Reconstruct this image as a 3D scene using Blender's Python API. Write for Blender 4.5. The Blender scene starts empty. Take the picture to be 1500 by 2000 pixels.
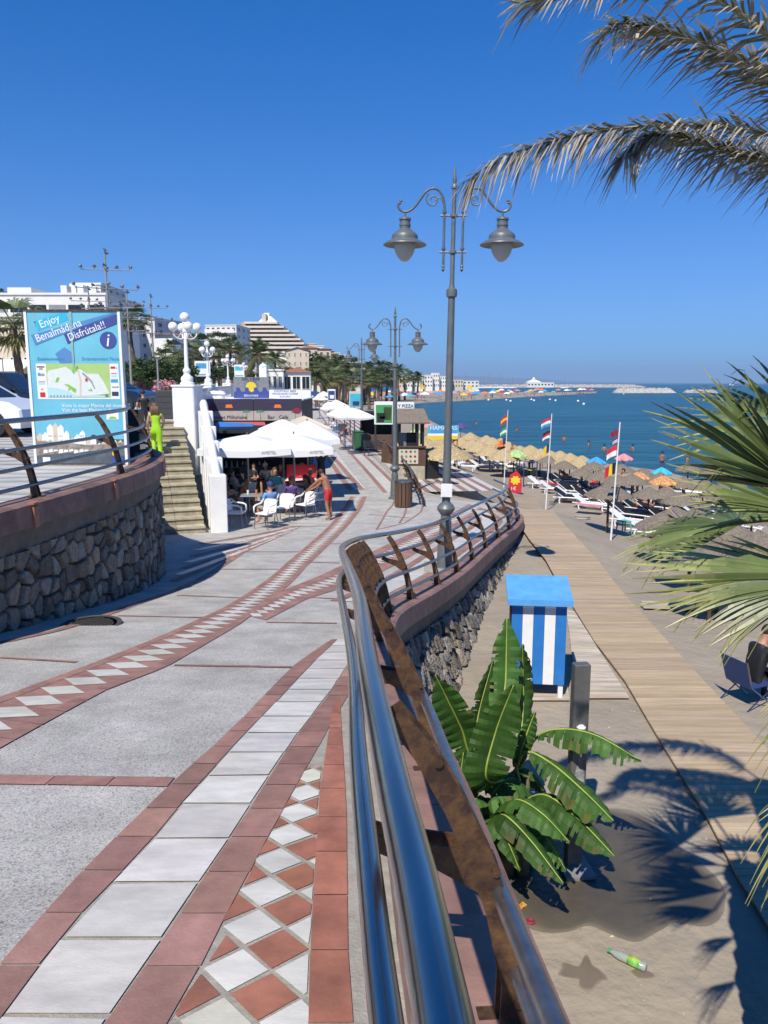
import bpy, math, random
import numpy as np
from mathutils import Vector, Matrix
from mathutils import noise as mnoise
R_ = math.radians
rng = random.Random(7)
sc = bpy.context.scene
COL = sc.collection

# ------------------------------------------------------------------ camera
PITCH = math.atan(252/1500); CP, SP = math.cos(PITCH), math.sin(PITCH)
cam = bpy.data.cameras.new("camera"); cam_o = bpy.data.objects.new("camera", cam); COL.objects.link(cam_o)
cam.sensor_fit = 'VERTICAL'; cam.sensor_height = 36; cam.lens = 27.0
cam.clip_start = .05; cam.clip_end = 60000
cam_o.location = (0, 0, 0); cam_o.rotation_euler = (math.pi/2 - PITCH, 0, 0)
sc.camera = cam_o
# ------------------------------------------------------------------ sky, sun, exposure
SUN = Vector((-.225, -.605, .766)).normalized()
w = bpy.data.worlds.new("World"); sc.world = w; w.use_nodes = True
nt = w.node_tree; bg = nt.nodes['Background']
sky = nt.nodes.new('ShaderNodeTexSky'); sky.sky_type = 'NISHITA'; sky.sun_disc = False
sky.sun_elevation = math.asin(SUN.z); sky.sun_rotation = math.atan2(SUN.x, SUN.y)
sky.altitude = 0; sky.air_density = 1.0; sky.dust_density = 0; sky.ozone_density = 6
hsv = nt.nodes.new('ShaderNodeHueSaturation'); hsv.inputs['Saturation'].default_value = 1.34; hsv.inputs['Hue'].default_value = .51
nt.links.new(sky.outputs[0], hsv.inputs['Color'])
va = nt.nodes.new('ShaderNodeVectorMath'); va.operation = 'MULTIPLY_ADD'; va.inputs[1].default_value = (.60, .17, .045); va.inputs[2].default_value = (1, 1, 1)
vd = nt.nodes.new('ShaderNodeVectorMath'); vd.operation = 'DIVIDE'
nt.links.new(hsv.outputs[0], va.inputs[0]); nt.links.new(hsv.outputs[0], vd.inputs[0]); nt.links.new(va.outputs[0], vd.inputs[1]); nt.links.new(vd.outputs[0], bg.inputs[0]); bg.inputs[1].default_value = .122
sl = bpy.data.lights.new("sun", 'SUN'); sl.energy = 4.2; sl.angle = R_(.5); sl.color = (1, .94, .84)
so = bpy.data.objects.new("sun", sl); COL.objects.link(so)
so.rotation_euler = (-SUN).to_track_quat('-Z', 'Y').to_euler()
sc.view_settings.view_transform = 'Standard'; sc.view_settings.look = 'None'
sc.view_settings.exposure = 0.42; sc.view_settings.gamma = 1
sc.cycles.max_bounces = 6; sc.cycles.diffuse_bounces = 3; sc.cycles.glossy_bounces = 3
sc.cycles.transmission_bounces = 4; sc.cycles.transparent_max_bounces = 8; sc.cycles.caustics_reflective = False

# ------------------------------------------------------------------ where a photo point is in the world
def ray(px, py):
    x = (px-750)/1500; v = (py-1000)/1500
    return (x, CP - v*SP, -SP - v*CP)
def P(px, py, d):
    r = ray(px, py); t = d/r[1]; return Vector((r[0]*t, d, r[2]*t))
def G(px, py, z):
    r = ray(px, py); t = z/r[2]; return Vector((r[0]*t, r[1]*t, z))
def pxof(p):
    zc = p[1]*CP - p[2]*SP
    return (750+1500*p[0]/zc, 1000+1500*(-p[2]*CP - p[1]*SP)/zc)
def W_at(px, d):   # lateral metres per pixel at depth d
    return px*d/1500
def hit(px, py, zf, t0=.8, t1=400):
    r = ray(px, py); t = t0; st = .05
    while t < t1:
        if r[2]*t <= zf(r[0]*t, r[1]*t):
            a, b = t-st, t
            for _ in range(30):
                m = (a+b)/2
                if r[2]*m <= zf(r[0]*m, r[1]*m): b = m
                else: a = m
            return Vector((r[0]*b, r[1]*b, r[2]*b))
        st = max(.05, t*.01); t += st
    return Vector((r[0]*t1, r[1]*t1, r[2]*t1))
def catmull(pts, n):
    pts = [Vector(p) for p in pts]; P0 = [2*pts[0]-pts[1]] + pts + [2*pts[-1]-pts[-2]]; out = []
    for i in range(1, len(P0)-2):
        a, b, c, d = P0[i-1:i+3]
        for k in range(n):
            t = k/n
            out.append(.5*((2*b)+(c-a)*t+(2*a-5*b+4*c-d)*t*t+(3*b-a-3*c+d)*t**3))
    out.append(pts[-1]); return out
def resample(pts, n):
    pts = [Vector(p) for p in pts]; L = [0]
    for a, b in zip(pts, pts[1:]): L.append(L[-1]+(b-a).length)
    out = []; j = 0
    for i in range(n+1):
        s = L[-1]*i/n
        while j < len(pts)-2 and L[j+1] < s: j += 1
        t = (s-L[j])/max(1e-9, L[j+1]-L[j]); out.append(pts[j].lerp(pts[j+1], min(1, max(0, t))))
    return out
def plen(pts): return sum((Vector(b)-Vector(a)).length for a, b in zip(pts, pts[1:]))
def lerp1(x, xs, ys):
    return float(np.interp(x, xs, ys))
def smooth(x, a, b):
    t = min(1, max(0, (x-a)/(b-a))); return t*t*(3-2*t)

# promenade level along Y (a ramp that runs down to the lower promenade)
_kn = catmull([(-6, -.95), (-3, -1.27), (0, -1.6), (3, -1.97), (6, -2.42), (9, -2.9), (12, -3.35), (15, -3.7), (19, -3.98), (23, -4.2), (27, -4.3), (32, -4.3), (60, -4.3), (400, -4.3)], 8)
_kx = [p.x for p in [Vector((k[0], k[1], 0)) for k in _kn]]; _kz = [k[1] for k in _kn]
def gz(y): return lerp1(y, _kx, _kz)
def PR(px, py): return hit(px, py, lambda x, y: gz(y))
# wall and promenade edge facing the beach
RAIL = [(.10, -.8), (.07, .4), (.045, .9), (.0155, 1.27), (-.05, 2.22), (-.113, 3.4), (-.24, 5.0), (-.36, 6.5), (-.41, 7.6), (-.36, 8.8), (-.18, 9.9), (.30, 11.6), (.85, 13.5), (1.70, 16.5), (2.44, 18.9), (3.35, 21.7), (3.85, 23.8), (3.72, 25.8)]
RAILP = resample([p.to_3d() for p in catmull([Vector(p) for p in RAIL], 10)], 220)
def offs(path, o):
    out = []
    for i, p in enumerate(path):
        t = (path[min(i+1, len(path)-1)]-path[max(i-1, 0)]).normalized()
        out.append(Vector((p.x+t.y*o, p.y-t.x*o, 0)))
    return out
_wx = offs(RAILP, .42)
def edge_x(y):
    if y < 26: return lerp1(y, [p.y for p in _wx], [p.x for p in _wx])
    return lerp1(y, [26, 27.5, 29.5, 33, 40, 62, 120, 240], [4.1, 4.1, 1.75, .95, .2, -2.0, -9, -24])
def bz(x, y):
    s = x-edge_x(y); k = smooth(y, 13, 25)
    top = -4.7+.3*smooth(y, 16, 27)
    u = s-1.2; u = .5*(u+math.sqrt(u*u+.25))
    return max(top-.27*k*u, -6.2)
def BG(px, py, h=0): return hit(px, py, lambda x, y: bz(x, y)+h)
SEA = -6.5
def street_z(y): return lerp1(y, [-10, 14, 26, 40], [-1.55, -1.55, -1.25, -1.25])
BAL = [(-6.3, 26.2), (-10, 44), (-13.2, 65), (-16, 88), (-22, 150), (-32, 240)]
def bal_x(y): return lerp1(y, [p[1] for p in BAL], [p[0] for p in BAL])

# ------------------------------------------------------------------ mesh builder
TINT = set()
class MB:
    def __init__(s): s.v = []; s.f = []; s.m = []; s.c = []; s.M = None
    def add(s, vs, fs, mi=0, col=None):
        o = len(s.v)
        if s.M is not None: vs = [s.M @ Vector(v) for v in vs]
        s.v.extend([tuple(v) for v in vs])
        for f in fs: s.f.append([i+o for i in f]); s.m.append(mi); s.c.append(col)
        return s
    def box(s, c, d, rz=0, mi=0, col=None, taper=1):
        x, y, z = d[0]/2, d[1]/2, d[2]/2; C, S = math.cos(rz), math.sin(rz); vs = []
        for k in (-1, 1):
            q = taper if k > 0 else 1
            for a, b in ((-x*q, -y*q), (x*q, -y*q), (x*q, y*q), (-x*q, y*q)): vs.append((c[0]+a*C-b*S, c[1]+a*S+b*C, c[2]+k*z))
        return s.add(vs, [(3, 2, 1, 0), (4, 5, 6, 7), (0, 1, 5, 4), (1, 2, 6, 5), (2, 3, 7, 6), (3, 0, 4, 7)], mi, col)
    def bbox(s, c, d, b=.01, rz=0, mi=0, col=None):    # box with chamfered edges
        x, y, z = d[0]/2, d[1]/2, d[2]/2; b = min(b, x*.9, y*.9, z*.9); C, S = math.cos(rz), math.sin(rz); vs = []
        for zz, q in ((-z, b), (-z+b, 0), (z-b, 0), (z, b)):
            X, Y = x-q, y-q
            for a, e in ((-X+b, -Y), (X-b, -Y), (X, -Y+b), (X, Y-b), (X-b, Y), (-X+b, Y), (-X, Y-b), (-X, -Y+b)):
                vs.append((c[0]+a*C-e*S, c[1]+a*S+e*C, c[2]+zz))
        fs = [tuple(range(7, -1, -1)), tuple(range(24, 32))]
        for k in range(3):
            for i in range(8): j = (i+1) % 8; fs.append((k*8+i, k*8+j, k*8+8+j, k*8+8+i))
        return s.add(vs, fs, mi, col)
    def tube(s, pts, r, n=8, mi=0, col=None, caps=True):
        pts = [Vector(p) for p in pts]; m = len(pts); rs = r if isinstance(r, (list, tuple)) else [r]*m
        t0 = (pts[1]-pts[0]).normalized(); up = Vector((0, 0, 1)) if abs(t0.z) < .9 else Vector((1, 0, 0))
        nx = t0.cross(up).normalized(); vs = []
        for i, p in enumerate(pts):
            t = (pts[min(i+1, m-1)]-pts[max(i-1, 0)]).normalized()
            nx = (nx-t*nx.dot(t)).normalized(); ny = t.cross(nx)
            for k in range(n):
                a = 2*math.pi*k/n; vs.append(p+(nx*math.cos(a)+ny*math.sin(a))*rs[i])
        fs = []
        for i in range(m-1):
            for k in range(n):
                j = (k+1) % n; fs.append((i*n+k, i*n+j, (i+1)*n+j, (i+1)*n+k))
        if caps: fs += [tuple(range(n-1, -1, -1)), tuple(range((m-1)*n, m*n))]
        return s.add(vs, fs, mi, col)
    def lathe(s, prof, n=16, c=(0, 0, 0), mi=0, col=None):
        vs = []; m = len(prof)
        for r, z in prof:
            for k in range(n):
                a = 2*math.pi*k/n; vs.append((c[0]+r*math.cos(a), c[1]+r*math.sin(a), c[2]+z))
        fs = []
        for i in range(m-1):
            for k in range(n):
                j = (k+1) % n; fs.append((i*n+k, i*n+j, (i+1)*n+j, (i+1)*n+k))
        if prof[0][0] > 1e-4: fs.append(tuple(range(n-1, -1, -1)))
        if prof[-1][0] > 1e-4: fs.append(tuple(range((m-1)*n, m*n)))
        return s.add(vs, fs, mi, col)
    def ball(s, c, r, n=12, mi=0, col=None, sz=1):
        return s.lathe([(max(1e-5, r*math.sin(math.pi*i/n)), -r*sz*math.cos(math.pi*i/n)) for i in range(n+1)], n*2 if n < 9 else 16, c, mi, col)
    def prism(s, poly, z0, z1, mi=0, col=None):
        n = len(poly); vs = [(p[0], p[1], z0) for p in poly]+[(p[0], p[1], z1) for p in poly]
        fs = [tuple(range(n-1, -1, -1)), tuple(range(n, 2*n))]+[(i, (i+1) % n, n+(i+1) % n, n+i) for i in range(n)]
        return s.add(vs, fs, mi, col)
    def slab(s, pts, nrm, th, mi=0, col=None):    # polygon (3-D points) given a thickness
        n = len(pts); nv = Vector(nrm)*th; pts = [Vector(p) for p in pts]
        return s.add(pts+[p+nv for p in pts], [tuple(range(n-1, -1, -1)), tuple(range(n, 2*n))]+[(i, (i+1) % n, n+(i+1) % n, n+i) for i in range(n)], mi, col)
    def sweep(s, path, prof, zf, mi=0, closed=True, caps=True, col=None):   # prof = (offset, height) along a plan path
        m = len(prof); vs = []
        O = [offs(path, o) for o, _ in prof]
        for i in range(len(path)):
            for k in range(m):
                q = O[k][i]; vs.append((q.x, q.y, zf(path[i].x, path[i].y)+prof[k][1]))
        fs = []
        for i in range(len(path)-1):
            for k in range(m if closed else m-1):
                j = (k+1) % m; fs.append((i*m+k, (i+1)*m+k, (i+1)*m+j, i*m+j))
        if caps and closed: fs += [tuple(range(m)), tuple(range((len(path)-1)*m+m-1, (len(path)-1)*m-1, -1))]
        return s.add(vs, fs, mi, col)
    def build(s, name, mats, parent=None, smooth=False, loc=None, rot=None):
        me = bpy.data.meshes.new(name); me.from_pydata(s.v, [], s.f); me.update()
        mats = mats if isinstance(mats, (list, tuple)) else [mats]
        for m in mats: me.materials.append(m)
        if len(mats) > 1: me.polygons.foreach_set('material_index', s.m)
        if any(c is not None for c in s.c) or any(m.name in TINT for m in mats):
            at = me.color_attributes.new('tint', 'FLOAT_COLOR', 'CORNER'); buf = []
            for f, c in zip(s.f, s.c):
                c = (1, 1, 1) if c is None else ((c, c, c) if isinstance(c, (int, float)) else c)
                buf.extend((c[0], c[1], c[2], 1.0)*len(f))
            at.data.foreach_set('color', buf)
        if smooth:
            me.polygons.foreach_set('use_smooth', [True]*len(me.polygons))
            if smooth is not True: 
                try: me.set_sharp_from_angle(angle=smooth)
                except Exception: pass
        o = bpy.data.objects.new(name, me); COL.objects.link(o)
        if parent is not None: o.parent = parent
        if loc is not None: o.location = loc
        if rot is not None: o.rotation_euler = rot
        return o
def tag(o, label=None, cat=None, group=None, kind=None):
    if label: o['label'] = label
    if cat: o['category'] = cat
    if group: o['group'] = group
    if kind: o['kind'] = kind
    return o
def struct(o, kind='structure'): o['kind'] = kind; return o
def thing(name, label, cat, loc=(0, 0, 0), rz=0, group=None, scale=1):
    o = bpy.data.objects.new(name, None); COL.objects.link(o); o.empty_display_size = .2
    o.location = loc; o.rotation_euler = (0, 0, rz); o.scale = (scale,)*3 if isinstance(scale, (int, float)) else scale
    return tag(o, label, cat, group)
def kids(o): return [c for c in bpy.data.objects if c.parent == o]
_kc = {}
def tree_of(o):
    if o.name not in _kc: _kc[o.name] = [(c, tree_of(c)) for c in kids(o)]
    return _kc[o.name]
def dup(root, loc, rz=0, scale=1, label=None, group=None, names=None):
    r = root.copy(); COL.objects.link(r); r.location = loc; r.rotation_euler = (0, 0, rz)
    r.scale = (scale,)*3 if isinstance(scale, (int, float)) else scale
    if label: r['label'] = label
    if group: r['group'] = group
    def rec(src, dst):
        for c, sub in src:
            d = c.copy(); COL.objects.link(d); d.parent = dst; rec(sub, d)
    rec(tree_of(root), r); return r

# ------------------------------------------------------------------ materials
def _n(nt, t, **k):
    n = nt.nodes.new(t)
    for a, b in k.items(): setattr(n, a, b)
    return n
def mat(name, col, rough=.6, metal=0, var=.15, scale=6, col2=None, lo=.4, hi=.6, bump=0, bscale=40, tint=False, spec=.5, transl=0, dirt=0, dcol=(.1, .08, .06), speck=0, stretch=(1, 1, 1), emit=None, coat=0, ior=None):
    m = bpy.data.materials.new(name); m.use_nodes = True; nt = m.node_tree; b = nt.nodes['Principled BSDF']; L = nt.links.new
    b.inputs['Roughness'].default_value = rough; b.inputs['Metallic'].default_value = metal
    b.inputs['Specular IOR Level'].default_value = spec
    if coat: b.inputs['Coat Weight'].default_value = coat; b.inputs['Coat Roughness'].default_value = .05
    tc = _n(nt, 'ShaderNodeTexCoord'); mp = _n(nt, 'ShaderNodeMapping'); mp.inputs['Scale'].default_value = stretch
    L(tc.outputs['Object'], mp.inputs[0])
    c1 = tuple(max(0, x*(1-var)) for x in col); c2 = col2 or tuple(x*(1+var) for x in col)
    if col2: c1 = col
    nz = _n(nt, 'ShaderNodeTexNoise'); nz.inputs['Scale'].default_value = scale; nz.inputs['Detail'].default_value = 6; nz.inputs['Roughness'].default_value = .6
    L(mp.outputs[0], nz.inputs['Vector'])
    rp = _n(nt, 'ShaderNodeValToRGB'); rp.color_ramp.elements[0].position = lo-.1; rp.color_ramp.elements[1].position = hi+.1
    rp.color_ramp.elements[0].color = (*c1, 1); rp.color_ramp.elements[1].color = (*c2, 1)
    L(nz.outputs['Fac'], rp.inputs[0]); out = rp.outputs[0]
    if dirt:
        n2 = _n(nt, 'ShaderNodeTexNoise'); n2.inputs['Scale'].default_value = scale*.27; n2.inputs['Detail'].default_value = 9; n2.inputs['Roughness'].default_value = .7
        L(mp.outputs[0], n2.inputs['Vector'])
        r2 = _n(nt, 'ShaderNodeValToRGB'); r2.color_ramp.elements[0].position = .5; r2.color_ramp.elements[1].position = .72
        r2.color_ramp.elements[0].color = (0, 0, 0, 1); r2.color_ramp.elements[1].color = (dirt, dirt, dirt, 1)
        L(n2.outputs['Fac'], r2.inputs[0])
        mx = _n(nt, 'ShaderNodeMix', data_type='RGBA'); L(r2.outputs[0], mx.inputs[0]); L(out, mx.inputs[6]); mx.inputs[7].default_value = (*dcol, 1); out = mx.outputs[2]
    if speck:
        v = _n(nt, 'ShaderNodeTexVoronoi'); v.inputs['Scale'].default_value = speck; L(mp.outputs[0], v.inputs['Vector'])
        mx = _n(nt, 'ShaderNodeMix', data_type='RGBA', blend_type='MULTIPLY'); mx.inputs[0].default_value = .7
        hs = _n(nt, 'ShaderNodeHueSaturation'); hs.inputs['Saturation'].default_value = .12; hs.inputs['Value'].default_value = 1.35
        L(v.outputs['Color'], hs.inputs['Color']); L(out, mx.inputs[6]); L(hs.outputs[0], mx.inputs[7]); out = mx.outputs[2]
    if tint:
        at = _n(nt, 'ShaderNodeAttribute'); at.attribute_name = 'tint'
        mx = _n(nt, 'ShaderNodeMix', data_type='RGBA', blend_type='MULTIPLY'); mx.inputs[0].default_value = 1
        L(out, mx.inputs[6]); L(at.outputs['Color'], mx.inputs[7]); out = mx.outputs[2]
    L(out, b.inputs['Base Color'])
    if bump:
        n3 = _n(nt, 'ShaderNodeTexNoise'); n3.inputs['Scale'].default_value = bscale; n3.inputs['Detail'].default_value = 5
        L(mp.outputs[0], n3.inputs['Vector'])
        bp = _n(nt, 'ShaderNodeBump'); bp.inputs['Strength'].default_value = bump; bp.inputs['Distance'].default_value = .6/bscale
        L(n3.outputs['Fac'], bp.inputs['Height']); L(bp.outputs[0], b.inputs['Normal'])
    if transl:
        tr = _n(nt, 'ShaderNodeBsdfTranslucent'); L(out, tr.inputs[0]); ms = _n(nt, 'ShaderNodeMixShader'); ms.inputs[0].default_value = transl
        L(b.outputs[0], ms.inputs[1]); L(tr.outputs[0], ms.inputs[2]); L(ms.outputs[0], nt.nodes['Material Output'].inputs[0])
    return m
M = {}
def D(k, *a, **kw):
    M[k] = mat(k, *a, **kw)
    if kw.get('tint'): TINT.add(k)
    return M[k]
D('concrete', (.43, .41, .37), .85, var=.22, scale=2.2, bump=.6, bscale=110, speck=120, dirt=.45, dcol=(.29, .27, .24))
D('marble', (.62, .595, .535), .45, var=.16, scale=5, stretch=(1, 2.2, 1), tint=True, dirt=.55, dcol=(.38, .36, .32), bump=.12, bscale=60)
D('brick', (.32, .175, .14), .8, var=.22, scale=7, tint=True, dirt=.6, dcol=(.20, .115, .095), bump=.25, bscale=70)
D('orange_tile', (.36, .145, .09), .65, var=.3, scale=5, tint=True, dirt=.65, dcol=(.20, .10, .075), bump=.15, bscale=50)
D('grout', (.36, .33, .275), .9, var=.2, scale=14, bump=.6, bscale=90, dirt=.4, dcol=(.22, .19, .15))
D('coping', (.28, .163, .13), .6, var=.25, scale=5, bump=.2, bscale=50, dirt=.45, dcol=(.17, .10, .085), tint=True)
D('coping_shaded', (.205, .118, .092), .6, var=.3, scale=5, bump=.2, bscale=50, dirt=.5, dcol=(.11, .065, .055), tint=True)  # same stone as coping, shade on the left wall put into the colour
D('wall_concrete', (.15, .13, .105), .9, var=.25, scale=4, bump=.5, bscale=40)
D('rubble', (.275, .238, .185), .85, var=.3, scale=9, bump=.9, bscale=26, tint=True)
D('rubble_beach', (.27, .245, .205), .85, var=.35, scale=8, bump=1, bscale=22, tint=True, dirt=.4, dcol=(.15, .13, .12))
D('rust', (.05, .026, .018), .55, metal=.25, scale=14, col2=(.20, .105, .04), lo=.5, hi=.63, bump=.3, bscale=80, dirt=.5, dcol=(.022, .012, .011))
D('steel', (.33, .33, .325), .19, metal=1, var=.18, scale=12, stretch=(1, .15, 1), bump=.04, bscale=60, dirt=.4, dcol=(.25, .245, .24))
D('dull_steel', (.30, .30, .30), .35, metal=.9, var=.2, scale=20)
D('lamp_grey', (.135, .15, .155), .45, var=.15, scale=8, metal=.2)
D('rust_stain', (.22, .40, .40), .6, var=.2, scale=9)
D('lamp_glass', (.75, .75, .71), .25, var=.05, transl=.5)
D('globe_white', (.82, .82, .80), .25, var=.02)
D('white_wall', (.80, .80, .78), .8, var=.05, scale=2, dirt=.25, dcol=(.62, .61, .57), bump=.1)
D('white_far', (.74, .72, .68), .85, var=.06, scale=.5)
D('cream_far', (.62, .52, .40), .85, var=.08, scale=.5)
D('orange_far', (.62, .36, .17), .85, var=.06, scale=.5)
D('roof_tile', (.33, .135, .075), .85, var=.25, scale=3)
D('glass_dark', (.02, .025, .03), .12, var=.2)
D('glass_blue', (.10, .15, .19), .15, var=.2)
D('shade_grey', (.22, .23, .25), .8)
D('sand', (.32, .27, .205), .95, var=.12, scale=.9, bump=.42, bscale=5, dirt=.3, dcol=(.25, .21, .158))
D('wet_sand', (.092, .077, .053), .38, var=.22, scale=2.2, bump=.2, bscale=14, tint=True)
D('damp', (.17, .136, .098), .7, var=.12, scale=6, tint=True)
D('deck', (.44, .34, .225), .8, var=.2, scale=2.5, stretch=(.6, 9, 1), tint=True, bump=.3, bscale=30)
D('deck_pale', (.50, .44, .35), .85, var=.3, scale=3, stretch=(.5, 7, 1), tint=True, dirt=.5, dcol=(.30, .22, .15))
D('street', (.46, .44, .41), .85, var=.15, scale=1.2, tint=True, dirt=.3, dcol=(.25, .25, .25))
D('step', (.40, .36, .27), .9, var=.25, scale=5, bump=.6, bscale=22, tint=True, dirt=.5, dcol=(.17, .15, .10))
D('paint_blue', (.018, .17, .50), .55, var=.12, scale=5, dirt=.35, dcol=(.06, .19, .40))
D('paint_sky', (.10, .34, .68), .55, var=.15, scale=6, dirt=.3, dcol=(.22, .42, .62))
D('paint_white', (.78, .78, .765), .5, var=.05, dirt=.25, dcol=(.55, .53, .48))
D('wood_brown', (.10, .055, .035), .7, var=.25, scale=6, stretch=(1, 1, .2))
D('wood_tan', (.42, .28, .13), .75, var=.2, scale=6)
D('canvas', (.80, .80, .78), .85, var=.03, scale=3, transl=.12)
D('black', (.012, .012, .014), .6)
D('dark_grey', (.045, .047, .05), .6)
D('mid_grey', (.25, .25, .25), .6)
D('plastic_white', (.80, .80, .79), .4, var=.03)
D('green_bin', (.035, .13, .055), .5)
D('straw', (.44, .335, .18), .95, var=.35, scale=14, bump=1, bscale=50, stretch=(1, 1, .4), dirt=.35, dcol=(.30, .20, .09))
D('reed', (.20, .165, .125), .95, var=.35, scale=14, bump=1, bscale=50, dirt=.4, dcol=(.11, .09, .07))
D('banana', (.05, .12, .024), .55, var=.35, scale=3, transl=.25, tint=True, bump=.2, bscale=22, spec=.3)
D('banana_rib', (.30, .36, .07), .5, var=.2)
D('banana_trunk', (.16, .13, .06), .8, var=.5, scale=9)
D('fan', (.125, .165, .048), .42, var=.25, scale=4, transl=.12, tint=True)
D('date', (.25, .255, .18), .5, var=.3, scale=4, transl=.3, tint=True)
D('rachis', (.28, .25, .12), .6, var=.2)
D('trunk', (.14, .10, .065), .9, var=.4, scale=6, bump=1, bscale=14)
D('leaf_dark', (.055, .092, .026), .6, var=.45, scale=.8, transl=.2, tint=True)
D('palm_leaf', (.10, .13, .042), .6, var=.35, scale=1, transl=.2, tint=True)
D('hillside', (.13, .12, .065), .95, var=.4, scale=.06)
D('skin', (.46, .25, .165), .55, var=.08, spec=.35)
D('skin_tan', (.36, .165, .09), .5, var=.08, spec=.35)
D('hair_dark', (.018, .012, .009), .6)
D('hair_brown', (.15, .075, .035), .6)
D('hair_grey', (.3, .28, .25), .7)
for k, c in dict(red=(.55, .02, .03), lime=(.38, .72, .02), navy=(.02, .035, .12), shirt_blue=(.16, .33, .62), pink=(.62, .25, .27), purple=(.09, .05, .2), teal=(.08, .45, .42), yellow=(.75, .55, .03), lemon=(.6, .7, .1), orange=(.75, .2, .04), sea_blue=(.05, .3, .6), green=(.05, .3, .1), maroon=(.24, .02, .05), cloth_white=(.78, .78, .78), grey=(.3, .3, .32), brown=(.13, .075, .055), flag_red=(.6, .03, .04), awning_blue=(.03, .18, .50), awning_red=(.42, .09, .09), banner_dark=(.035, .03, .06), banner_light=(.42, .38, .35), turquoise=(.05, .42, .55), plate_blue=(.02, .05, .17)).items():
    D(k, c, .7, var=.08, scale=3)
D('sign_sky', (.14, .46, .58), .45, var=.12, scale=1.1, dirt=.25, dcol=(.28, .62, .68))
D('map_green', (.38, .55, .18), .5, var=.06); D('map_land', (.66, .70, .66), .5, var=.05, scale=14); D('map_sea', (.42, .66, .78), .5, var=.03)
D('park_green', (.22, .5, .07), .5, var=.05); D('sign_navy', (.05, .075, .27), .45, var=.06); D('sign_mid', (.09, .24, .48), .45, var=.06); D('sign_cyan', (.04, .42, .62), .45, var=.06)
D('sign_text', (.80, .82, .82), .5, var=.02); D('photo_water', (.10, .115, .13), .4, var=.3, scale=5); D('photo_town', (.55, .50, .42), .5, var=.25, scale=9); D('photo_quay', (.26, .22, .18), .5, var=.5, scale=12)
D('car_white', (.72, .74, .76), .25, var=.02, coat=.6); D('car_black', (.012, .014, .018), .2, var=.1, coat=.8); D('tyre', (.02, .02, .02), .8); D('rim', (.35, .35, .36), .3, metal=.8)
D('bottle_plastic', (.55, .62, .58), .15, var=.05, transl=.5)
D('umb_green', (.15, .5, .3), .8, col2=(.6, .62, .12), lo=.48, hi=.52, scale=5)
D('umb_mix', (.6, .45, .12), .8, col2=(.5, .12, .1), lo=.48, hi=.52, scale=9)
D('rock', (.36, .33, .29), .9, var=.3, scale=.3)
D('rock_white', (.42, .40, .36), .9, var=.2, scale=.3)
def sea_mat():
    m = bpy.data.materials.new('sea'); m.use_nodes = True; nt = m.node_tree; b = nt.nodes['Principled BSDF']; L = nt.links.new
    tc = _n(nt, 'ShaderNodeTexCoord'); mp = _n(nt, 'ShaderNodeMapping'); mp.inputs['Scale'].default_value = (.3, 1, 1); mp.inputs['Rotation'].default_value = (0, 0, .25); L(tc.outputs['Object'], mp.inputs[0])
    n1 = _n(nt, 'ShaderNodeTexNoise'); n1.inputs['Scale'].default_value = .10; n1.inputs['Detail'].default_value = 9; n1.inputs['Roughness'].default_value = .62; L(mp.outputs[0], n1.inputs['Vector'])
    rp = _n(nt, 'ShaderNodeValToRGB'); rp.color_ramp.elements[0].position = .35; rp.color_ramp.elements[1].position = .7
    rp.color_ramp.elements[0].color = (.004, .050, .070, 1); rp.color_ramp.elements[1].color = (.017, .112, .135, 1)  # light and dark of the waves put into the colour, beyond the bumps
    L(n1.outputs['Fac'], rp.inputs[0]); L(rp.outputs[0], b.inputs['Base Color'])
    b.inputs['Roughness'].default_value = .28; b.inputs['IOR'].default_value = 1.33; b.inputs['Specular IOR Level'].default_value = .35
    h = None
    for s, st, di in ((.3, .8, 1.4), (1.5, .7, .35)):
        n = _n(nt, 'ShaderNodeTexNoise'); n.inputs['Scale'].default_value = s; n.inputs['Detail'].default_value = 4; L(mp.outputs[0], n.inputs['Vector'])
        bp = _n(nt, 'ShaderNodeBump'); bp.inputs['Strength'].default_value = st; bp.inputs['Distance'].default_value = di; L(n.outputs['Fac'], bp.inputs['Height'])
        if h: L(h.outputs[0], bp.inputs['Normal'])
        h = bp
    L(h.outputs[0], b.inputs['Normal']); return m
M['sea'] = sea_mat()
def text(s, size, m, parent, loc, rot, th=.003, align='CENTER', name='lettering', sx=1):
    cu = bpy.data.curves.new('t', 'FONT'); cu.body = s; cu.size = size; cu.extrude = th; cu.align_x = align; cu.align_y = 'CENTER'; cu.resolution_u = 3
    o = bpy.data.objects.new('t', cu); COL.objects.link(o); bpy.context.view_layer.update()
    me = bpy.data.meshes.new_from_object(o.evaluated_get(bpy.context.evaluated_depsgraph_get()))
    bpy.data.objects.remove(o); me.materials.clear(); me.materials.append(m); me.name = name
    q = bpy.data.objects.new(name, me); COL.objects.link(q); q.parent = parent; q.location = loc; q.rotation_euler = rot; q.scale = (sx, 1, 1)
    return q
# ================================================================== SETTING: sea, beach, promenade, street, hill
def sheet(name, rows, m, smooth=True):
    mb = MB(); n = len(rows[0]); mb.v = [tuple(p) for r in rows for p in r]
    for i in range(len(rows)-1):
        for k in range(n-1): mb.f.append((i*n+k, i*n+k+1, (i+1)*n+k+1, (i+1)*n+k)); mb.m.append(0); mb.c.append(None)
    return mb.build(name, M[m], smooth=smooth)
mb = MB(); S = 30000
mb.add([(-S, -S, SEA), (S, -S, SEA), (S, S, SEA), (-S, S, SEA)], [(0, 1, 2, 3)]); struct(mb.build('sea', M['sea']))
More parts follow.
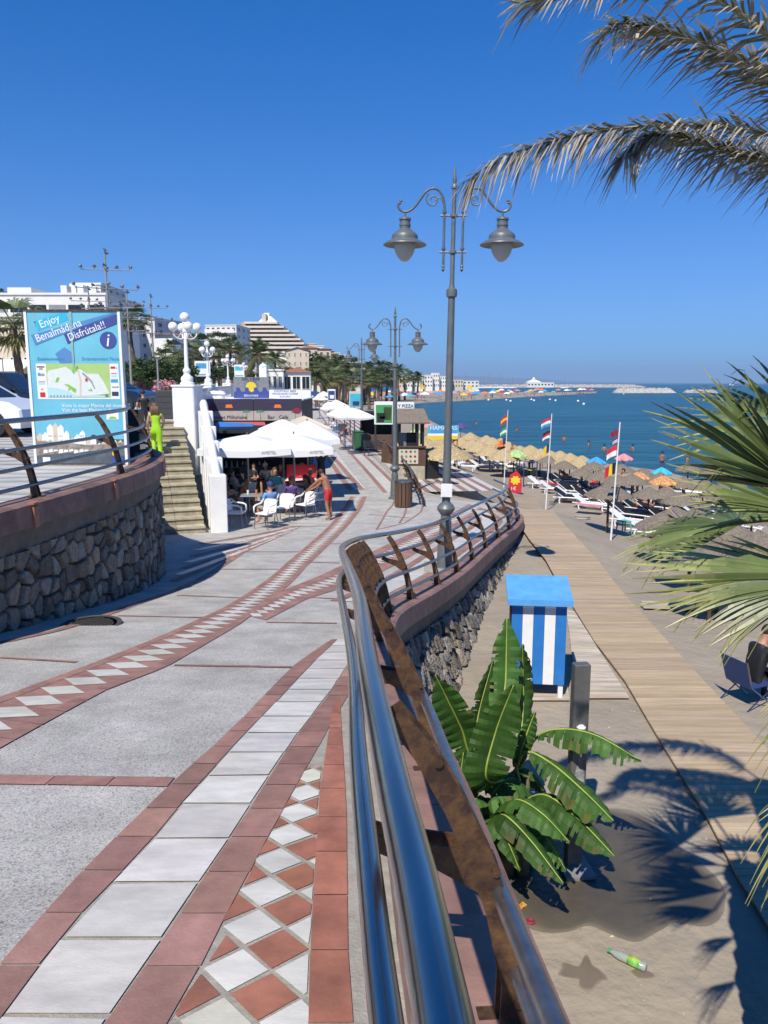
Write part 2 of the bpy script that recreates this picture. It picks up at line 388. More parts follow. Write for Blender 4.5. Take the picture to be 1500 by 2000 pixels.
# shoreline (sea level), from near to far; then round the far spit
SH = [(24, -60), (24, 20), tuple(G(1290, 920, SEA)[:2])] + [tuple(G(*q, SEA)[:2]) for q in [(1170, 904), (1050, 880), (985, 866), (930, 852), (870, 838), (830, 817), (805, 801), (790, 793), (830, 787), (900, 783), (965, 779), (1030, 775), (1100, 771), (1160, 767.5)]]
SHX = lambda y: lerp1(y, [p[1] for p in SH[:11]], [p[0] for p in SH[:11]])
def beach_rows():
    rows = []; ys = [-8+.5*i for i in range(96)]+[40+2*i for i in range(60)]+[160+12*i for i in range(12)]
    for y in ys:
        a = edge_x(y)-(.3 if y < 26 else 1.5); xs = SHX(min(y, 190)); row = []
        for k in range(41):
            t = k/40; x = a+(xs-3-a)*t**1.3
            row.append((x, y, max(bz(x, y), SEA+.28)+.03*mnoise.noise((x*.9, y*.9, 0))*smooth(x-edge_x(y), 4.5, 7)))
        row += [(xs-.5, y, SEA+.06), (xs+1.5, y, SEA-.12), (xs+14, y, SEA-1.5)]
        rows.append(row)
    return rows
struct(sheet('beach', beach_rows(), 'sand'))
# far spit of sand across the bay
pf = [G(*q, SEA) for q in [(770, 793), (800, 790), (830, 786), (900, 783), (965, 779), (1030, 775), (1100, 771.4), (1165, 767.6)]]
pb = [G(*q, SEA) for q in [(640, 772), (700, 768), (760, 765), (860, 764.5), (965, 766), (1040, 767), (1110, 767), (1166, 767.2)]]
rows = []
for t, h in ((-.25, -1.2), (0, .02), (.12, .35), (.5, .9), (.9, .5), (1, .02), (1.2, -1)):
    rows.append([(a.x+(b.x-a.x)*t, a.y+(b.y-a.y)*t, SEA+h) for a, b in zip(pf, pb)])
struct(sheet('sand_spit', rows, 'sand'))
# promenade
ys = [-6+.25*i for i in range(140)]+[29+2*i for i in range(30)]+[90+10*i for i in range(20)]
rows = []
for y in ys:
    r = edge_x(y)-(.18 if y < 26.3 else 0)
    l = -4.6 if y < 15 else (-8.6 if y < 26.2 else bal_x(y)-.05)
    if y < 15: l = -5.2
    rows.append([(l+(r-l)*k/8, y, gz(y)) for k in range(9)])
struct(sheet('promenade', rows, 'concrete'))
# low edge of the promenade against the sand
path = resample([Vector((edge_x(y), y, 0)) for y in (26.3, 27.5, 29.5, 33, 40, 50, 62, 90, 120)], 60)
mb = MB(); mb.sweep(path, [(-.28, -.5), (-.28, .02), (0, .02), (.02, -.5)], lambda x, y: gz(y)); struct(mb.build('promenade_edge', M['grout']))

def line(pix, zf=PR): return [Vector((p.x, p.y, 0)) for p in (zf(*q) for q in pix)]
def up(p, e): return (p.x, p.y, gz(p.y)+e)
def pair(L, R, n):
    A = [0]
    for i in range(len(L)-1): A.append(A[-1]+((L[i+1]-L[i]).length+(R[i+1]-R[i]).length)/2)
    o1, o2 = [], []
    for k in range(n+1):
        s = A[-1]*k/n; j = max(i for i in range(len(A)-1) if A[i] <= s+1e-9); t = min(1, (s-A[j])/(A[j+1]-A[j])); o1.append(L[j].lerp(L[j+1], t)); o2.append(R[j].lerp(R[j+1], t))
    return o1, o2
def ribbon(mb, L, R, n, e=.008, mi=0, gap=.012, tv=.12, cross=.0, seed=1, across=1, paired=False, jit=.22):
    r = random.Random(seed)
    if paired: L, R = pair(L, R, n)
    else: L = resample(L, n); R = resample(R, n)
    for i in range(n):
        for k in range(across):
            c = [L[i].lerp(R[i], k/across), L[i].lerp(R[i], (k+1)/across), L[i+1].lerp(R[i+1], (k+1)/across), L[i+1].lerp(R[i+1], k/across)]
            m = (c[0]+c[1]+c[2]+c[3])/4; q = []
            for p in c:
                dv = m-p; q.append(p+dv.normalized()*min(gap, dv.length*.3)+Vector((r.uniform(-1, 1), r.uniform(-1, 1), 0))*gap*jit)
            t = 1+r.uniform(-tv, tv)
            mb.add([up(p, e+r.uniform(0, .0012)) for p in q], [(3, 2, 1, 0) if (q[1]-q[0]).cross(q[3]-q[0]).z < 0 else (0, 1, 2, 3)], mi, (t, t*(1-r.uniform(0, .04)), t*(1-r.uniform(0, .06))))
def base(mb, L, R, n, e=.004, mi=0):
    L = resample(L, n); R = resample(R, n)
    for i in range(n):
        q = [L[i], R[i], R[i+1], L[i+1]]
        mb.add([up(p, e) for p in q], [(0, 1, 2, 3) if (q[1]-q[0]).cross(q[3]-q[0]).z > 0 else (3, 2, 1, 0)], mi)
def bandwidth(Lx, d0, d1):     # two lines beside a plan path
    return offs(Lx, d0), offs(Lx, d1)
near_y = resample(RAILP, 400)
YS = [2200, 2080, 1963, 1886, 1785, 1706, 1664, 1596, 1524, 1454, 1400, 1356, 1300, 1250]
def yline(pix, ys=YS):
    pix = sorted(pix, key=lambda q: q[1]); return line([(float(np.interp(y, [q[1] for q in pix], [q[0] for q in pix])), y) for y in ys])
bL = yline([(-230, 2200), (-140, 2080), (0, 1883), (159, 1706), (289, 1575), (343, 1524), (455, 1424), (567, 1305), (650, 1248)])
mL = yline([(-150, 2200), (-60, 2080), (79, 1886), (161, 1785), (280, 1664), (334, 1596), (460, 1454), (555, 1356), (607, 1300), (663, 1246)])
mR = yline([(66, 2200), (150, 2080), (285, 1888), (366, 1767), (427, 1671), (474, 1603), (567, 1456), (663, 1330), (712, 1250)])
bR = yline([(220, 2200), (280, 2080), (355, 1963), (448, 1781), (560, 1571), (639, 1431), (662, 1390), (745, 1250)])
oL = line([(594, 2200), (602, 2000), (607, 1813), (625, 1543), (642, 1431), (652, 1370)])
oR = line([(700, 2200), (690, 2000), (681, 1907), (677, 1580), (667, 1417), (664, 1370)])
# the marble strip by the railing
mb = MB(); base(mb, bL, bR, 40); base(mb, bR, [Vector((p.x+.02, p.y, 0)) for p in oR], 30); 
inner = [p for p in offs(RAILP, .12) if p.y < 27]
base(mb, [Vector((oR[0].x-.02, -.6, 0))]+oR+[p for p in offs(RAILP, -.02) if p.y > 5.2], [p for p in inner], 200, .0035)
struct(mb.build('paving_grout', M['grout']))
mb = MB(); n = int(plen(mL)/.37); ribbon(mb, mL, mR, n, .010, 0, .013, .09, seed=3, paired=True, jit=.45); struct(mb.build('marble_strip', M['marble']))
mb = MB(); ribbon(mb, bL, mL, int(plen(bL)/.30), .009, 0, .004, .2, seed=5, paired=True, jit=.6); ribbon(mb, mR, bR, int(plen(bR)/.30), .009, 0, .004, .2, seed=6, paired=True, jit=.6); struct(mb.build('brick_band', M['brick']))
mb = MB(); ribbon(mb, oL, oR, int(plen(oL)/.32), .010, 0, .003, .2, seed=7); struct(mb.build('terracotta_border', M['orange_tile']))
# white and brick diamonds between the band and the border
def clip(poly, a, b):
    out = []; d = (b-a); nrm = Vector((-d.y, d.x, 0))
    for i, p in enumerate(poly):
        q = poly[(i+1) % len(poly)]; s, t = (p-a).dot(nrm), (q-a).dot(nrm)
        if s >= 0: out.append(p)
        if s*t < 0: out.append(p.lerp(q, s/(s-t)))
    return out
cen = line([(420, 2000), (508, 1798), (565, 1665), (598, 1567), (622, 1480)]); A0, A1 = cen[0], cen[-1]
ax = (A1-A0).normalized(); bx = Vector((ax.y, -ax.x, 0)); s_ = .118
bm_, om_ = MB(), MB(); r = random.Random(4)
for i in range(-3, 14):
    for j in range(-4, 5):
        white = (j % 2 == 0)
        c = A0+ax*(i*2*s_+(s_ if j % 2 else 0))+bx*(j*s_)
        h = s_*.885
        poly = [c+ax*h, c-bx*h, c-ax*h, c+bx*h]
        for k in range(len(bR)-1): 
            if bR[k].y-.3 < c.y < bR[k+1].y+.3: poly = clip(poly, bR[k+1], bR[k]) if poly else poly
        for k in range(len(oL)-1):
            if oL[k].y-.3 < c.y < oL[k+1].y+.3: poly = clip(poly, oL[k], oL[k+1]) if poly else poly
        if len(poly) < 3 or c.y > 4.0: continue
        t = 1+r.uniform(-.12, .12); f = list(range(len(poly)))
        a = sum((poly[q].x*poly[(q+1) % len(poly)].y-poly[q].y*poly[(q+1) % len(poly)].x) for q in f)
        if abs(a) < .0012: continue
        if a < 0: f = f[::-1]
        (bm_ if white else om_).add([up(p+Vector((r.uniform(-1, 1), r.uniform(-1, 1), 0))*.004, .0085) for p in poly], [f], 0, (t, t, t*.98 if r.random() > .2 else t*.86))
struct(bm_.build('marble_diamonds', M['marble'])); struct(om_.build('brick_diamonds', M['orange_tile']))
# the long diamond path down the middle of the promenade, with its brick edges
dL = line([(-330, 1480), (0, 1363), (175, 1299), (300, 1249), (430, 1191), (560, 1099), (640, 1030), (672, 990), (684, 970)])
dR = line([(-100, 1520), (0, 1463), (205, 1350), (325, 1304), (470, 1219), (600, 1105), (686, 1020), (708, 990), (716, 970)])
def diamond_path(L, R, name, n, edge=.17, wmul=1):
    L = resample(L, n); R = resample(R, n)
    a = [p.lerp(q, edge) for p, q in zip(L, R)]; b = [p.lerp(q, 1-edge) for p, q in zip(L, R)]
    mb = MB(); ribbon(mb, L, a, n, .008, 0, .003, .15, seed=8); ribbon(mb, b, R, n, .008, 0, .003, .15, seed=9); ribbon(mb, a, b, n, .006, 0, .002, .12, seed=10); struct(mb.build(name+'_brick', M['brick']))
    mb = MB(); r = random.Random(2)
    for i in range(n):
        m0 = a[i].lerp(b[i], .5); m1 = a[i+1].lerp(b[i+1], .5); cl = a[i].lerp(a[i+1], .5); cr = b[i].lerp(b[i+1], .5)
        q = [m0.lerp(m1, .03), cr, m0.lerp(m1, .97), cl]; t = 1+r.uniform(-.1, .08)
        mb.add([up(p, .0105) for p in q], [(0, 1, 2, 3)], 0, (t, t, t*r.uniform(.9, 1)))
    struct(mb.build(name+'_marble', M['marble']))
diamond_path(dL, dR, 'diamond_path', int(plen(dL)/.31))
e1 = line([(470, 1200), (560, 1150), (660, 1108), (760, 1062), (850, 1018), (915, 985)]); e2 = line([(520, 1212), (600, 1170), (665, 1150), (780, 1100), (870, 1045), (950, 995)])
diamond_path(e1, e2, 'branch_path', int(plen(e1)/.3), .25)
f1 = line([(682, 958), (664, 938), (648, 912), (634, 893), (618, 860)]); f2 = line([(712, 956), (688, 930), (668, 907), (650, 888), (634, 860)])
diamond_path(f1, f2, 'far_path', int(plen(f1)/.3), .3)
# brick lines that divide the slabs
mb = MB()
def bline(pix, wdt=.10, tile=.3, seed=1):
    L = line(pix); o = offs(L, -wdt/2), offs(L, wdt/2); ribbon(mb, o[0], o[1], max(2, int(plen(L)/tile)), .0075, 0, .003, .18, seed=seed)
for i, q in enumerate([[(-250, 1521), (0, 1524), (335, 1529)], [(-250, 1246), (0, 1257), (113, 1232), (181, 1210), (272, 1178), (340, 1155), (430, 1108), (500, 1060), (560, 1030)],
    [(0, 1285), (150, 1294)], [(340, 1300), (570, 1304)], [(230, 1203), (410, 1207)], [(520, 1216), (658, 1218)], [(345, 1163), (470, 1168)], [(560, 1165), (660, 1170)], [(425, 1112), (545, 1112)], [(480, 1078), (590, 1078)], [(600, 1098), (664, 1100)], [(640, 1062), (690, 1062)], [(560, 1028), (640, 1028)], [(720, 1005), (800, 1012)],
    [(735, 1035), (755, 1000), (768, 985), (772, 968)], [(738, 1034), (790, 1022), (822, 1000), (830, 975)], [(780, 1022), (790, 1006), (795, 985)]]): bline(q, .13 if i in (0, 1) else .06, seed=i)
struct(mb.build('brick_lines', M['brick']))
# bands that follow the far railing
far = [p for p in RAILP if p.y > 10.8]
mb = MB()
for a, b in ((-.30, -.12), (-.95, -.78)): ribbon(mb, offs(far, a), offs(far, b), 60, .0085, 0, .003, .15, seed=12)
struct(mb.build('wallside_brick', M['brick']))
mb = MB(); ribbon(mb, offs(far, -.76), offs(far, -.32), 46, .009, 0, .008, .08, seed=13); struct(mb.build('wallside_marble', M['marble']))
# the lower promenade: long marble line with brick edges, and brown stripes beside it
g = line([(770, 962), (735, 925), (700, 889), (668, 855), (640, 822), (622, 797), (606, 778)])
mbm, mbb = MB(), MB()
ribbon(mbm, offs(g, -.25), offs(g, .25), 70, .008, 0, .01, .06, seed=14)
for k, o in enumerate((-.45, .27)): ribbon(mbb, offs(g, o), offs(g, o+.18), 90, .008, 0, .003, .12, seed=15+k)
for k in range(7):
    ribbon(mbb, offs(g, .75+k*.52), offs(g, .95+k*.52), 90, .008, 0, .003, .12, seed=18+k)
    ribbon(mbm, offs(g, .97+k*.52), offs(g, 1.25+k*.52), 60, .007, 0, .006, .08, seed=30+k)
g2 = line([(690, 955), (655, 905), (632, 868)])
ribbon(mbm, offs(g2, .2), offs(g2, .5), 30, .006, 0, .01, .06, seed=41)
# stripes before the stairs
for k in range(7):
    L = line([(338+k*9, 1135-k*12), (430+k*14, 1096-k*9), (560+k*4, 1040-k*2)]) ; o = (0, .16)
    ribbon(mbb if k % 2 == 0 else mbm, offs(L, -.09), offs(L, .09), 24, .0075+.0004*k, 0, .004, .12, seed=50+k)
struct(mbm.build('promenade_stripes_marble', M['marble'])); struct(mbb.build('promenade_stripes_brick', M['brick']))
# upper street
rows = []
LW = [(-4.62, -6), (-4.62, 4), (-4.55, 7), (-4.28, 9.5), (-4.1, 12), (-4.2, 13.6), (-4.5, 15.0), (-5.2, 16.3), (-6.2, 17.6), (-7.3, 19.6), (-8.3, 23), (-8.8, 26)]
LWP = resample([v for v in catmull([(p[0], p[1], 0) for p in LW], 8)], 150)
def street_edge(y):
    if y <= 26: return lerp1(y, [p.y for p in LWP], [p.x for p in LWP])-.1
    return bal_x(y)-.1
for y in [-6+.5*i for i in range(65)]+[26.05+3*i for i in range(75)]:
    e = street_edge(y); rows.append([(e+(-90-e)*(k/10)**1.6, y, street_z(y)) for k in range(11)])
struct(sheet('street', rows, 'street'))
mb = MB(); r = random.Random(6)     # pale wavy paving of the pavement behind the sign
for i in range(26):
    y = 9+i*.62; e = street_edge(y)
    pts = [(e-.5-k*.5, y+.10*math.sin(k*1.3+i)) for k in range(14)]
    for (x0, y0), (x1, y1) in zip(pts, pts[1:]): mb.add([(x0, y0-.11, street_z(y0)+.004), (x0, y0+.11, street_z(y0)+.004), (x1, y1+.11, street_z(y1)+.004), (x1, y1-.11, street_z(y1)+.004)], [(0, 1, 2, 3)], 0, (.78, .80, .84))
struct(mb.build('pavement_waves', M['street']))
# hill
def hill(x, y):
    d = bal_x(y)-x
    h = -1.3+.10*max(0, d-25)+.16*max(0, d-60)
    h *= 1
    h += max(0, d-20)*.03*mnoise.noise((x*.02, y*.02, 0))*2
    if y > 330: h -= (y-330)*.03
    return max(-2.2, min(60, h))
rows = [[(bal_x(min(y, 420))-14-k*k*1.1, y, min(street_z(y)-.15 if k == 0 else 99, hill(bal_x(min(y, 420))-14-k*k*1.1, y))) for k in range(17)] for y in [40+12*i for i in range(40)]]
struct(sheet('hill', rows, 'hillside'))
rows = [[(x, y, -2.6+.0*k) for k, x in enumerate((-160, -60, bal_x(min(y, 240))-.5, G(640+(y-240)*.15 if y > 240 else 640, 785, SEA).x if y > 300 else bal_x(min(y, 240))+1))] for y in (225, 240, 300, 380, 470, 560)]
struct(sheet('far_shore', rows, 'hillside'))

# manhole cover
c = PR(178, 1220); mb = MB(); n = 40
mb.lathe([(.36, 0), (.36, .010), (.335, .012), (.33, .008), (.30, .008)], n); mb.lathe([(.0001, .008), (.30, .008)], n)
for i in range(-6, 7):
    for j in range(-6, 7):
        if i*i+j*j < 38: mb.box((i*.042, j*.042, .010), (.026, .026, .005), mi=0)
o = mb.build('manhole_cover', mat('iron', (.09, .085, .08), .7, metal=.4, var=.3, scale=20)); o.location = c+Vector((0, 0, .002)); tag(o, 'round dark iron manhole cover set in the grey paving by the stone wall', 'manhole cover')

# ================================================================== stone walls
def rubble(name, path, off, zt, zb, cell, depth, du, dv, m, parent, seed, aspect=1.0, tones=(.55, 1.25), batter=0):
    rs = np.random.RandomState(seed); L = plen(path); nu = int(L/du)+1; pts = resample(path, nu); O = offs(pts, off); O1 = offs(pts, off+1)
    H = max(zt(p.x, p.y)-zb(p.x, p.y) for p in pts); nv = int(H/dv)+1
    U, V = np.meshgrid(np.linspace(0, L, nu+1), np.linspace(0, 1, nv+1), indexing='ij')
    ztA = np.array([zt(p.x, p.y) for p in pts])[:, None]; zbA = np.array([zb(p.x, p.y) for p in pts])[:, None]
    Z = zbA+(ztA-zbA)*V
    cu, cv = cell*aspect, cell; gi = np.floor(U/cu).astype(int); gj = np.floor(Z/cv).astype(int); g0 = gj.min()-3
    nI, nJ = gi.max()+6, gj.max()-g0+6
    jx, jy, tone, hgt = rs.rand(nI, nJ), rs.rand(nI, nJ), rs.uniform(tones[0], tones[1], (nI, nJ)), rs.uniform(.55, 1, (nI, nJ)); warm = rs.uniform(.9, 1.05, (nI, nJ))
    tx, ty = rs.uniform(-.5, .5, (nI, nJ)), rs.uniform(-.5, .5, (nI, nJ))
    F1 = np.full(U.shape, 9.); F2 = np.full(U.shape, 9.); T = np.zeros(U.shape); Hh = np.zeros(U.shape); Wm = np.ones(U.shape); TX = np.zeros(U.shape)
    for a in (-2, -1, 0, 1, 2):
        for b in (-2, -1, 0, 1, 2):
            i = np.clip(gi+a+2, 0, nI-1); j = np.clip(gj+b-g0, 0, nJ-1)
            px = (gi+a+.1+.8*jx[i, j])*cu; py = (gj+b+.1+.8*jy[i, j])*cv
            d = np.sqrt(((U-px)/aspect)**2+(Z-py)**2)/cell
            n1 = d < F1; F2 = np.where(n1, F1, np.minimum(F2, d)); T = np.where(n1, tone[i, j], T); Hh = np.where(n1, hgt[i, j], Hh); Wm = np.where(n1, warm[i, j], Wm)
            TX = np.where(n1, tx[i, j]*(U-px)/cell+ty[i, j]*(Z-py)/cell, TX); F1 = np.where(n1, d, F1)
    e = F2-F1; s = np.clip(e/.20, 0, 1); s = s*s*(3-2*s)
    h = depth*(s*(Hh+.6*TX)+.10*rs.rand(*U.shape)*s)
    tint = .32+(T-.32)*np.clip((e-.02)/.1, 0, 1)
    mb = MB(); o = np.array([(p.x, p.y) for p in O]); nd = np.array([(q.x-p.x, q.y-p.y) for p, q in zip(O, O1)])
    h = h+batter*(ztA-Z)
    X = o[:, 0][:, None]+nd[:, 0][:, None]*h; Y = o[:, 1][:, None]+nd[:, 1][:, None]*h
    vs = np.stack([X, Y, Z], -1).reshape(-1, 3); k = nv+1
    idx = np.arange(nu*nv); I, J = idx//nv, idx % nv; f = np.stack([I*k+J, (I+1)*k+J, (I+1)*k+J+1, I*k+J+1], 1)
    me = bpy.data.meshes.new(name); me.from_pydata(vs.tolist(), [], f.tolist()); me.materials.append(m)
    at = me.color_attributes.new('tint', 'FLOAT_COLOR', 'POINT'); cc = np.stack([tint, tint*Wm, tint*Wm*Wm, np.ones_like(tint)], -1).reshape(-1); at.data.foreach_set('color', cc.astype(np.float32))
    me.update(); ob = bpy.data.objects.new(name, me); COL.objects.link(ob); ob.parent = parent; return ob
# left retaining wall (street above, promenade below)
zs = lambda x, y: street_z(y)
lw = thing('stone_wall', 'grey rubble stone retaining wall with brown coping under the street railing', 'wall', (0, 0, 0))
lpath = [p for p in LWP if 2 < p.y < 25]
rubble('stone_face', lpath, .02, lambda x, y: -1.95, lambda x, y: gz(y)-.1, .235, .10, .022, .022, M['rubble'], lw, 11, 1.0, (.45, 1.2))
mb = MB(); r = random.Random(3)
cp_ = [(-.30, -.04), (-.30, .13), (.10, .16), (.20, .14), (.21, -.12), (.10, -.14)]
segs = resample(lpath, 44)
for i in range(len(segs)-1):
    seg = [segs[i]+(segs[i+1]-segs[i])*.008, segs[i+1]]; t = r.uniform(.7, 1.25); full = segs[max(0, i-1):i+3]
    mb.sweep(resample([segs[i], segs[i+1]], 1), cp_, zs, col=(t, t*.97, t*.95))
mb.build('coping', M['coping_shaded'], lw)
mb = MB(); mb.sweep(lpath, [(-.2, -.14), (.10, -.14), (.07, -.46), (-.2, -.46)], zs); mb.build('concrete_band', M['wall_concrete'], lw)
for q in ((8, 1010), (190, 957), (283, 922)):
    p = P(*q, 9.0 if q[0] < 50 else (11.2 if q[0] < 250 else 14.0))
    b = min(lpath, key=lambda v: abs(v.y-p.y)); mb = MB()
    mb.box((b.x+.213, b.y, street_z(b.y)-.015), (.02, .13, .25)); mb.box((b.x+.18, b.y, street_z(b.y)+.148), (.09, .13, .02))
    mb.build('orange_sliver', M['orange_tile'], lw)  # thin orange slabs on the face and top of the coping
# right retaining wall (promenade above, beach below)
rw = thing('stone_wall', 'rough stone retaining wall with brown stone coping between the promenade and the beach', 'wall', (0, 0, 0))
rz_ = lambda x, y: gz(y)
mb = MB(); r = random.Random(9); segs = resample(RAILP, 62)
for i in range(len(segs)-1):
    t = r.uniform(.9, 1.15)
    a = segs[max(0, i-1):i+3]; k = i-max(0, i-1)
    O = [offs(a, o) for o, _ in [(.11, 0), (.60, 0)]]
    mb.sweep([segs[i]+(segs[i+1]-segs[i])*.004, segs[i+1]], [(.10, -.02), (.10, .115), (.13, .135), (.49, .135), (.525, .11), (.53, -.15), (.45, -.16)], rz_, col=(t, t*.98, t*.96))
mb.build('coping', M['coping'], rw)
mb = MB(); mb.sweep(RAILP, [(.2, -.15), (.455, -.155), (.44, -.42), (.2, -.42)], rz_); mb.build('concrete_band', M['wall_concrete'], rw)
rubble('stone_face', RAILP, .36, lambda x, y: gz(y)-.40, lambda x, y: min(bz(x+.6, y)-.1, gz(y)-.6), .27, .16, .026, .026, M['rubble_beach'], rw, 5, .75, (.35, 1.35), .40)

# ================================================================== railings
def railing(name, label, path, zf, ys_posts, s0, s1, rails, parent=None):
    t = thing(name, label, 'railing')
    for (o, h, rad, nm) in rails:
        pts = [Vector((q.x, q.y, zf(p.x, p.y)+h)) for p, q in zip(path, offs(path, o))]
        mb = MB(); mb.tube(pts[s0:s1], rad, 14); mb.build('handrail' if nm == 'steel' else 'rail', M[nm], t, smooth=True)
    cl = [(.375, .13), (.358, .28), (.322, .45), (.265, .62), (.195, .78), (.118, .92), (.045, 1.02)]
    wd = [.11, .07, .066, .066, .062, .056, .046]
    def outline():
        a, b = [], []
        for i, (x, z) in enumerate(cl):
            x0, z0 = cl[max(0, i-1)]; x1, z1 = cl[min(len(cl)-1, i+1)]; l = math.hypot(x1-x0, z1-z0); nx, nz = (z1-z0)/l, -(x1-x0)/l
            a.append((x+nx*wd[i]/2, z+nz*wd[i]/2)); b.append((x-nx*wd[i]/2, z-nz*wd[i]/2))
        return a+b[::-1]
    hook = [(.35, .40), (.26, .54), (.15, .61), (.04, .645), (-.05, .69), (-.035, .725), (.03, .70), (.16, .675), (.22, .665), (.275, .655)]
    pm = None
    for (px, py, tx, ty, z) in ys_posts:
        if pm is None:
            mb = MB()
            for sgn in (-1, 1):
                for poly, w in ((outline(), .005), (hook, .004)):
                    k = len(poly); y0 = sgn*.030-w; y1 = sgn*.030+w
                    vs = [(a, y0, b) for a, b in poly]+[(a, y1, b) for a, b in poly]
                    mb.add(vs, [tuple(range(k)), tuple(range(2*k-1, k-1, -1))]+[(i, k+i, k+(i+1) % k, (i+1) % k) for i in range(k)])
            for a, b in ((.37, .22), (.30, .6), (.15, .90)): mb.tube([(a, -.045, b), (a, .045, b)], .012, 8)
            mb.box((.375, 0, .128), (.2, .11, .012))
            o = mb.build('post', M['rust'], t); pm = o.data
        else:
            o = bpy.data.objects.new('post', pm); COL.objects.link(o); o.parent = t
        o.location = (px, py, z); o.rotation_euler = (0, 0, math.atan2(-tx, ty))
    return t
def posts_along(path, start, step, y0, y1, zf):
    out = []; acc = 0; nxt = None
    for i in range(1, len(path)-1):
        if nxt is None:
            if path[i].y >= start: nxt = 0; acc = 0
            else: continue
        if acc >= nxt:
            tg = (path[i+1]-path[i-1]).normalized(); out.append((path[i].x, path[i].y, tg.x, tg.y, zf(path[i].x, path[i].y))); nxt += step
        acc += (path[i+1]-path[i]).length
    return [q for q in out if y0 <= q[1] <= y1]
RD = resample(RAILP, 900)
railing('railing', 'long railing of polished steel rails on rusty bent posts beside the beach', RD, rz_, posts_along(RD, 1.75, 1.78, -1, 26.1, rz_)+posts_along(RD, 7.5, .42, 7.4, 9.3, rz_), 0, 901,
        [(0, 1.05, .032, 'steel'), (-.03, .745, .028, 'steel'), (.315, .53, .024, 'dull_steel'), (.365, .30, .024, 'dull_steel')])
LD = [p for p in offs(resample(LWP, 500), -.42) if 3 < p.y < 21]
railing('railing', 'grey railing with rusty bent posts on the left stone wall before the map sign', LD, lambda x, y: street_z(y)+.03, posts_along(LD, 6.9, 2.55, 3, 15.5, lambda x, y: street_z(y)+.03)+posts_along(LD, 15.6, 1.1, 15.5, 20, lambda x, y: street_z(y)+.03), 0, 900,
        [(-.0, 1.05, .034, 'dull_steel'), (.245, .72, .024, 'dull_steel'), (.325, .50, .024, 'dull_steel'), (.37, .28, .024, 'dull_steel')])
# ================================================================== boardwalk, wet sand
def planks(name, L, R, w, m, over=.0, th=.03, seed=1, gap=.008, sub=1):
    n = int(plen(L)/w) if w else len(L)-1
    if w: L = resample(L, n); R = resample(R, n)
    mb = MB(); r = random.Random(seed)
    for i in range(n):
        t = r.uniform(.86, 1.1); a, b, c, d = L[i], R[i], R[i+1], L[i+1]; u = (c-b).normalized()*gap/2; u2 = (d-a).normalized()*gap/2
        e = r.uniform(-.01, .01)*over; q = [a+u2+(a-b)*e, b+u, c-u, d-u2+(d-c)*e]
        z = [bz(p.x, p.y)+.06+.05*smooth(p.y, 14, 20)+r.uniform(0, .004) for p in q]
        tp = [(p.x, p.y, h) for p, h in zip(q, z)]; bt = [(p.x, p.y, h-th) for p, h in zip(q, z)]
        mb.add(tp+bt, [(0, 1, 2, 3), (0, 4, 5, 1), (1, 5, 6, 2), (2, 6, 7, 3), (3, 7, 4, 0)], 0, (t, t*r.uniform(.95, 1), t*r.uniform(.9, 1)))
    return struct(mb.build(name, M[m]))
bwL = line([(1600, 2010), (1515, 1845), (1440, 1722), (1381, 1606), (1279, 1437), (1220, 1336), (1160, 1257), (1117, 1187), (1065, 1100), (1032, 1058), (1015, 1032), (1000, 1003), (985, 975)], BG)
bwR = line([(1990, 2010), (1841, 1845), (1728, 1722), (1622, 1606), (1467, 1437), (1374, 1336), (1302, 1257), (1238, 1187), (1167, 1100), (1127, 1058), (1103, 1032), (1080, 1003), (1050, 975)], BG)
bl2, br2 = [], []
for i in range(len(bwL)-1):
    n = max(1, int((bwL[i+1]-bwL[i]).length/.11))
    for k in range(n): bl2.append(bwL[i].lerp(bwL[i+1], k/n)); br2.append(bwR[i].lerp(bwR[i+1], k/n))
planks('boardwalk', bl2, br2, None, 'deck', 0, seed=4)
planks('side_deck', line([(1140, 1368), (1118, 1290), (1105, 1195)], BG), line([(1228, 1368), (1178, 1290), (1122, 1200)], BG), .09, 'deck_pale', 1, seed=5)
planks('cabinet_deck', line([(1030, 1372), (1010, 1345)], BG), line([(1112, 1372), (1108, 1345)], BG), .06, 'deck_pale', 1, seed=6)
planks('side_deck', line([(1255, 1192), (1250, 1180)], BG), line([(1480, 1200), (1470, 1186)], BG), .10, 'deck_pale', 1, seed=7)
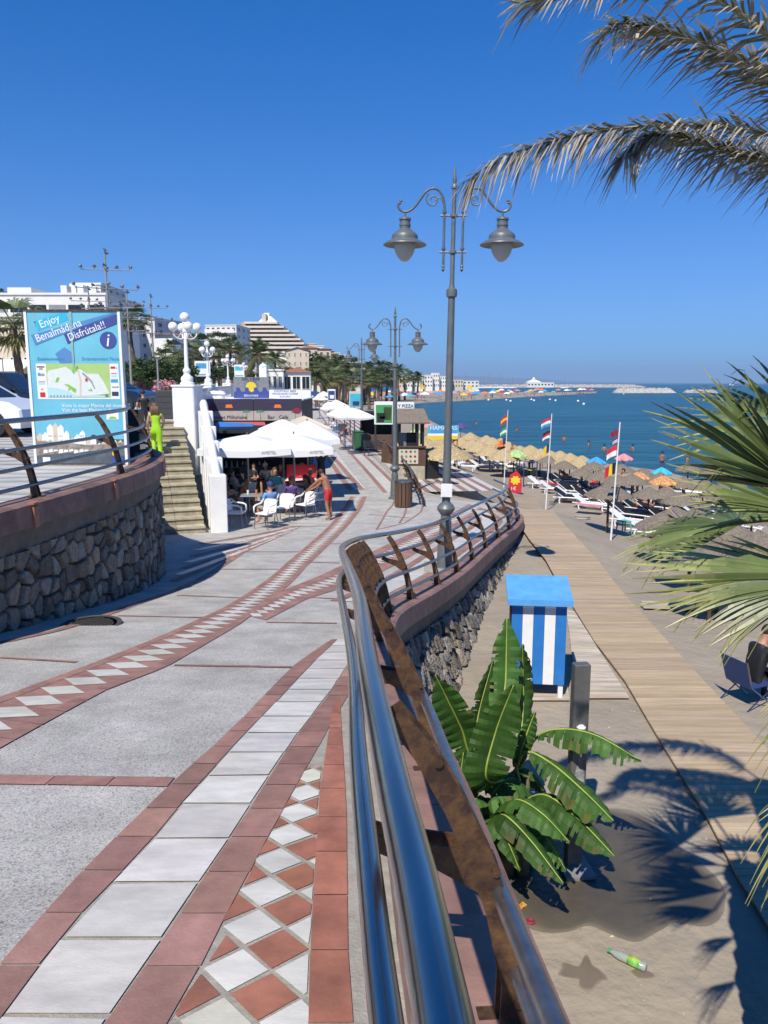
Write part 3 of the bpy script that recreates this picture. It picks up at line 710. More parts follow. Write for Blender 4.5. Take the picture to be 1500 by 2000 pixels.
def patch(name, pix, m, e, seed=1, jag=6):
    pts = [BG(*q) for q in pix]; r = random.Random(seed); out = []
    cl = catmull(pts+[pts[0]], 8)[:-1]
    cx = sum((p for p in cl), Vector())/len(cl)
    ring = [p+(p-cx)*.035*jag/6*mnoise.noise(p*(2.6 if jag < 10 else 11)+Vector((seed, 0, 0)))*(1 if jag < 10 else 1.6) for p in cl]
    mb = MB(); mb.v = [(cx.x, cx.y, bz(cx.x, cx.y)+e)]; rs = 5; n = len(ring)
    fr = (0, .3, .6, .8, .91, 1.0); tn = (1, 1, 1, 1, 1.2, 2.2) if m == 'wet_sand' else (1, 1, 1, 1, 1.25, 1.9)
    for k in range(1, rs+1):
        for p in ring: q = cx.lerp(p, fr[k]); mb.v.append((q.x, q.y, bz(q.x, q.y)+e))
    for i in range(n): mb.f.append((0, 1+i, 1+(i+1) % n))
    for k in range(rs-1):
        for i in range(n): j = (i+1) % n; mb.f.append((1+k*n+i, 1+(k+1)*n+i, 1+(k+1)*n+j, 1+k*n+j))
    mb.m = [0]*len(mb.f); o = None; me = bpy.data.meshes.new(name); me.from_pydata(mb.v, [], mb.f); me.materials.append(M[m])
    at = me.color_attributes.new('tint', 'FLOAT_COLOR', 'POINT'); tv = [1]+[tn[k]*(1+.25*(mnoise.noise(Vector(mb.v[1+(k-1)*n+i])*5)) if k > 2 else 1) for k in range(1, rs+1) for i in range(n)]
    at.data.foreach_set('color', [c for t in tv for c in (t, t, t, 1.0)]); me.update(); o = bpy.data.objects.new(name, me); COL.objects.link(o)
    return struct(o)
patch('puddle', [(960, 1660), (1040, 1610), (1120, 1585), (1200, 1580), (1262, 1592), (1300, 1632), (1345, 1668), (1405, 1720), (1420, 1770), (1385, 1808), (1318, 1802), (1290, 1815), (1245, 1840), (1195, 1826), (1150, 1808), (1105, 1822), (1050, 1820), (1010, 1800), (975, 1760)], 'wet_sand', .006, 3)
patch('wet_patch', [(1085, 1905), (1096, 1880), (1128, 1886), (1145, 1868), (1160, 1885), (1182, 1902), (1188, 1914), (1172, 1916), (1150, 1938), (1130, 1930), (1125, 1915)], 'damp', .006, 5, 22)
patch('wet_patch', [(1232, 1898), (1250, 1892), (1278, 1904), (1270, 1912), (1246, 1910)], 'damp', .006, 8, 22)

# ================================================================== double-arm street lamps
def spiral(c, r0, r1, a0, a1, n): return [(c[0]+(r0+(r1-r0)*i/n)*math.cos(a0+(a1-a0)*i/n), 0, c[1]+(r0+(r1-r0)*i/n)*math.sin(a0+(a1-a0)*i/n)) for i in range(n+1)]
def street_lamp(loc, label, group, H=7.0):
    t = thing('street_lamp', label, 'street lamp', loc, 0, group)
    k = H/7.0
    mb = MB(); mb.lathe([(.24, 0), (.24, .05), (.17, .08), (.15, .60), (.13, .66), (.125, .85), (.13, .9), (.105, .96), (.10, 1.03), (.13, 1.06), (.18, 1.12), (.19, 1.16), (.155, 1.22), (.09, 1.27)], 18)
    mb.build('base', M['lamp_grey'], t, smooth=R_(40))
    mb = MB(); mb.lathe([(.088, 1.25), (.068, 4.86), (.105, 4.88), (.11, 4.94), (.105, 5.0), (.06, 5.03), (.046, 5.1), (.04, 6.62), (.04, 6.64), (.062, 6.66), (.062, 6.70), (.03, 6.74), (.045, 6.80), (.028, 6.86), (.02, 6.98), (.0001, 7.03)], 14)
    for z in (5.62, 6.22): mb.lathe([(.05, z-.03), (.075, z-.02), (.075, z+.02), (.05, z+.03)], 12)
    for z in (5.62, 6.22): mb.tube([(-.27, 0, z), (.27, 0, z)], .018, 8)
    mb.build('pole', M['lamp_grey'], t, smooth=R_(40))
    for s in (-1, 1):
        mb = MB(); f = lambda L: [(s*a, b, c) for a, b, c in L]
        main = [(.16, 0, 5.32), (.16, 0, 6.2), (.17, 0, 6.36), (.21, 0, 6.50), (.29, 0, 6.585), (.39, 0, 6.60), (.48, 0, 6.55), (.56, 0, 6.45), (.64, 0, 6.34), (.74, 0, 6.25), (.84, 0, 6.225), (.92, 0, 6.26), (.955, 0, 6.32), (.935, 0, 6.37), (.90, 0, 6.36)]
        mb.tube(f([tuple(p) for p in catmull(main, 4)]), .021, 8)
        mb.tube(f(spiral((.36, 6.42), .125, .03, .9, -6.6, 26)), .013, 6)
        mb.tube(f([(.17, 0, 6.34), (.22, 0, 6.44), (.28, 0, 6.45), (.33, 0, 6.40)]), .012, 6)
        for z in (5.62, 6.22): mb.lathe([(.02, -.02), (.036, -.015), (.036, .015), (.02, .02)], 10, (s*.16, 0, z))
        mb.lathe([(.0001, -.07), (.018, -.05), (.03, -.025), (.018, 0), (.03, .02), (.02, .05)], 10, (s*.16, 0, 5.30))
        mb.ball((s*.91, 0, 6.40), .028, 8)
        mb.build('arm', M['lamp_grey'], t, smooth=R_(45))
        c = (s*.83, 0, 0)
        mb = MB(); mb.lathe([(.016, 6.23), (.016, 6.15), (.05, 6.14), (.078, 6.12), (.10, 6.12), (.105, 6.09), (.09, 6.075), (.09, 6.03), (.098, 6.02), (.098, 5.99), (.09, 5.98), (.09, 5.945), (.11, 5.93), (.15, 5.90), (.205, 5.86), (.225, 5.83), (.225, 5.775), (.24, 5.76), (.30, 5.735), (.37, 5.69), (.375, 5.675), (.36, 5.67), (.19, 5.72)], 24, c)
        h = mb.build('lamp_head', M['lamp_grey'], t, smooth=R_(35))
        mb = MB(); mb.lathe([(.185, 5.72), (.185, 5.66), (.17, 5.58), (.135, 5.50), (.09, 5.445), (.045, 5.41), (.0001, 5.40)], 20, c); mb.build('glass_bowl', M['lamp_glass'], h, smooth=True)
    t.scale = (k, k, k); return t
LG = 'grey double-arm street lamps along the promenade'
lp = PR(868, 1088); lp = P(868, 1092, 15.0); lp.z = gz(15.0)
L1 = street_lamp(lp, 'tall grey two-headed street lamp nearest the camera with a white notice on its pole', LG, 7.45)
L1.rotation_euler = (0, R_(.75), R_(-4)); L1.scale = (1.09, 1.09, 1.088)
for c_ in L1.children:
    if c_.name.split('.')[0] in ('arm', 'lamp_head'): c_.location.z = .06
    else: c_.scale = (.86, .86, 1)
mb = MB(); mb.box((0, -.125, 1.50), (.20, .012, .24)); nb = mb.build('notice', M['paint_white'], L1)
mb = MB(); mb.tube([(0, -.02, 1.57), (0, -.02, 1.59)], .10, 12); mb.build('clip', M['dull_steel'], L1)
mb = MB(); mb.box((0, 0, .03), (.75, .75, .07)); mb.build('plinth', M['grout'], L1)
d2 = 28.6; q = P(771, 975, d2); q.z = gz(d2)
L2 = street_lamp(q, 'second grey two-headed street lamp, standing by the brown litter bin', LG, 7.0)
d3 = 53.0; q = P(707, 858, d3); q.z = gz(d3)
tree_of(L2)
L3 = dup(L2, q, 0, 1.05, 'third grey two-headed street lamp, beside the green waste bin', LG)

# ================================================================== information sign with the town map
sg = thing('information_sign', 'large blue tourist information board with a town map in a white frame', 'sign', (0, 0, 0))
d = 14.6; bl, br, tl, tr = P(69, 907, d), P(250, 904, d), P(51, 608, d), P(237, 607, d)
x0, x1, z0, z1 = (bl.x+tl.x)/2, (br.x+tr.x)/2, -1.53, tl.z; Wd, Hd = x1-x0, z1-z0
sg.location = (x0, d, z0)
def sp(u, v, e=0): return (u*Wd, -.05-e, v*Hd)     # u right, v up, e layers proud of the board
def spoly(name, pts, m, e, parent, th=.002):
    mb = MB(); mb.slab([sp(u, v, e) for u, v in pts], (0, -1, 0), th); return mb.build(name, M[m], parent)
mb = MB(); mb.box((Wd/2, 0, Hd/2), (Wd-.06, .09, Hd-.02)); mb.build('board', M['sign_sky'], sg)
mb = MB()
for u in (.02, Wd-.02): mb = MB(); mb.box((u, 0, Hd/2), (.05, .13, Hd)); mb.build('frame_post', M['paint_white'], sg)
mb = MB(); mb.box((Wd/2, 0, Hd+.012), (Wd+.02, .15, .03)); mb.build('cap_rail', M['rust'], sg); mb = MB(); mb.box((Wd/2, 0, -.0), (Wd, .12, .04)); mb.build('bottom_rail', M['rust'], sg)
pn = mb = MB(); mb.slab([sp(.03, .0), sp(.97, .0), sp(.97, 1), sp(.03, 1)], (0, -1, 0), .002); pn = mb.build('printed_panel', M['sign_sky'], sg)
R15 = R_(19.5)
tx = lambda s, u, v, size, m, rot=0, e=.011, al='LEFT', sx=1: text(s, size, M[m], pn, sp(u, v, e), (math.pi/2, -rot, 0), .001, al, sx=sx)
def band(u, v, l, h, m, e, s='', size=.17, sx=.9, a0=.07):
    ca, sa = math.cos(R15), math.sin(R15); at = lambda a, b: (u+(a*ca-b*sa)/Wd, v+(a*sa+b*ca)/Hd); pts = []
    for a, b in ((0, 0), (l, 0), (l, h), (0, h)): pts.append(at(a, b))
    pts = [(min(.965, q[0]), min(.995, q[1])) for q in pts]
    spoly('title_band', pts, m, e, pn); q = at(a0, h*.5); tx(s, q[0], q[1], size, 'sign_text', R15, e+.004, sx=sx)
band(.135, .872, .62, .185, 'sign_cyan', .003, 'Enjoy', .20); band(.097, .782, 1.75, .20, 'sign_mid', .006, 'Benalmádena', .20, .86, .05); band(.438, .793, 1.09, .18, 'sign_navy', .012, 'Disfrútala!!', .19, .88, .05)
mb = MB(); c = sp(.865, .815, .009); mb.tube([(c[0], c[1], c[2]), (c[0], c[1]-.002, c[2])], .155, 32); mb.build('badge', M['sign_navy'], pn)
tx('i', .865, .812, .34, 'sign_text', -.15, .013, 'CENTER')
spoly('faded_shape', [(.30, .73), (.40, .77), (.47, .74), (.50, .69), (.45, .665), (.34, .665)], 'sign_mid', .003, pn); tx('Entertainment Places', .78, .695, .085, 'sign_mid', 0, .006, 'CENTER'); tx('Establecimientos', .25, .695, .075, 'sign_mid', 0, .008, 'CENTER')
mp = spoly('map', [(.085, .435), (.955, .435), (.955, .665), (.085, .665)], 'paint_white', .003, pn)
spoly('map_field', [(.19, .445), (.86, .445), (.86, .665), (.19, .665)], 'map_green', .006, mp)
spoly('map_sea', [(.19, .447), (.855, .447), (.70, .462), (.58, .452), (.45, .475), (.33, .51), (.19, .53)], 'map_sea', .009, mp)
spoly('map_land', [(.20, .51), (.32, .50), (.44, .475), (.50, .455), (.62, .455), (.72, .462), (.85, .47), (.80, .54), (.74, .60), (.62, .60), (.55, .63), (.48, .61), (.40, .645), (.30, .63), (.22, .62), (.20, .60)], 'map_land', .012, mp)
for pl in ([(.28, .545), (.31, .545), (.33, .575), (.30, .575)], [(.37, .535), (.42, .53), (.50, .50), (.49, .475), (.46, .485), (.44, .50), (.41, .485), (.42, .51)], [(.46, .61), (.52, .615), (.53, .65), (.48, .64)], [(.62, .49), (.67, .485), (.66, .505)]): spoly('map_park', pl, 'park_green', .015, mp)
spoly('map_road', [(.53, .455), (.545, .455), (.56, .56), (.53, .64), (.515, .64), (.54, .56)], 'cream_far', .015, mp); spoly('map_road', [(.57, .60), (.66, .545), (.69, .50), (.70, .503), (.67, .555), (.58, .61)], 'grey', .017, mp)
spoly('map_marker', [(.60, .55), (.625, .55), (.625, .57), (.60, .57)], 'red', .018, mp)
for i in range(7): spoly('map_icon', [(.215+i*.035, .448), (.232+i*.035, .448), (.232+i*.035, .46), (.215+i*.035, .46)], 'grey', .013, mp)
for (u, v, wd, h, m) in ((.095, .64, .08, .008, 'maroon'), (.12, .625, .035, .012, 'grey'), (.10, .585, .025, .02, 'sea_blue'), (.125, .585, .045, .016, 'grey'), (.10, .545, .07, .006, 'pink'), (.10, .53, .07, .012, 'map_sea'), (.12, .495, .03, .008, 'orange'), (.11, .447, .055, .032, 'red'),
    (.872, .632, .05, .014, 'red'), (.93, .632, .012, .008, 'grey'), (.875, .597, .06, .008, 'pink'), (.875, .578, .06, .012, 'map_sea'), (.868, .542, .075, .022, 'sea_blue'), (.875, .508, .05, .009, 'grey'), (.93, .508, .014, .009, 'navy'), (.872, .455, .07, .028, 'navy'), (.80, .453, .03, .014, 'green')):
    spoly('map_advert', [(u, v), (u+wd, v), (u+wd, v+h), (u, v+h)], m, .006 if u < .8 or u > .86 else .02, mp)
tx('Visita la mejor Marina del mundo', .33, .392, .098, 'sign_text', 0, .006, 'LEFT', .92); tx('Visit the best Marina in the world', .33, .362, .098, 'sign_text', 0, .006, 'LEFT', .92)
ph = spoly('marina_photo', [(.03, .0), (.97, .0), (.97, .17), (.03, .17)], 'photo_water', .003, pn)
rp_ = random.Random(5)
for i in range(16):
    u0 = .04+i*.057; hh = (.24 if 2 <= i < 5 else .19 if i < 9 else .15)+rp_.uniform(-.02, .03)*(1 if i < 12 else .5); spoly('photo_town', [(u0, .11), (u0+.065, .11), (u0+.065, hh-.01), (u0+.04, hh+.012), (u0+.02, hh), (u0, hh-.012)], 'cream_far' if i % 3 == 0 else 'paint_white', .006+.0006*(i % 3), ph)
    for k in range(3): spoly('photo_window', [(u0+.01, .125+k*.03), (u0+.05, .125+k*.03), (u0+.05, .137+k*.03), (u0+.01, .137+k*.03)], 'photo_town', .0085, ph) if .137+k*.03 < hh-.02 else None
spoly('photo_quay', [(.03, .06), (.60, .09), (.97, .12), (.97, .15), (.60, .13), (.30, .15), (.03, .16)], 'photo_quay', .009, ph); 
for i in range(9): spoly('photo_boat', [(.10+i*.055, .075+.006*(i % 3)), (.15+i*.055, .08+.006*(i % 3)), (.145+i*.055, .10+.006*(i % 2)), (.105+i*.055, .10)], 'paint_white', .012, ph)
spoly('photo_emblem', [(.09, .015), (.17, .015), (.17, .05), (.09, .05)], 'paint_white', .014, ph)
sq = spoly('logo', [(.80, .30), (.93, .30), (.93, .355), (.80, .355)], 'paint_white', .006, pn); spoly('logo_mark', [(.82, .305), (.91, .305), (.89, .32), (.84, .32)], 'park_green', .009, sq)
sq = spoly('crest', [(.83, .005), (.96, .005), (.96, .06), (.83, .06)], 'sign_navy', .016, pn); spoly('crest_mark', [(.84, .062), (.91, .062), (.91, .095), (.84, .10)], 'yellow', .012, sq)
spoly('rust_streak', [(.475, .60), (.495, .60), (.50, 1), (.472, 1)], 'rust_stain', .0145, pn); spoly('rust_streak', [(.10, .9), (.112, .9), (.113, 1), (.098, 1)], 'rust_stain', .003, pn)
# small service box beside the sign
mb = MB(); mb.bbox((0, 0, .5), (.5, .4, 1.0), .02); o = mb.build('utility_box', M['glass_dark']); o.location = (P(275, 850, 15.5).x-.25, 15.6, -1.53); tag(o, 'dark utility box standing between the map sign and the steps', 'utility box')

# ================================================================== striped cabinet, shower, litter
q = BG(1050, 1366); cab = thing('storage_cabinet', 'blue and white striped wooden beach cabinet with a sky blue sloping lid', 'cabinet', (q.x, q.y+.25, bz(q.x, q.y)+.05), R_(-6))
cw, ch, cd, lg = .80, 1.30, .62, .22
mb = MB()
for a in (-1, 1):
    for b in (-1, 1): mb = MB(); mb.box((a*(cw/2-.05), b*(cd/2-.05), lg/2), (.07, .07, lg)); mb.build('leg', M['paint_white'], cab)
mb = MB(); mb.box((0, .012, lg+ch/2), (cw-.01, cd-.03, ch)); mb.build('body', M['wood_brown'], cab)
fr = None
for i in range(5):
    mb = MB(); wv = cw/5; mb.bbox((-cw/2+wv*(i+.5), -cd/2-.004, lg+ch/2), (wv-.003, .022, ch), .003); mb.build('front_board', M['paint_blue' if i % 2 == 0 else 'paint_white'], cab)
mb = MB(); y0, y1 = -cd/2-.10, cd/2+.05; za, zb_ = lg+ch-.01, lg+ch+.17; xx = cw/2+.07
mb.slab([(-xx, y0, za), (xx, y0, za), (xx, y1, zb_), (-xx, y1, zb_)], (0, -.35, .94), .035)
mb.slab([(-xx, y0-.03, za-.045), (xx, y0-.03, za-.045), (xx, y0-.03, za+.035), (-xx, y0-.03, za+.035)], (0, -1, 0), .025)
mb.build('lid', M['paint_sky'], cab)
mb = MB(); mb.slab([(-cw/2+.02, cd/2, lg+ch), (cw/2-.02, cd/2, lg+ch), (cw/2-.02, cd/2, zb_-.02), (-cw/2+.02, cd/2, zb_-.02)], (0, 1, 0), .02); mb.add([(s*(cw/2-.02), y, z) for s in (-1, 1) for y, z in ((-cd/2, lg+ch), (cd/2, lg+ch), (cd/2, zb_-.02))], [(0, 1, 2), (3, 4, 5)]); mb.build('gable', M['wood_brown'], cab)
mb = MB(); mb.slab([(-.55, -.30, .9), (-.42, -.42, .45), (-.40, -.38, .45), (-.44, -.25, 1.0)], (-.7, -.7, 0), .01); mb.box((-.47, -.2, 1.08), (.03, .12, .14)); nb2 = mb.build('notice_board', M['mid_grey'], cab)
q = BG(1118, 1692); sh = thing('beach_shower', 'flat grey metal beach shower post with a white tap, stained below it', 'shower', (q.x, q.y, bz(q.x, q.y)), R_(8))
mb = MB(); mb.bbox((0, 0, 1.05), (.155, .10, 2.1), .008); mb.build('post', mat('shower_metal', (.15, .15, .145), .5, metal=.35, var=.3, scale=5, dirt=.4, dcol=(.16, .15, .13)), sh)
mb = MB(); mb.tube([(0, -.05, 1.45), (0, -.10, 1.45), (0, -.13, 1.42), (0, -.13, 1.38)], .028, 10); mb.lathe([(.04, 0), (.045, .03), (.02, .05)], 10, (0, -.06, 1.46)); mb.build('tap', M['plastic_white'], sh)
mb = MB(); mb.slab([(-.045, -.0505, .72), (.05, -.0505, .70), (.055, -.0505, 1.0), (.02, -.0505, 1.12), (.005, -.0505, 1.32), (-.02, -.0505, 1.1), (-.05, -.0505, .95)], (0, -1, 0), .002); mb.build('lime_stain', mat('lime', (.42, .43, .43), .7, col2=(.10, .10, .10), lo=.45, hi=.6, scale=14), sh)
mb = MB(); mb.box((0, -.06, .02), (.3, .34, .04)); mb.build('foot_plate', M['mid_grey'], sh)
q = BG(1226, 1882); bt = thing('plastic_bottle', 'empty plastic bottle with a yellow and green label lying on the sand', 'bottle', (q.x, q.y, bz(q.x, q.y)+.04), R_(-38)); 
mb = MB(); pr = [(.0001, -.15), (.03, -.15), (.036, -.14), (.036, .06), (.03, .10), (.016, .14), (.013, .15)]; mb.M = Matrix.Rotation(math.pi/2, 4, 'Y') @ Matrix.Rotation(math.pi, 4, 'X'); mb.lathe(pr, 14); mb.build('body', M['bottle_plastic'], bt, smooth=True)
mb = MB(); mb.M = Matrix.Rotation(math.pi/2, 4, 'Y') @ Matrix.Rotation(math.pi, 4, 'X'); mb.lathe([(.0375, -.10), (.0375, .0)], 14); mb.build('label', mat('bottle_label', (.65, .7, .05), .5, col2=(.08, .4, .1), lo=.45, hi=.55, scale=14), bt, smooth=True)
mb = MB(); mb.M = Matrix.Rotation(math.pi/2, 4, 'Y') @ Matrix.Rotation(math.pi, 4, 'X'); mb.lathe([(.017, .145), (.017, .172), (.0001, .173)], 12); mb.build('cap', M['green'], bt)
q = BG(1016, 1776); mb = MB(); mb.add([(-.06, -.03, .008), (0, -.035, .03), (.07, -.02, .012), (.07, .03, .02), (0, .03, .006), (-.06, .035, .02)], [(0, 1, 4, 5), (1, 2, 3, 4)]); mb.slab([(-.06, -.03, .0), (.07, -.02, .0), (.07, .03, .0), (-.06, .035, .0)], (0, 0, 1), .006)
o = mb.build('wrapper', mat('wrapper_print', (.6, .1, .03), .4, col2=(.75, .6, .1), lo=.45, hi=.55, scale=18)); o.location = (q.x, q.y, bz(q.x, q.y)+.01); o.rotation_euler = (0, 0, .7); tag(o, 'crumpled orange and red snack wrapper on the wet sand by the railing', 'wrapper')
q = BG(1036, 1803); mb = MB(); mb.lathe([(.03, 0), (.042, .012), (.03, .02), (.018, .012)], 12); o = mb.build('litter', M['maroon']); o.location = (q.x, q.y, bz(q.x, q.y)+.008); tag(o, 'small dark red scrap of litter at the edge of the puddle', 'litter')

# ================================================================== banana plant
q = BG(1000, 1690); B0 = Vector((q.x, q.y, bz(q.x, q.y)))
bp = thing('banana_plant', 'banana plant with broad torn green leaves growing at the foot of the beach wall', 'banana plant', B0)
mb = MB(); r = random.Random(5)
for k in range(6):
    a = k*1.05; x, y = .10*math.cos(a), .10*math.sin(a); h = r.uniform(.7, 1.15); mb.tube([(x*1.5, y*1.5, -.05), (x, y, h*.5), (x*.9+r.uniform(-.06, .06), y*.9+r.uniform(-.06, .06), h)], [.075, .055, .035], 8)
for k in range(14):
    a = r.uniform(0, 6.28); mb.tube([(.12*math.cos(a), .12*math.sin(a), r.uniform(.3, .7)), (.2*math.cos(a), .2*math.sin(a), r.uniform(.3, .6)), (.24*math.cos(a), .24*math.sin(a), r.uniform(.05, .25))], [.02, .018, .006], 5)
mb.build('stem', M['banana_trunk'], bp, smooth=True)
def banana_leaf(basepix, ctrl, tippix, ds, width, face=0, droop=.5, torn=.5, seed=1, start=.18, tint=1.0):
    r = random.Random(seed)
    pts = [P(*basepix, ds[0])-B0] + [P(*c, dd)-B0 for c, dd in ctrl] + [P(*tippix, ds[1])-B0]
    root = Vector((r.uniform(-.05, .05), r.uniform(-.05, .05), min(.9, max(.3, pts[0].z-.25))))
    cl = catmull([root]+pts, 14); cl = resample(cl, 46); n = len(cl)
    mb = MB(); mb.tube(cl, [.015*(1-.85*i/n)+.002 for i in range(n)], 6); rib = mb.build('leaf_rib', M['banana_rib'], bp, smooth=True)
    mb = MB(); i0 = int(n*start); half = {}
    upr = (cl[-1]-cl[i0]).normalized().z > .5
    for sd in (-1, 1):
        prev = None; tear = 0
        for i in range(i0, n):
            u = (i-i0)/(n-1-i0); t = (cl[min(i+1, n-1)]-cl[i-1]).normalized()
            side = t.cross(Vector((.25, -1, 0)) if upr else Vector((0, 0, 1))); side = side.normalized() if side.length > .2 else Vector((1, 0, 0))
            nrm = side.cross(t).normalized()
            side = (side*math.cos(face)+nrm*math.sin(face)).normalized(); nrm = side.cross(t)
            if sd == 1 and False: pass
            wv = width*(math.sin(math.pi*min(1, (u*.93+.05)))**.55)*(1 if u < .8 else 1-.5*(u-.8)/.2)
            tear = tear*.8+r.uniform(-1, 1)*torn*.16
            row = []
            for k in range(5):
                s = k/4; dn = droop*s*s*wv*(1+.35*mnoise.noise((i*.31, seed*3.1, sd))*torn*2)
                p = cl[i]+side*sd*wv*s*(1-.18*droop)+nrm*(.16*wv*math.sin(s*2.4))-Vector((0, 0, dn))+t*(s*.10*wv*(1+tear*2))+nrm*.009*math.sin(i*2.1)*s
                row.append(p)
            if prev is not None:
                cut = r.random() < torn*.36 
                c = tint*r.uniform(.85, 1.15)
                edge = r.random() < .16
                for k in range(4):
                    if edge and k == 3: mb.add([prev[k], row[k], row[k+1], prev[k+1]], [(0, 1, 2, 3) if sd > 0 else (3, 2, 1, 0)], 0, (c*2.6, c*1.15, c*1.6)); continue
                    if cut and k == 3: continue
                    if cut and k >= 1+(r.random() < .5):
                        m0 = prev[k+1].lerp(row[k+1], .55)
                        mb.add([prev[k], row[k], row[k].lerp(row[k+1], .35) if k == 3 else row[k+1].lerp(prev[k+1], .35), prev[k+1]], [(0, 1, 2, 3) if sd > 0 else (3, 2, 1, 0)], 0, (c, c, c*.9))
                    else: mb.add([prev[k], row[k], row[k+1], prev[k+1]], [(0, 1, 2, 3) if sd > 0 else (3, 2, 1, 0)], 0, (c, c, c*.9))
            prev = row
    o = mb.build('leaf_blade', M['banana'], rib, smooth=True); return rib
BL = [((925, 1480), [((900, 1420), 6.7)], (850, 1318), (6.8, 6.5), .17, .25, .15, .25),
 ((950, 1520), [((968, 1430), 6.4)], (1003, 1338), (6.4, 6.35), .21, .3, .1, .15),
 ((985, 1400), [((988, 1320), 7.2)], (990, 1208), (7.0, 7.3), .17, .2, .1, .6),
 ((1015, 1460), [((1022, 1370), 7.3)], (1020, 1258), (7.1, 7.3), .15, -.5, .2, .5),
 ((1040, 1450), [((1085, 1425), 6.9), ((1160, 1435), 6.7)], (1252, 1486), (7.0, 6.5), .16, 0, .95, .75),
 ((1025, 1470), [((1075, 1490), 6.6), ((1140, 1545), 6.3)], (1198, 1603), (6.8, 6.0), .20, 0, .75, .7),
 ((1020, 1570), [((1065, 1553), 6.5), ((1130, 1600), 6.2)], (1200, 1672), (6.7, 5.9), .17, 0, .7, .6),
 ((985, 1590), [((1010, 1562), 6.3), ((1060, 1590), 6.1)], (1112, 1645), (6.6, 5.95), .17, 0, .6, .3),
 ((968, 1610), [((985, 1592), 6.15), ((1035, 1640), 5.95)], (1100, 1725), (6.5, 5.7), .15, 0, .7, .5),
 ((960, 1630), [((965, 1600), 6.2), ((990, 1640), 6.0)], (1015, 1700), (6.5, 5.9), .13, 0, .5, .5),
 ((920, 1560), [((918, 1500), 6.5)], (935, 1430), (6.6, 6.6), .12, -.3, .2, .3),
 ((940, 1500), [((930, 1420), 7.0)], (962, 1290), (6.9, 7.2), .16, -.4, .2, .6),
 ((1000, 1520), [((1025, 1500), 7.0), ((1060, 1545), 7.1)], (1085, 1600), (6.9, 7.0), .17, 0, .7, .5),
 ((960, 1560), [((1000, 1520), 6.8)], (1040, 1560), (6.7, 6.9), .2, 0, .6, .4),
 ((905, 1570), [((900, 1520), 6.4)], (905, 1470), (6.5, 6.4), .10, .4, .3, .3),
 ((1010, 1490), [((1030, 1430), 6.9)], (1045, 1390), (6.9, 6.9), .09, .2, .2, .3),
 ((950, 1600), [((930, 1560), 6.2)], (905, 1600), (6.4, 6.1), .13, 0, .5, .4),
 ((1000, 1610), [((1045, 1620), 6.4), ((1070, 1640), 6.3)], (1105, 1700), (6.5, 6.2), .14, 0, .8, .6)]
for i, (b, c, tp, ds, wd, fc, dr, tn) in enumerate(BL): banana_leaf(b, c, tp, ds, wd*1.0, fc, dr, tn, seed=20+i, start=.34 if i in (4, 5, 6) else .26, tint=rng.uniform(.75, 1.45))

# ================================================================== fan palm and date palm at the right edge
def fan_leaf(root, hub, tips, parent, width=.03, seed=1, dead=.25, down=.1):
    r = random.Random(seed); hub = Vector(hub); root = Vector(root); L = parent.location
    mb = MB(); mid = (hub+root)/2+Vector((0, 0, .08)); mb.tube(resample(catmull([root-L, mid-L, hub-L], 6), 8), .014, 6); pt = mb.build('petiole', M['rachis'], parent, smooth=True)
    mb = MB(); width *= .8
    tips = [Vector(t)-L for t in tips]; h = hub-L
    dense = resample(tips, int(len(tips)*2.7)); n = len(dense); ax = [(d-h) for d in dense]
    for i, d in enumerate(dense):
        ln = r.uniform(.80, 1.05); v = (d-h)*ln; l = v.length; v2 = v.normalized()
        nx = dense[min(i+1, n-1)]-dense[max(i-1, 0)]; side = (nx-v2*nx.dot(v2)); side = side.normalized() if side.length > 1e-4 else Vector((0, 0, 1)); up_ = side.cross(v2)
        up_ = up_ if up_.z > 0 else -up_; prev = None; m = 9; kk = r.uniform(-.02, .02); dd = r.uniform(.3, 1.6)*down; tone = r.uniform(.65, 1.3)
        lat = (i/n-.5)
        for k in range(m+1):
            s = k/m; wv = width*(.35+.9*math.sin(math.pi*min(1, s*.62+.14)))*max(.06, 1-max(0, s-.45)/.55)**.8
            p = h+v*s+side*kk*math.sin(s*3)-Vector((0, 0, dd*l*max(0, s-.45)**2*2.2))
            row = (p-side*wv*.5-up_*wv*.22, p+up_*wv*.18, p+side*wv*.5-up_*wv*.22)
            if prev:
                tp = max(0, (s-1+dead)/dead); c = (tone*(1+1.9*tp), tone*(1+1.1*tp), tone*(1+1.6*tp))
                mb.add([prev[0], prev[1], row[1], row[0]], [(0, 1, 2, 3)], 0, c); mb.add([prev[1], prev[2], row[2], row[1]], [(0, 1, 2, 3)], 0, c)
            prev = row
        for _ in range(1 if r.random() < .35 else 0):   # loose thread
            a = h+v*r.uniform(.6, .8); b = a+v2*.12+Vector((r.uniform(-.04, .04), 0, -r.uniform(.05, .16))); mb.tube([a, (a+b)/2+Vector((0, 0, .02)), b], .0022, 3, 0, (1.9, 1.5, 1.3))
    return mb.build('fan_blade', M['fan'], pt)
FB = Vector((2.32, 3.55, 0)); FB.z = bz(FB.x, FB.y)
fp = thing('fan_palm', 'fan palm with green blades and dry straw tips reaching in at the right edge', 'palm', FB)
mb = MB(); r = random.Random(8); m = 30; pts = [(0.02*math.sin(i), .02*math.cos(i*1.3), 4.1*i/m) for i in range(m+1)]; mb.tube(pts, [.17+.03*(i % 2) for i in range(m+1)], 12); mb.build('trunk', M['trunk'], fp)
C_ = FB+Vector((0, 0, 4.05))
fan_leaf(C_, P(1560, 955, 3.35), [P(1520, 690, 3.2), P(1440, 740, 3.2), P(1385, 697, 3.3), P(1352, 712, 3.2), P(1305, 757, 3.2), P(1268, 790, 3.3), P(1270, 835, 3.1), P(1275, 862, 3.1), P(1305, 905, 3.2), P(1330, 925, 3.3)], fp, .040, 1, .16, .06)
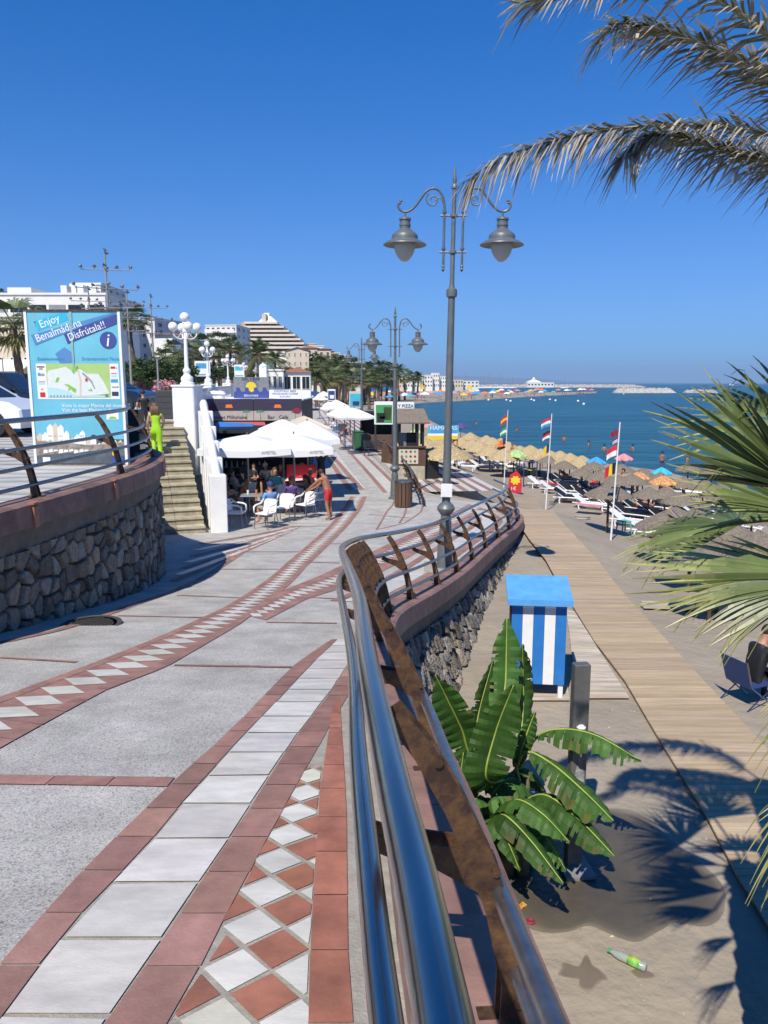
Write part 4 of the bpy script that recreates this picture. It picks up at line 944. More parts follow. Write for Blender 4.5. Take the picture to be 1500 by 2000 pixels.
fan_leaf(C_, P(1600, 1010, 3.7), [P(1400, 860, 3.8), P(1330, 880, 3.8), P(1312, 905, 3.8), P(1310, 940, 3.7), P(1345, 975, 3.7), P(1360, 1010, 3.7), P(1330, 1040, 3.7)], fp, .030, 2, .3, .10)
fan_leaf(C_, P(1600, 1120, 3.5), [P(1400, 1030, 3.6), P(1330, 1050, 3.7), P(1195, 1095, 3.6), P(1178, 1125, 3.5), P(1185, 1150, 3.5), P(1200, 1162, 3.5), P(1280, 1200, 3.4)], fp, .040, 3, .42, .03)
fan_leaf(C_, P(1590, 1140, 3.2), [P(1330, 1140, 3.3), P(1290, 1180, 3.2), P(1310, 1210, 3.2), P(1345, 1245, 3.2), P(1400, 1260, 3.2), P(1450, 1255, 3.2)], fp, .036, 4, .4, .16)
fan_leaf(C_, P(1640, 1330, 3.2), [P(1500, 1350, 3.2), P(1472, 1400, 3.2), P(1468, 1450, 3.2), P(1490, 1500, 3.2)], fp, .030, 5, .95, .3)
fan_leaf(C_, P(1640, 1520, 3.0), [P(1470, 1570, 3.0), P(1448, 1640, 3.0), P(1465, 1700, 3.0), P(1490, 1750, 3.0)], fp, .024, 6, 1.0, .35)
r = random.Random(3)
for k in range(9):   # the rest of the crown, outside the picture, throws its shade on the sand
    a = -1.3+k*.42; e = r.uniform(-.5, .8); dv = Vector((math.cos(a)*math.cos(e), math.sin(a)*math.cos(e), math.sin(e))); hb = C_+dv*.75
    sd = dv.cross(Vector((0, 0, 1))).normalized(); u_ = sd.cross(dv)
    fan_leaf(C_, hb, [hb+(dv*math.cos(t)+(sd*.9+u_*.25)*math.sin(t))*.78 for t in [-1.5+i*.3 for i in range(11)]], fp, .04, 30+k, .25, .12)
DB = Vector((2.95, 4.2, 0)); DB.z = bz(DB.x, DB.y)
dp = thing('date_palm', 'date palm with long feathery grey green fronds hanging in from the upper right', 'palm', DB)
H_ = 5.3
mb = MB(); m = 44; mb.tube([(.03*math.sin(i*.4), .03*math.cos(i*.5), H_*i/m) for i in range(m+1)], [.20+.035*(i % 2)-.02*i/m for i in range(m+1)], 12); mb.build('trunk', M['trunk'], dp)
DC = Vector((0, 0, H_))
def frond(pts, parent, seed=1, ll=.42, n=95, hang=.55, dry=.35, off=(0, 0, 0)):
    r = random.Random(seed); cl = resample(catmull([Vector(p) for p in pts], 12), n); mb = MB()
    mb.tube(cl[::3]+[cl[-1]], [.016*(1-.85*i/(n/3)) for i in range(len(cl[::3])+1)], 6); ra = mb.build('frond_stalk', M['rachis'], parent, smooth=True)
    mb = MB(); L = plen(cl)
    for i in range(int(n*.12), n):
        u = i/n; t = (cl[min(i+1, n)]-cl[i-1]).normalized(); s0 = t.cross(Vector((0, 0, 1))); s0 = s0.normalized() if s0.length > .1 else Vector((1, 0, 0)); nn = s0.cross(t)
        for sd in (-1, 1):
            for rep in range(2):
                l = ll*(.55+.6*math.sin(math.pi*min(1, u*.8+.12)))*r.uniform(.75, 1.1); an = r.uniform(.75, 1.05)*(1-.35*u); lift = r.uniform(-.5, 1.1)
                d = (t*math.cos(an)+(s0*sd*math.cos(lift)+nn*math.sin(lift))*math.sin(an)).normalized()
                a = cl[i]+t*r.uniform(0, L/n); hg = hang*r.uniform(.3, 1.3)*l; wv = .008*r.uniform(.8, 1.2)
                b = a+d*l*.5-Vector((0, 0, hg*.25)); e = a+d*l-Vector((0, 0, hg)); sv = d.cross(nn).normalized()*wv
                tn = r.uniform(.65, 1.3); k = 1+dry*r.uniform(0, 2.4); c1 = (tn, tn, tn); c2 = (tn*k*1.15, tn*k, tn*k*1.15)
                mb.add([a-sv*.7, a+sv*.7, b+sv, b-sv], [(0, 1, 2, 3)], 0, c1); mb.add([b-sv, b+sv, e+sv*.1, e-sv*.1], [(0, 1, 2, 3)], 0, c2)
    return mb.build('leaflets', M['date'], ra)
dl = lambda px, py, d: P(px, py, d)-DB
frond([DC, dl(1640, 360, 4.1), dl(1500, 318, 4.1), dl(1376, 283, 4.1), dl(1310, 265, 4.1), dl(1252, 272, 4.05), dl(1225, 300, 4.0)], dp, 1, .24, 170, .75)
frond([DC, dl(1640, 300, 4.5), dl(1470, 258, 4.6), dl(1330, 245, 4.6), dl(1200, 252, 4.6), dl(1080, 275, 4.5), dl(975, 310, 4.4), dl(915, 352, 4.35)], dp, 2, .26, 200, .8)
frond([DC, dl(1640, 260, 3.8), dl(1500, 152, 3.7), dl(1380, 92, 3.7), dl(1270, 55, 3.7), dl(1205, 52, 3.6), dl(1178, 68, 3.6)], dp, 3, .25, 170, .6)
frond([DC, dl(1640, 200, 3.5), dl(1500, 72, 3.4), dl(1380, -10, 3.4), dl(1250, -40, 3.4), dl(1120, -15, 3.3), dl(1020, 10, 3.3)], dp, 4, .20, 130, .6)
r = random.Random(12)
for k in range(9):
    a = -1.25+k*.21; ln = r.uniform(2.2, 2.9); up0 = r.uniform(.15, 1.0); dv = Vector((math.cos(a), math.sin(a), 0))
    frond([DC, DC+dv*ln*.35+Vector((0, 0, up0*.8)), DC+dv*ln*.7+Vector((0, 0, up0*.75)), DC+dv*ln+Vector((0, 0, up0*.3-.4))], dp, 40+k, .36, 60)

r = random.Random(31); mb = MB()
for i in range(420):
    y = r.uniform(4.2, 16); x = edge_x(y)+r.uniform(.9, 7.5); z = bz(x, y)+.004; sz = r.choice((.006, .008, .01, .014, .02)); c = r.uniform(.5, 2.2)
    vs = [(x+sz*math.cos(k*1.26+i)*r.uniform(.6, 1.2), y+sz*math.sin(k*1.26+i)*r.uniform(.6, 1.2), z) for k in range(5)]+[(x, y, z+sz*.6)]
    mb.add(vs, [(k, (k+1) % 5, 5) for k in range(5)], 0, (c, c*.97, c*.93))
D('pebble', (.30, .26, .21), .9, tint=True); struct(mb.build('pebbles', M['pebble']), 'stuff')
# ================================================================== people
_fig = {}
def figure(pose, legw=1.0, fingers=True, slim=1.0):
    """One continuous skinned body, standing at the origin and facing +Y."""
    key = (pose, legw, fingers, slim)
    if key in _fig: return _fig[key]
    J = dict(pel=(0, 0, .96), bel=(0, .01, 1.10), che=(0, 0, 1.30), nec=(0, .0, 1.50), h0=(0, .015, 1.575), h1=(0, .02, 1.655), h2=(0, .005, 1.715), nose=(0, .125, 1.635))
    for s, n in ((-1, 'L'), (1, 'R')):
        J.update({'sh'+n: (s*.175, 0, 1.425), 'el'+n: (s*.235, -.03, 1.15), 'wr'+n: (s*.24, .06, .92), 'ha'+n: (s*.235, .09, .845), 'hi'+n: (s*.09, 0, .90), 'kn'+n: (s*.10, .03, .50), 'an'+n: (s*.105, -.02, .085), 'to'+n: (s*.12, .15, .03), 'ea'+n: (s*.088, 0, 1.64)})
    U = ['bel', 'che', 'nec', 'h0', 'h1', 'h2', 'nose']+[a+b for a in ('sh', 'el', 'wr', 'ha', 'ea') for b in 'LR']
    def rotx(names, piv, ang):
        c, s = math.cos(ang), math.sin(ang); p = J[piv] if isinstance(piv, str) else piv
        for n in names:
            x, y, z = J[n]; y -= p[1]; z -= p[2]; J[n] = (x, p[1]+y*c-z*s, p[2]+y*s+z*c)
    def arm(n, el, wr): s = -1 if n == 'L' else 1; J['el'+n] = el; J['wr'+n] = wr; d = Vector(wr)-Vector(el); J['ha'+n] = tuple(Vector(wr)+d.normalized()*.08)
    if pose == 'walk': J.update(knL=(-.09, .16, .53), anL=(-.09, .20, .10), toL=(-.10, .36, .06), knR=(.09, -.02, .50), anR=(.09, -.26, .16), toR=(.10, -.16, .05)); arm('L', (-.24, -.12, 1.17), (-.23, -.04, .93)); arm('R', (.24, .10, 1.18), (.23, .26, 1.00))
    if pose == 'climb': J.update(knL=(-.09, .27, .66), anL=(-.09, .18, .26), toL=(-.1, .34, .22)); arm('R', (.26, .05, 1.16), (.20, .22, 1.05))
    if pose == 'reach':
        rotx(U, 'pel', R_(-24)); J['h1'] = (0, J['h1'][1], J['h1'][2]-.03); arm('L', (-.18, .60, 1.06), (-.12, .80, .93)); arm('R', (.17, .58, 1.05), (.10, .80, .93)); J.update(anL=(-.12, -.10, .085), toL=(-.13, .07, .03))
    if pose == 'phone': arm('L', (-.22, .08, 1.17), (-.08, .28, 1.20)); arm('R', (.22, .08, 1.17), (.08, .28, 1.21))
    if pose == 'armsup': arm('L', (-.26, .12, 1.55), (-.16, .20, 1.80)); arm('R', (.26, .12, 1.55), (.16, .20, 1.80))
    if pose in ('sit', 'sitlean', 'sitphone', 'sitfwd'):
        dz = -.46
        for k in list(J): J[k] = (J[k][0], J[k][1], J[k][2]+dz)
        for s, n in ((-1, 'L'), (1, 'R')): J['hi'+n] = (s*.095, .03, .49); J['kn'+n] = (s*.13, .45, .50); J['an'+n] = (s*.13, .42, .085); J['to'+n] = (s*.15, .58, .03)
        rotx(U, 'pel', R_({'sit': 8, 'sitlean': 20, 'sitphone': 5, 'sitfwd': -22}[pose]))
        for s, n in ((-1, 'L'), (1, 'R')):
            sh = Vector(J['sh'+n])
            if pose == 'sitphone' and n == 'R': arm(n, tuple(sh+Vector((.06, .10, -.24))), tuple(sh+Vector((-.02, .30, -.06))))
            elif pose == 'sitlean': arm(n, tuple(sh+Vector((s*.16, -.02, -.22))), tuple(sh+Vector((s*.10, .22, -.26))))
            else: arm(n, tuple(sh+Vector((s*.07, .05, -.27))), tuple(sh+Vector((-s*.03, .27, -.26))))
    if pose == 'lie':
        J2 = {}
        for k, (x, y, z) in J.items(): J2[k] = (x, z-.95, .36+y*.9)
        J = J2
        for n in ['che', 'nec', 'h0', 'h1', 'h2', 'nose', 'shL', 'shR', 'eaL', 'eaR']: x, y, z = J[n]; J[n] = (x, y*.9, z+max(0, y-.1)*.75)
        for s, n in ((-1, 'L'), (1, 'R')): J['el'+n] = (s*.28, .25, .50); J['wr'+n] = (s*.2, .02, .45); J['ha'+n] = (s*.18, -.05, .45); J['kn'+n] = (s*.11, -.45, .52); J['an'+n] = (s*.11, -.82, .36); J['to'+n] = (s*.12, -.88, .50)
    E = [('pel', 'bel', 'torso'), ('bel', 'che', 'torso'), ('che', 'nec', 'neckline'), ('nec', 'h0', 'neck'), ('h0', 'h1', 'head'), ('h1', 'h2', 'head'), ('h1', 'nose', 'head')]
    for n in 'LR': E += [('che', 'sh'+n, 'torso'), ('sh'+n, 'el'+n, 'uparm'), ('el'+n, 'wr'+n, 'forearm'), ('wr'+n, 'ha'+n, 'hand'), ('pel', 'hi'+n, 'hips'), ('hi'+n, 'kn'+n, 'thigh'), ('kn'+n, 'an'+n, 'shin'), ('an'+n, 'to'+n, 'foot'), ('h1', 'ea'+n, 'head')]
    R = dict(pel=(.145, .115), bel=(.14, .11), che=(.155, .115), nec=(.055, .055), h0=(.062, .075), h1=(.078, .098), h2=(.066, .082), nose=(.012, .014))
    for n in 'LR': R.update({'sh'+n: (.068, .068), 'el'+n: (.043, .043), 'wr'+n: (.028, .028), 'ha'+n: (.036, .03), 'hi'+n: (.095*legw, .10*legw), 'kn'+n: (.062*legw, .062*legw), 'an'+n: ((.042*legw**2.2), (.042*legw**2.2)), 'to'+n: (.036, .03), 'ea'+n: (.014, .02)})
    names = list(J); 
    if fingers:
        for n in 'LR':
            h = Vector(J['ha'+n]); d = (h-Vector(J['wr'+n])).normalized(); sd = d.cross(Vector((0, 0, 1)) if abs(d.z) < .8 else Vector((0, 1, 0))).normalized(); cu = sd.cross(d)
            for i, (o, l) in enumerate(((-.027, .062), (-.009, .075), (.009, .07), (.026, .055))):
                a, b = 'f%d%s' % (i, n), 'g%d%s' % (i, n); J[a] = tuple(h+sd*o+d*(.02+l*.5)); J[b] = tuple(h+sd*o*1.1+d*(.02+l*.85)+cu*(-.022)); R[a] = (.009, .009); R[b] = (.007, .007); E += [('ha'+n, a, 'hand'), (a, b, 'hand')]; names += [a, b]
            a, b = 'f4'+n, 'g4'+n; sg_ = -1 if n == 'L' else 1; J[a] = tuple(h-d*.02+sd*.042); J[b] = tuple(h+d*.025+sd*.055); R[a] = (.010, .010); R[b] = (.008, .008); E += [('ha'+n, a, 'hand'), (a, b, 'hand')]; names += [a, b]
    me = bpy.data.meshes.new('fig'); idx = {k: i for i, k in enumerate(names)}
    me.from_pydata([J[k] for k in names], [(idx[a], idx[b]) for a, b, _ in E], [])
    o = bpy.data.objects.new('fig', me); COL.objects.link(o); o.modifiers.new('s', 'SKIN')
    for k in names: v = me.skin_vertices[0].data[idx[k]]; v.radius = (R[k][0]*slim, R[k][1]*slim) if k[0] != 'h' else R[k]; v.use_root = (k == 'pel')
    sb = o.modifiers.new('u', 'SUBSURF'); sb.levels = 2; sb.render_levels = 2
    bpy.context.view_layer.update()
    m2 = bpy.data.meshes.new_from_object(o.evaluated_get(bpy.context.evaluated_depsgraph_get())); bpy.data.objects.remove(o)
    V = np.array([v.co[:] for v in m2.vertices]); F = [list(p.vertices) for p in m2.polygons]
    lab = []; A = np.array([J[a] for a, b, _ in E]); B = np.array([J[b] for a, b, _ in E]); ab = B-A; ll = (ab**2).sum(1)
    for f in F:
        c = V[f].mean(0); t = np.clip(((c-A)*ab).sum(1)/ll, 0, 1); d = ((A+ab*t[:, None]-c)**2).sum(1)
        rr = np.array([.05 if e[2] in ('head', 'hand') else .08 for e in E]); i = int(np.argmin(np.sqrt(d)-rr*.6)); lab.append((E[i][2], float(t[i]), c))
    bpy.data.meshes.remove(m2); _fig[key] = (V, F, lab, J); return _fig[key]
def person(label, loc, rz, pose='stand', skin='skin', top=None, sleeves='short', bottom='navy', blen='short', shoes=None, hair='hair_dark', long_hair=False, group=None, scale=1, legw=1, fingers=True, cap=None, slim=1.0, low=False):
    V, F, lab, J = figure(pose, legw, fingers, slim)
    t = thing('person', label, 'person', loc, rz, group, scale)
    mats = [M[skin], M[top or skin], M[bottom], M[shoes or skin], M['hair_dark']]; mb = MB(); mb.v = V.tolist()
    for f, (n, u, c) in zip(F, lab):
        k = 0
        if n in ('torso', 'neckline') and top: k = 1 if not (n == 'neckline' and u > .75) else 0
        elif n == 'uparm' and top and sleeves: k = 1 if (u < .62 or sleeves == 'long') else 0
        elif n == 'forearm' and top and sleeves == 'long': k = 1
        elif n == 'hips': k = 2
        elif n == 'thigh' and (u < .62 or blen == 'long'): k = 2
        elif n == 'shin' and blen == 'long': k = 2
        elif n == 'foot' and shoes: k = 3
        mb.f.append(f); mb.m.append(k); mb.c.append(None)
        if n == 'torso' and u < .35 and abs(c[2]-J['pel'][2]) < .05 and pose not in ('lie',): mb.m[-1] = 2
    h1, h0, h2 = Vector(J['h1']), Vector(J['h0']), Vector(J['h2']); upv = (h2-h0).normalized(); fw = (Vector(J['nose'])-h1); fw = (fw-upv*fw.dot(upv)).normalized(); rt = fw.cross(upv)
    for s in (-1, 1): mb.ball(tuple(h1+rt*s*.034+fw*.087+upv*.012), .011, 6, 4)
    mb.ball(tuple(h1+fw*.085-upv*.052), .016, 6, 4, sz=.35)
    mb.build('body', mats, t, smooth=True)
    hm = MB(); n = 12; vs = []; rows_ = 7
    for i in range(rows_):
        a = math.pi*.62*i/(rows_-1)
        for k in range(n*2):
            b = math.pi*k/n; fr = math.cos(b); aa = a*(1 if fr < .15 else 1-.46*min(1, (fr-.15)/.5))
            p = h1+upv*.022+(upv*math.cos(aa)*.112+(fw*fr*.118+rt*math.sin(b)*.098)*math.sin(aa)); vs.append(p)
    hm.v = [tuple(v) for v in vs]; m = n*2
    for i in range(rows_-1):
        for k in range(m): hm.f.append((i*m+k, i*m+(k+1) % m, (i+1)*m+(k+1) % m, (i+1)*m+k)); hm.m.append(0); hm.c.append(None)
    if long_hair:
        b = h1-fw*.085
        for s in (-1, -.5, 0, .5, 1): hm.tube([b+rt*s*.075+upv*.04, b+rt*s*.085-upv*.12-fw*.015, b+rt*s*.10-upv*.26+fw*.0, b+rt*s*.085-upv*.38+fw*.01], [.045, .05, .045, .012], 8)
    hm.build('cap' if cap else 'hair', M[cap or hair], t, smooth=True)
    if cap:
        mb = MB(); mb.slab([tuple(h1+upv*.06+fw*.09+rt*.07), tuple(h1+upv*.05+fw*.19+rt*.05), tuple(h1+upv*.05+fw*.19-rt*.05), tuple(h1+upv*.06+fw*.09-rt*.07)], upv, .008); mb.build('peak', M[cap], t)
    return t

# ================================================================== stone steps and white stepped parapet
st = thing('stone_steps', 'worn stone steps climbing from the promenade to the street beside the white wall', 'steps', (0, 0, 0))
S0, S1 = Vector((-5.45, 20.7, 0)), Vector((-7.45, 26.3, 0)); zt0, zt1 = gz(20.7), -1.25; ns = 15; mb = MB(); r = random.Random(2)
dirs = (S1-S0).normalized(); sidev = Vector((dirs.y, -dirs.x, 0)); 
for i in range(ns):
    a = S0.lerp(S1, i/ns); b = S0.lerp(S1, (i+1)/ns)+dirs*.03; zt = zt0+(zt1-zt0)*(i+1)/ns
    k = 3; 
    for j in range(k):
        l0, l1 = -1.75+j*2.3/k, -1.75+(j+1)*2.3/k; t = r.uniform(.75, 1.2); e = r.uniform(0, .012)
        q = [a+sidev*(l0+.005), a+sidev*(l1-.005), b+sidev*(l1-.005), b+sidev*(l0+.005)]
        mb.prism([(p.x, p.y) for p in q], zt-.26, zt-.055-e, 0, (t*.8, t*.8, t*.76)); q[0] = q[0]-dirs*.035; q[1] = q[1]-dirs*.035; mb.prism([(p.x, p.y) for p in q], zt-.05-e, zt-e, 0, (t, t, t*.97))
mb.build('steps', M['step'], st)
pw = thing('parapet_wall', 'white stepped parapet wall coming down beside the stone steps to a square end pillar', 'wall', (0, 0, 0))
q0, q1 = Vector((-4.55, 20.9, 0)), Vector((-6.05, 26.0, 0)); pd = (q1-q0).normalized(); ang = math.atan2(pd.y, pd.x)
tops = [-2.50, -2.12, -1.72, -1.34, -.90]; nseg = 5
for i in range(nseg):
    a, b = q0.lerp(q1, i/nseg), q0.lerp(q1, (i+1)/nseg); c = (a+b)/2; zt = tops[i]; mb = MB(); L = (b-a).length
    mb.bbox((a.x+pd.x*.22, a.y+pd.y*.22, (zt-4.4)/2), (.44, .46, zt+4.4), .02, ang)
    mb.bbox((c.x+pd.x*.2, c.y+pd.y*.2, (zt-.16-4.4)/2), (L-.36, .32, zt-.16+4.4), .02, ang)
    n = 10; vs = []; u0, u1 = a+pd*.30, b+pd*.05; sv = Vector((pd.y, -pd.x, 0)); z0, z1 = zt-.17, (tops[i+1] if i < 4 else zt+.3)-.22
    for e, z in ((u0, z0+.02), (u1, z1+.10)):
        for k in range(n+1): th = math.pi*k/n; vs.append((e.x+sv.x*.13*math.cos(th), e.y+sv.y*.13*math.cos(th), z+.17*math.sin(th)))
    mb.add(vs, [(k, k+1, n+2+k, n+1+k) for k in range(n)]+[tuple(range(n, -1, -1)), tuple(range(n+1, 2*n+2))])
    mb.build('parapet_step', M['white_wall'], pw)
# pillars, balustrade and globe lamps along the upper promenade
def globe_lamp(loc, label, group, scale=1):
    t = thing('globe_lamp', label, 'street lamp', loc, 0, group, scale)
    mb = MB(); mb.lathe([(.24, 0), (.24, .06), (.19, .10), (.21, .18), (.19, .26), (.12, .32), (.10, .38), (.13, .44), (.13, .50), (.08, .56), (.072, .62), (.062, 1.35), (.055, 1.72), (.09, 1.75), (.09, 1.80), (.06, 1.84), (.05, 2.0), (.08, 2.02), (.08, 2.06), (.05, 2.08)], 18); mb.build('column', M['white_wall'], t, smooth=R_(40))
    for k in range(4):
        a = .5+k*math.pi/2; c, s = math.cos(a), math.sin(a); mb = MB()
        mb.tube([(c*x, s*x, z) for x, z in ((.05, 1.55), (.16, 1.50), (.28, 1.53), (.37, 1.62), (.40, 1.74))], [.024, .022, .02, .02, .03], 8); mb.tube([(c*x, s*x, z) for x, z in ((.06, 1.72), (.14, 1.70), (.2, 1.62), (.26, 1.54))], .014, 6); mb.lathe([(.03, 1.72), (.07, 1.75), (.07, 1.78)], 12, (c*.40, s*.40, 0)); mb.build('arm', M['white_wall'], t, smooth=True)
        mb = MB(); mb.ball((c*.40, s*.40, 1.90), .155, 14); mb.build('globe', M['globe_white'], t, smooth=True)
    mb = MB(); mb.ball((0, 0, 2.22), .16, 14); mb.build('globe', M['globe_white'], t, smooth=True); return t
pil = MB(); GG = 'white globe lamps along the upper balustrade'
def pillar(c, label, w=.72):
    mb = MB(); mb.bbox((0, 0, -1.5), (w, w, 3.0), .03); mb.bbox((0, 0, .02), (w+.06, w+.06, .08), .02); o = mb.build('pillar', M['white_wall']); o.location = c; o.rotation_euler = (0, 0, -.2); tag(o, label, 'pillar', 'white lamp pillars of the balustrade'); return o
lampsP = [(366, 752, 26.3), (407, 752, 44), (446, 750, 65), (477, 748, 90), (500, 748, 118)]
LBL = ['nearest white globe lamp, standing on the big white pillar at the top of the steps', 'second white globe lamp, just right of and behind the nearest one', 'third white globe lamp, above the white balustrade left of the wave sign', 'fourth white globe lamp, small, behind the wave sign', 'farthest white globe lamp, tiny, behind the right part of the wave sign']
PLB = ['big white square pillar at the top of the stone steps', 'white pillar under the second globe lamp', 'white pillar under the third globe lamp', 'white pillar under the fourth globe lamp', 'white pillar under the farthest globe lamp']
gl = None
for i, (x, y, d) in enumerate(lampsP):
    c = P(x, y, d); c.z = -.12; pillar(c, PLB[i], .78 if i == 0 else .6)
    c2 = c+Vector((0, 0, .06))
    if gl is None: gl = globe_lamp(c2, LBL[i], GG, 1.0); tree_of(gl)
    else: dup(gl, c2, .6*i, 1.0, LBL[i], GG)
bs = thing('balustrade', 'white balustrade of rounded fins along the upper promenade edge', 'balustrade', (0, 0, 0)); r0 = [P(*lampsP[i]) for i in range(5)]
mb = MB(); pth = [Vector((p.x+.1, p.y, 0)) for p in r0]; mb.sweep(resample(pth, 60), [(-.16, -.12), (-.16, .0), (.16, .0), (.16, -.12)], lambda x, y: -.22); mb.sweep(resample(pth, 60), [(-.16, -1.0), (-.16, -.85), (.16, -.85), (.16, -1.0)], lambda x, y: -.22); mb.build('rail', M['white_wall'], bs)
fp_ = resample(pth, 95); bm0 = None
for p in fp_[1:-1]:
    if bm0 is None:
        mb = MB(); mb.lathe([(.09, -1.07), (.06, -1.0), (.10, -.85), (.085, -.7), (.05, -.5), (.06, -.42), (.09, -.34)], 8); o = mb.build('baluster', M['white_wall'], bs, smooth=True); bm0 = o.data
    else: o = bpy.data.objects.new('baluster', bm0); COL.objects.link(o); o.parent = bs
    o.location = (p.x, p.y, 0)
uw = thing('retaining_wall', 'white retaining wall between the upper street and the lower promenade restaurants', 'wall', (0, 0, 0))
mb = MB(); mb.sweep(resample([Vector((p[0], p[1], 0)) for p in BAL], 60), [(-.3, 0), (0, 0), (0, -3.6), (-.3, -3.6)], lambda x, y: street_z(y)); mb.build('wall', M['white_wall'], uw)
mb = MB(); mb.bbox((0, 0, .5), (.9, .9, 1.0), .03)
for i in range(4): mb.box((0, -.455, .2+i*.2), (.84, .01, .03))
o = mb.build('planter_box', M['dark_grey']); o.location = P(336, 800, 27.5); o.location.z = -1.25; tag(o, 'dark slatted planter box beside the big white pillar', 'planter')
person('woman in a bright lime green outfit with long brown hair walking up the stone steps', (P(305, 850, 24.0).x, 24.0, zt0+(zt1-zt0)*.60), R_(14), 'climb', 'skin', 'lime', None, 'lime', 'long', 'lime', 'hair_brown', True, scale=1.0, legw=1.25)
person('child in black clothes at the top of the steps ahead of the woman in green', (P(283, 850, 25.5).x, 25.5, zt0+(zt1-zt0)*.86), R_(12), 'walk', 'skin', 'black', 'short', 'black', 'long', 'black', 'hair_dark', scale=.80)

# ================================================================== cafe under white parasols
def parasol(name, label, cat, loc, rz, half, h_rim, h_top, m, group, valance=.22, pole_m='dull_steel', txt=None, scale=1, n=4):
    t = thing(name, label, cat, loc, rz, group, scale)
    mb = MB(); mb.lathe([(.035, 0), (.03, h_top), (.02, h_top+.06), (.0001, h_top+.08)], 12); mb.box((0, 0, .04), (.6, .6, .08)); mb.build('pole', M[pole_m], t)
    mb = MB(); cs = [(half, -half), (half, half), (-half, half), (-half, -half)] if n == 4 else [(half*math.cos(i*2*math.pi/n), half*math.sin(i*2*math.pi/n)) for i in range(n)]; N = len(cs); g = 6; m_ = 8
    for k in range(N):
        a, b = Vector(cs[k]+(0,)), Vector(cs[(k+1) % N]+(0,)); vs = []
        for i in range(m_+1):
            u = i/m_
            for j in range(g+1):
                e = a.lerp(b, j/g); sag = .10*math.sin(math.pi*j/g)*u; z = h_top-(h_top-h_rim)*(u**1.12)-sag*.8
                vs.append((e.x*u, e.y*u, z))
        if valance:
            for j in range(g+1): e = a.lerp(b, j/g); vs.append((e.x*1.004, e.y*1.004, h_rim-.08*math.sin(math.pi*j/g)-valance))
        f = []
        for i in range(m_+(1 if valance else 0)):
            for j in range(g): f.append((i*(g+1)+j, (i+1)*(g+1)+j, (i+1)*(g+1)+j+1, i*(g+1)+j+1))
        mb.add(vs, f)
    can = mb.build('canopy', M[m], t, smooth=R_(25))
    mb = MB()
    for cx, cy in cs: mb.tube([(0, 0, h_rim-.35), (cx*.5, cy*.5, h_rim+.10*(h_top-h_rim))], .012, 5); mb.tube([(0, 0, h_top-.06), (cx*.98, cy*.98, h_rim-.03)], .012, 5)
    mb.build('ribs', M[pole_m], t)
    if txt:
        for x in txt[1]: text(txt[0], txt[2], M['grey'], can, (x, -half*1.012, h_rim-.13), (math.pi/2, 0, 0), .002)
    return t
zc = gz(24)
WP = 'white square parasols of the cafe by the steps'
A = P(490, 900, 24.6); parasol('parasol', 'front white cafe parasol, nearest the end pillar of the parapet', 'parasol', (A.x-.15, 24.9, gz(24.9)), R_(6), 1.42, 2.28, 2.62, 'canvas', WP, .2, txt=('AMSTEL', (.75,), .13))
parasol('parasol', 'front white cafe parasol over the seated diners, next to the red shorts man', 'parasol', (P(573, 900, 24.9).x, 25.1, gz(25)), R_(5), 1.25, 2.26, 2.64, 'canvas', WP, .2, txt=('AMSTEL', (-.3, .75), .13))
parasol('parasol', 'white cafe parasol rising behind the two front ones, with the highest peak', 'parasol', (P(556, 900, 29).x, 28.6, gz(28.6)), R_(5), 1.45, 2.35, 2.98, 'canvas', WP, .2)
parasol('parasol', 'white cafe parasol at the back right, mostly hidden by the others', 'parasol', (P(600, 900, 29).x, 29.2, gz(29.2)), R_(5), 1.2, 2.3, 2.9, 'canvas', WP, .2)
parasol('parasol', 'small navy blue parasol beside the back right white parasol', 'parasol', (P(628, 900, 30.5).x, 30.6, gz(30)), .1, .7, 2.25, 2.5, 'navy', None, .15)
bar = thing('cafe_bar', 'dark cafe bar with blue awning built under the white retaining wall', 'building', (P(500, 900, 29.5).x, 30.2, gz(30)))
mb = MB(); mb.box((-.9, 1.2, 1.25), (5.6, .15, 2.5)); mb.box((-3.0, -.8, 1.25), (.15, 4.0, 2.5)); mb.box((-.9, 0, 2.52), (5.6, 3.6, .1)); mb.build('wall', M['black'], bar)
mb = MB(); mb.bbox((.6, -.2, .55), (2.6, .6, 1.1), .02); mb.build('counter', M['dark_grey'], bar)
mb = MB()
for k in range(3): mb.box((-.6+k*.02, 1.0, .9+k*.4), (2.0, .3, .03))
mb.build('shelf', M['mid_grey'], bar)
r = random.Random(1); mb = MB()
for k in range(24): mb.lathe([(.04, 0), (.04, .16), (.015, .2), (.015, .26)], 6, (-1.5+.075*k, 1.0, .915+.4*(k % 3)))
mb.build('bottles', M['cloth_white'], bar); bar.children[-1]['kind'] = 'stuff'
mb = MB(); mb.slab([(-1.85, -1.7, 2.08), (-.15, -1.3, 2.15), (-.4, 1.4, 2.62), (-1.85, 1.4, 2.70)], (0, 0, 1), .04); mb.build('awning', M['awning_blue'], bar)
fz = thing('drinks_fridge', 'red and white ice cream freezer standing in front of the cafe bar', 'freezer', (P(590, 930, 28.2).x, 27.9, gz(28)))
mb = MB(); mb.bbox((0, 0, .42), (1.15, .7, .84), .04); mb.build('body', M['plastic_white'], fz); mb = MB(); mb.slab([(-.56, -.36, .45), (.56, -.36, .45), (.56, -.36, .82), (-.56, -.36, .82)], (0, -1, 0), .01); mb.bbox((0, .2, 1.1), (1.1, .08, .5), .02); mb.build('sign_panel', M['red'], fz)
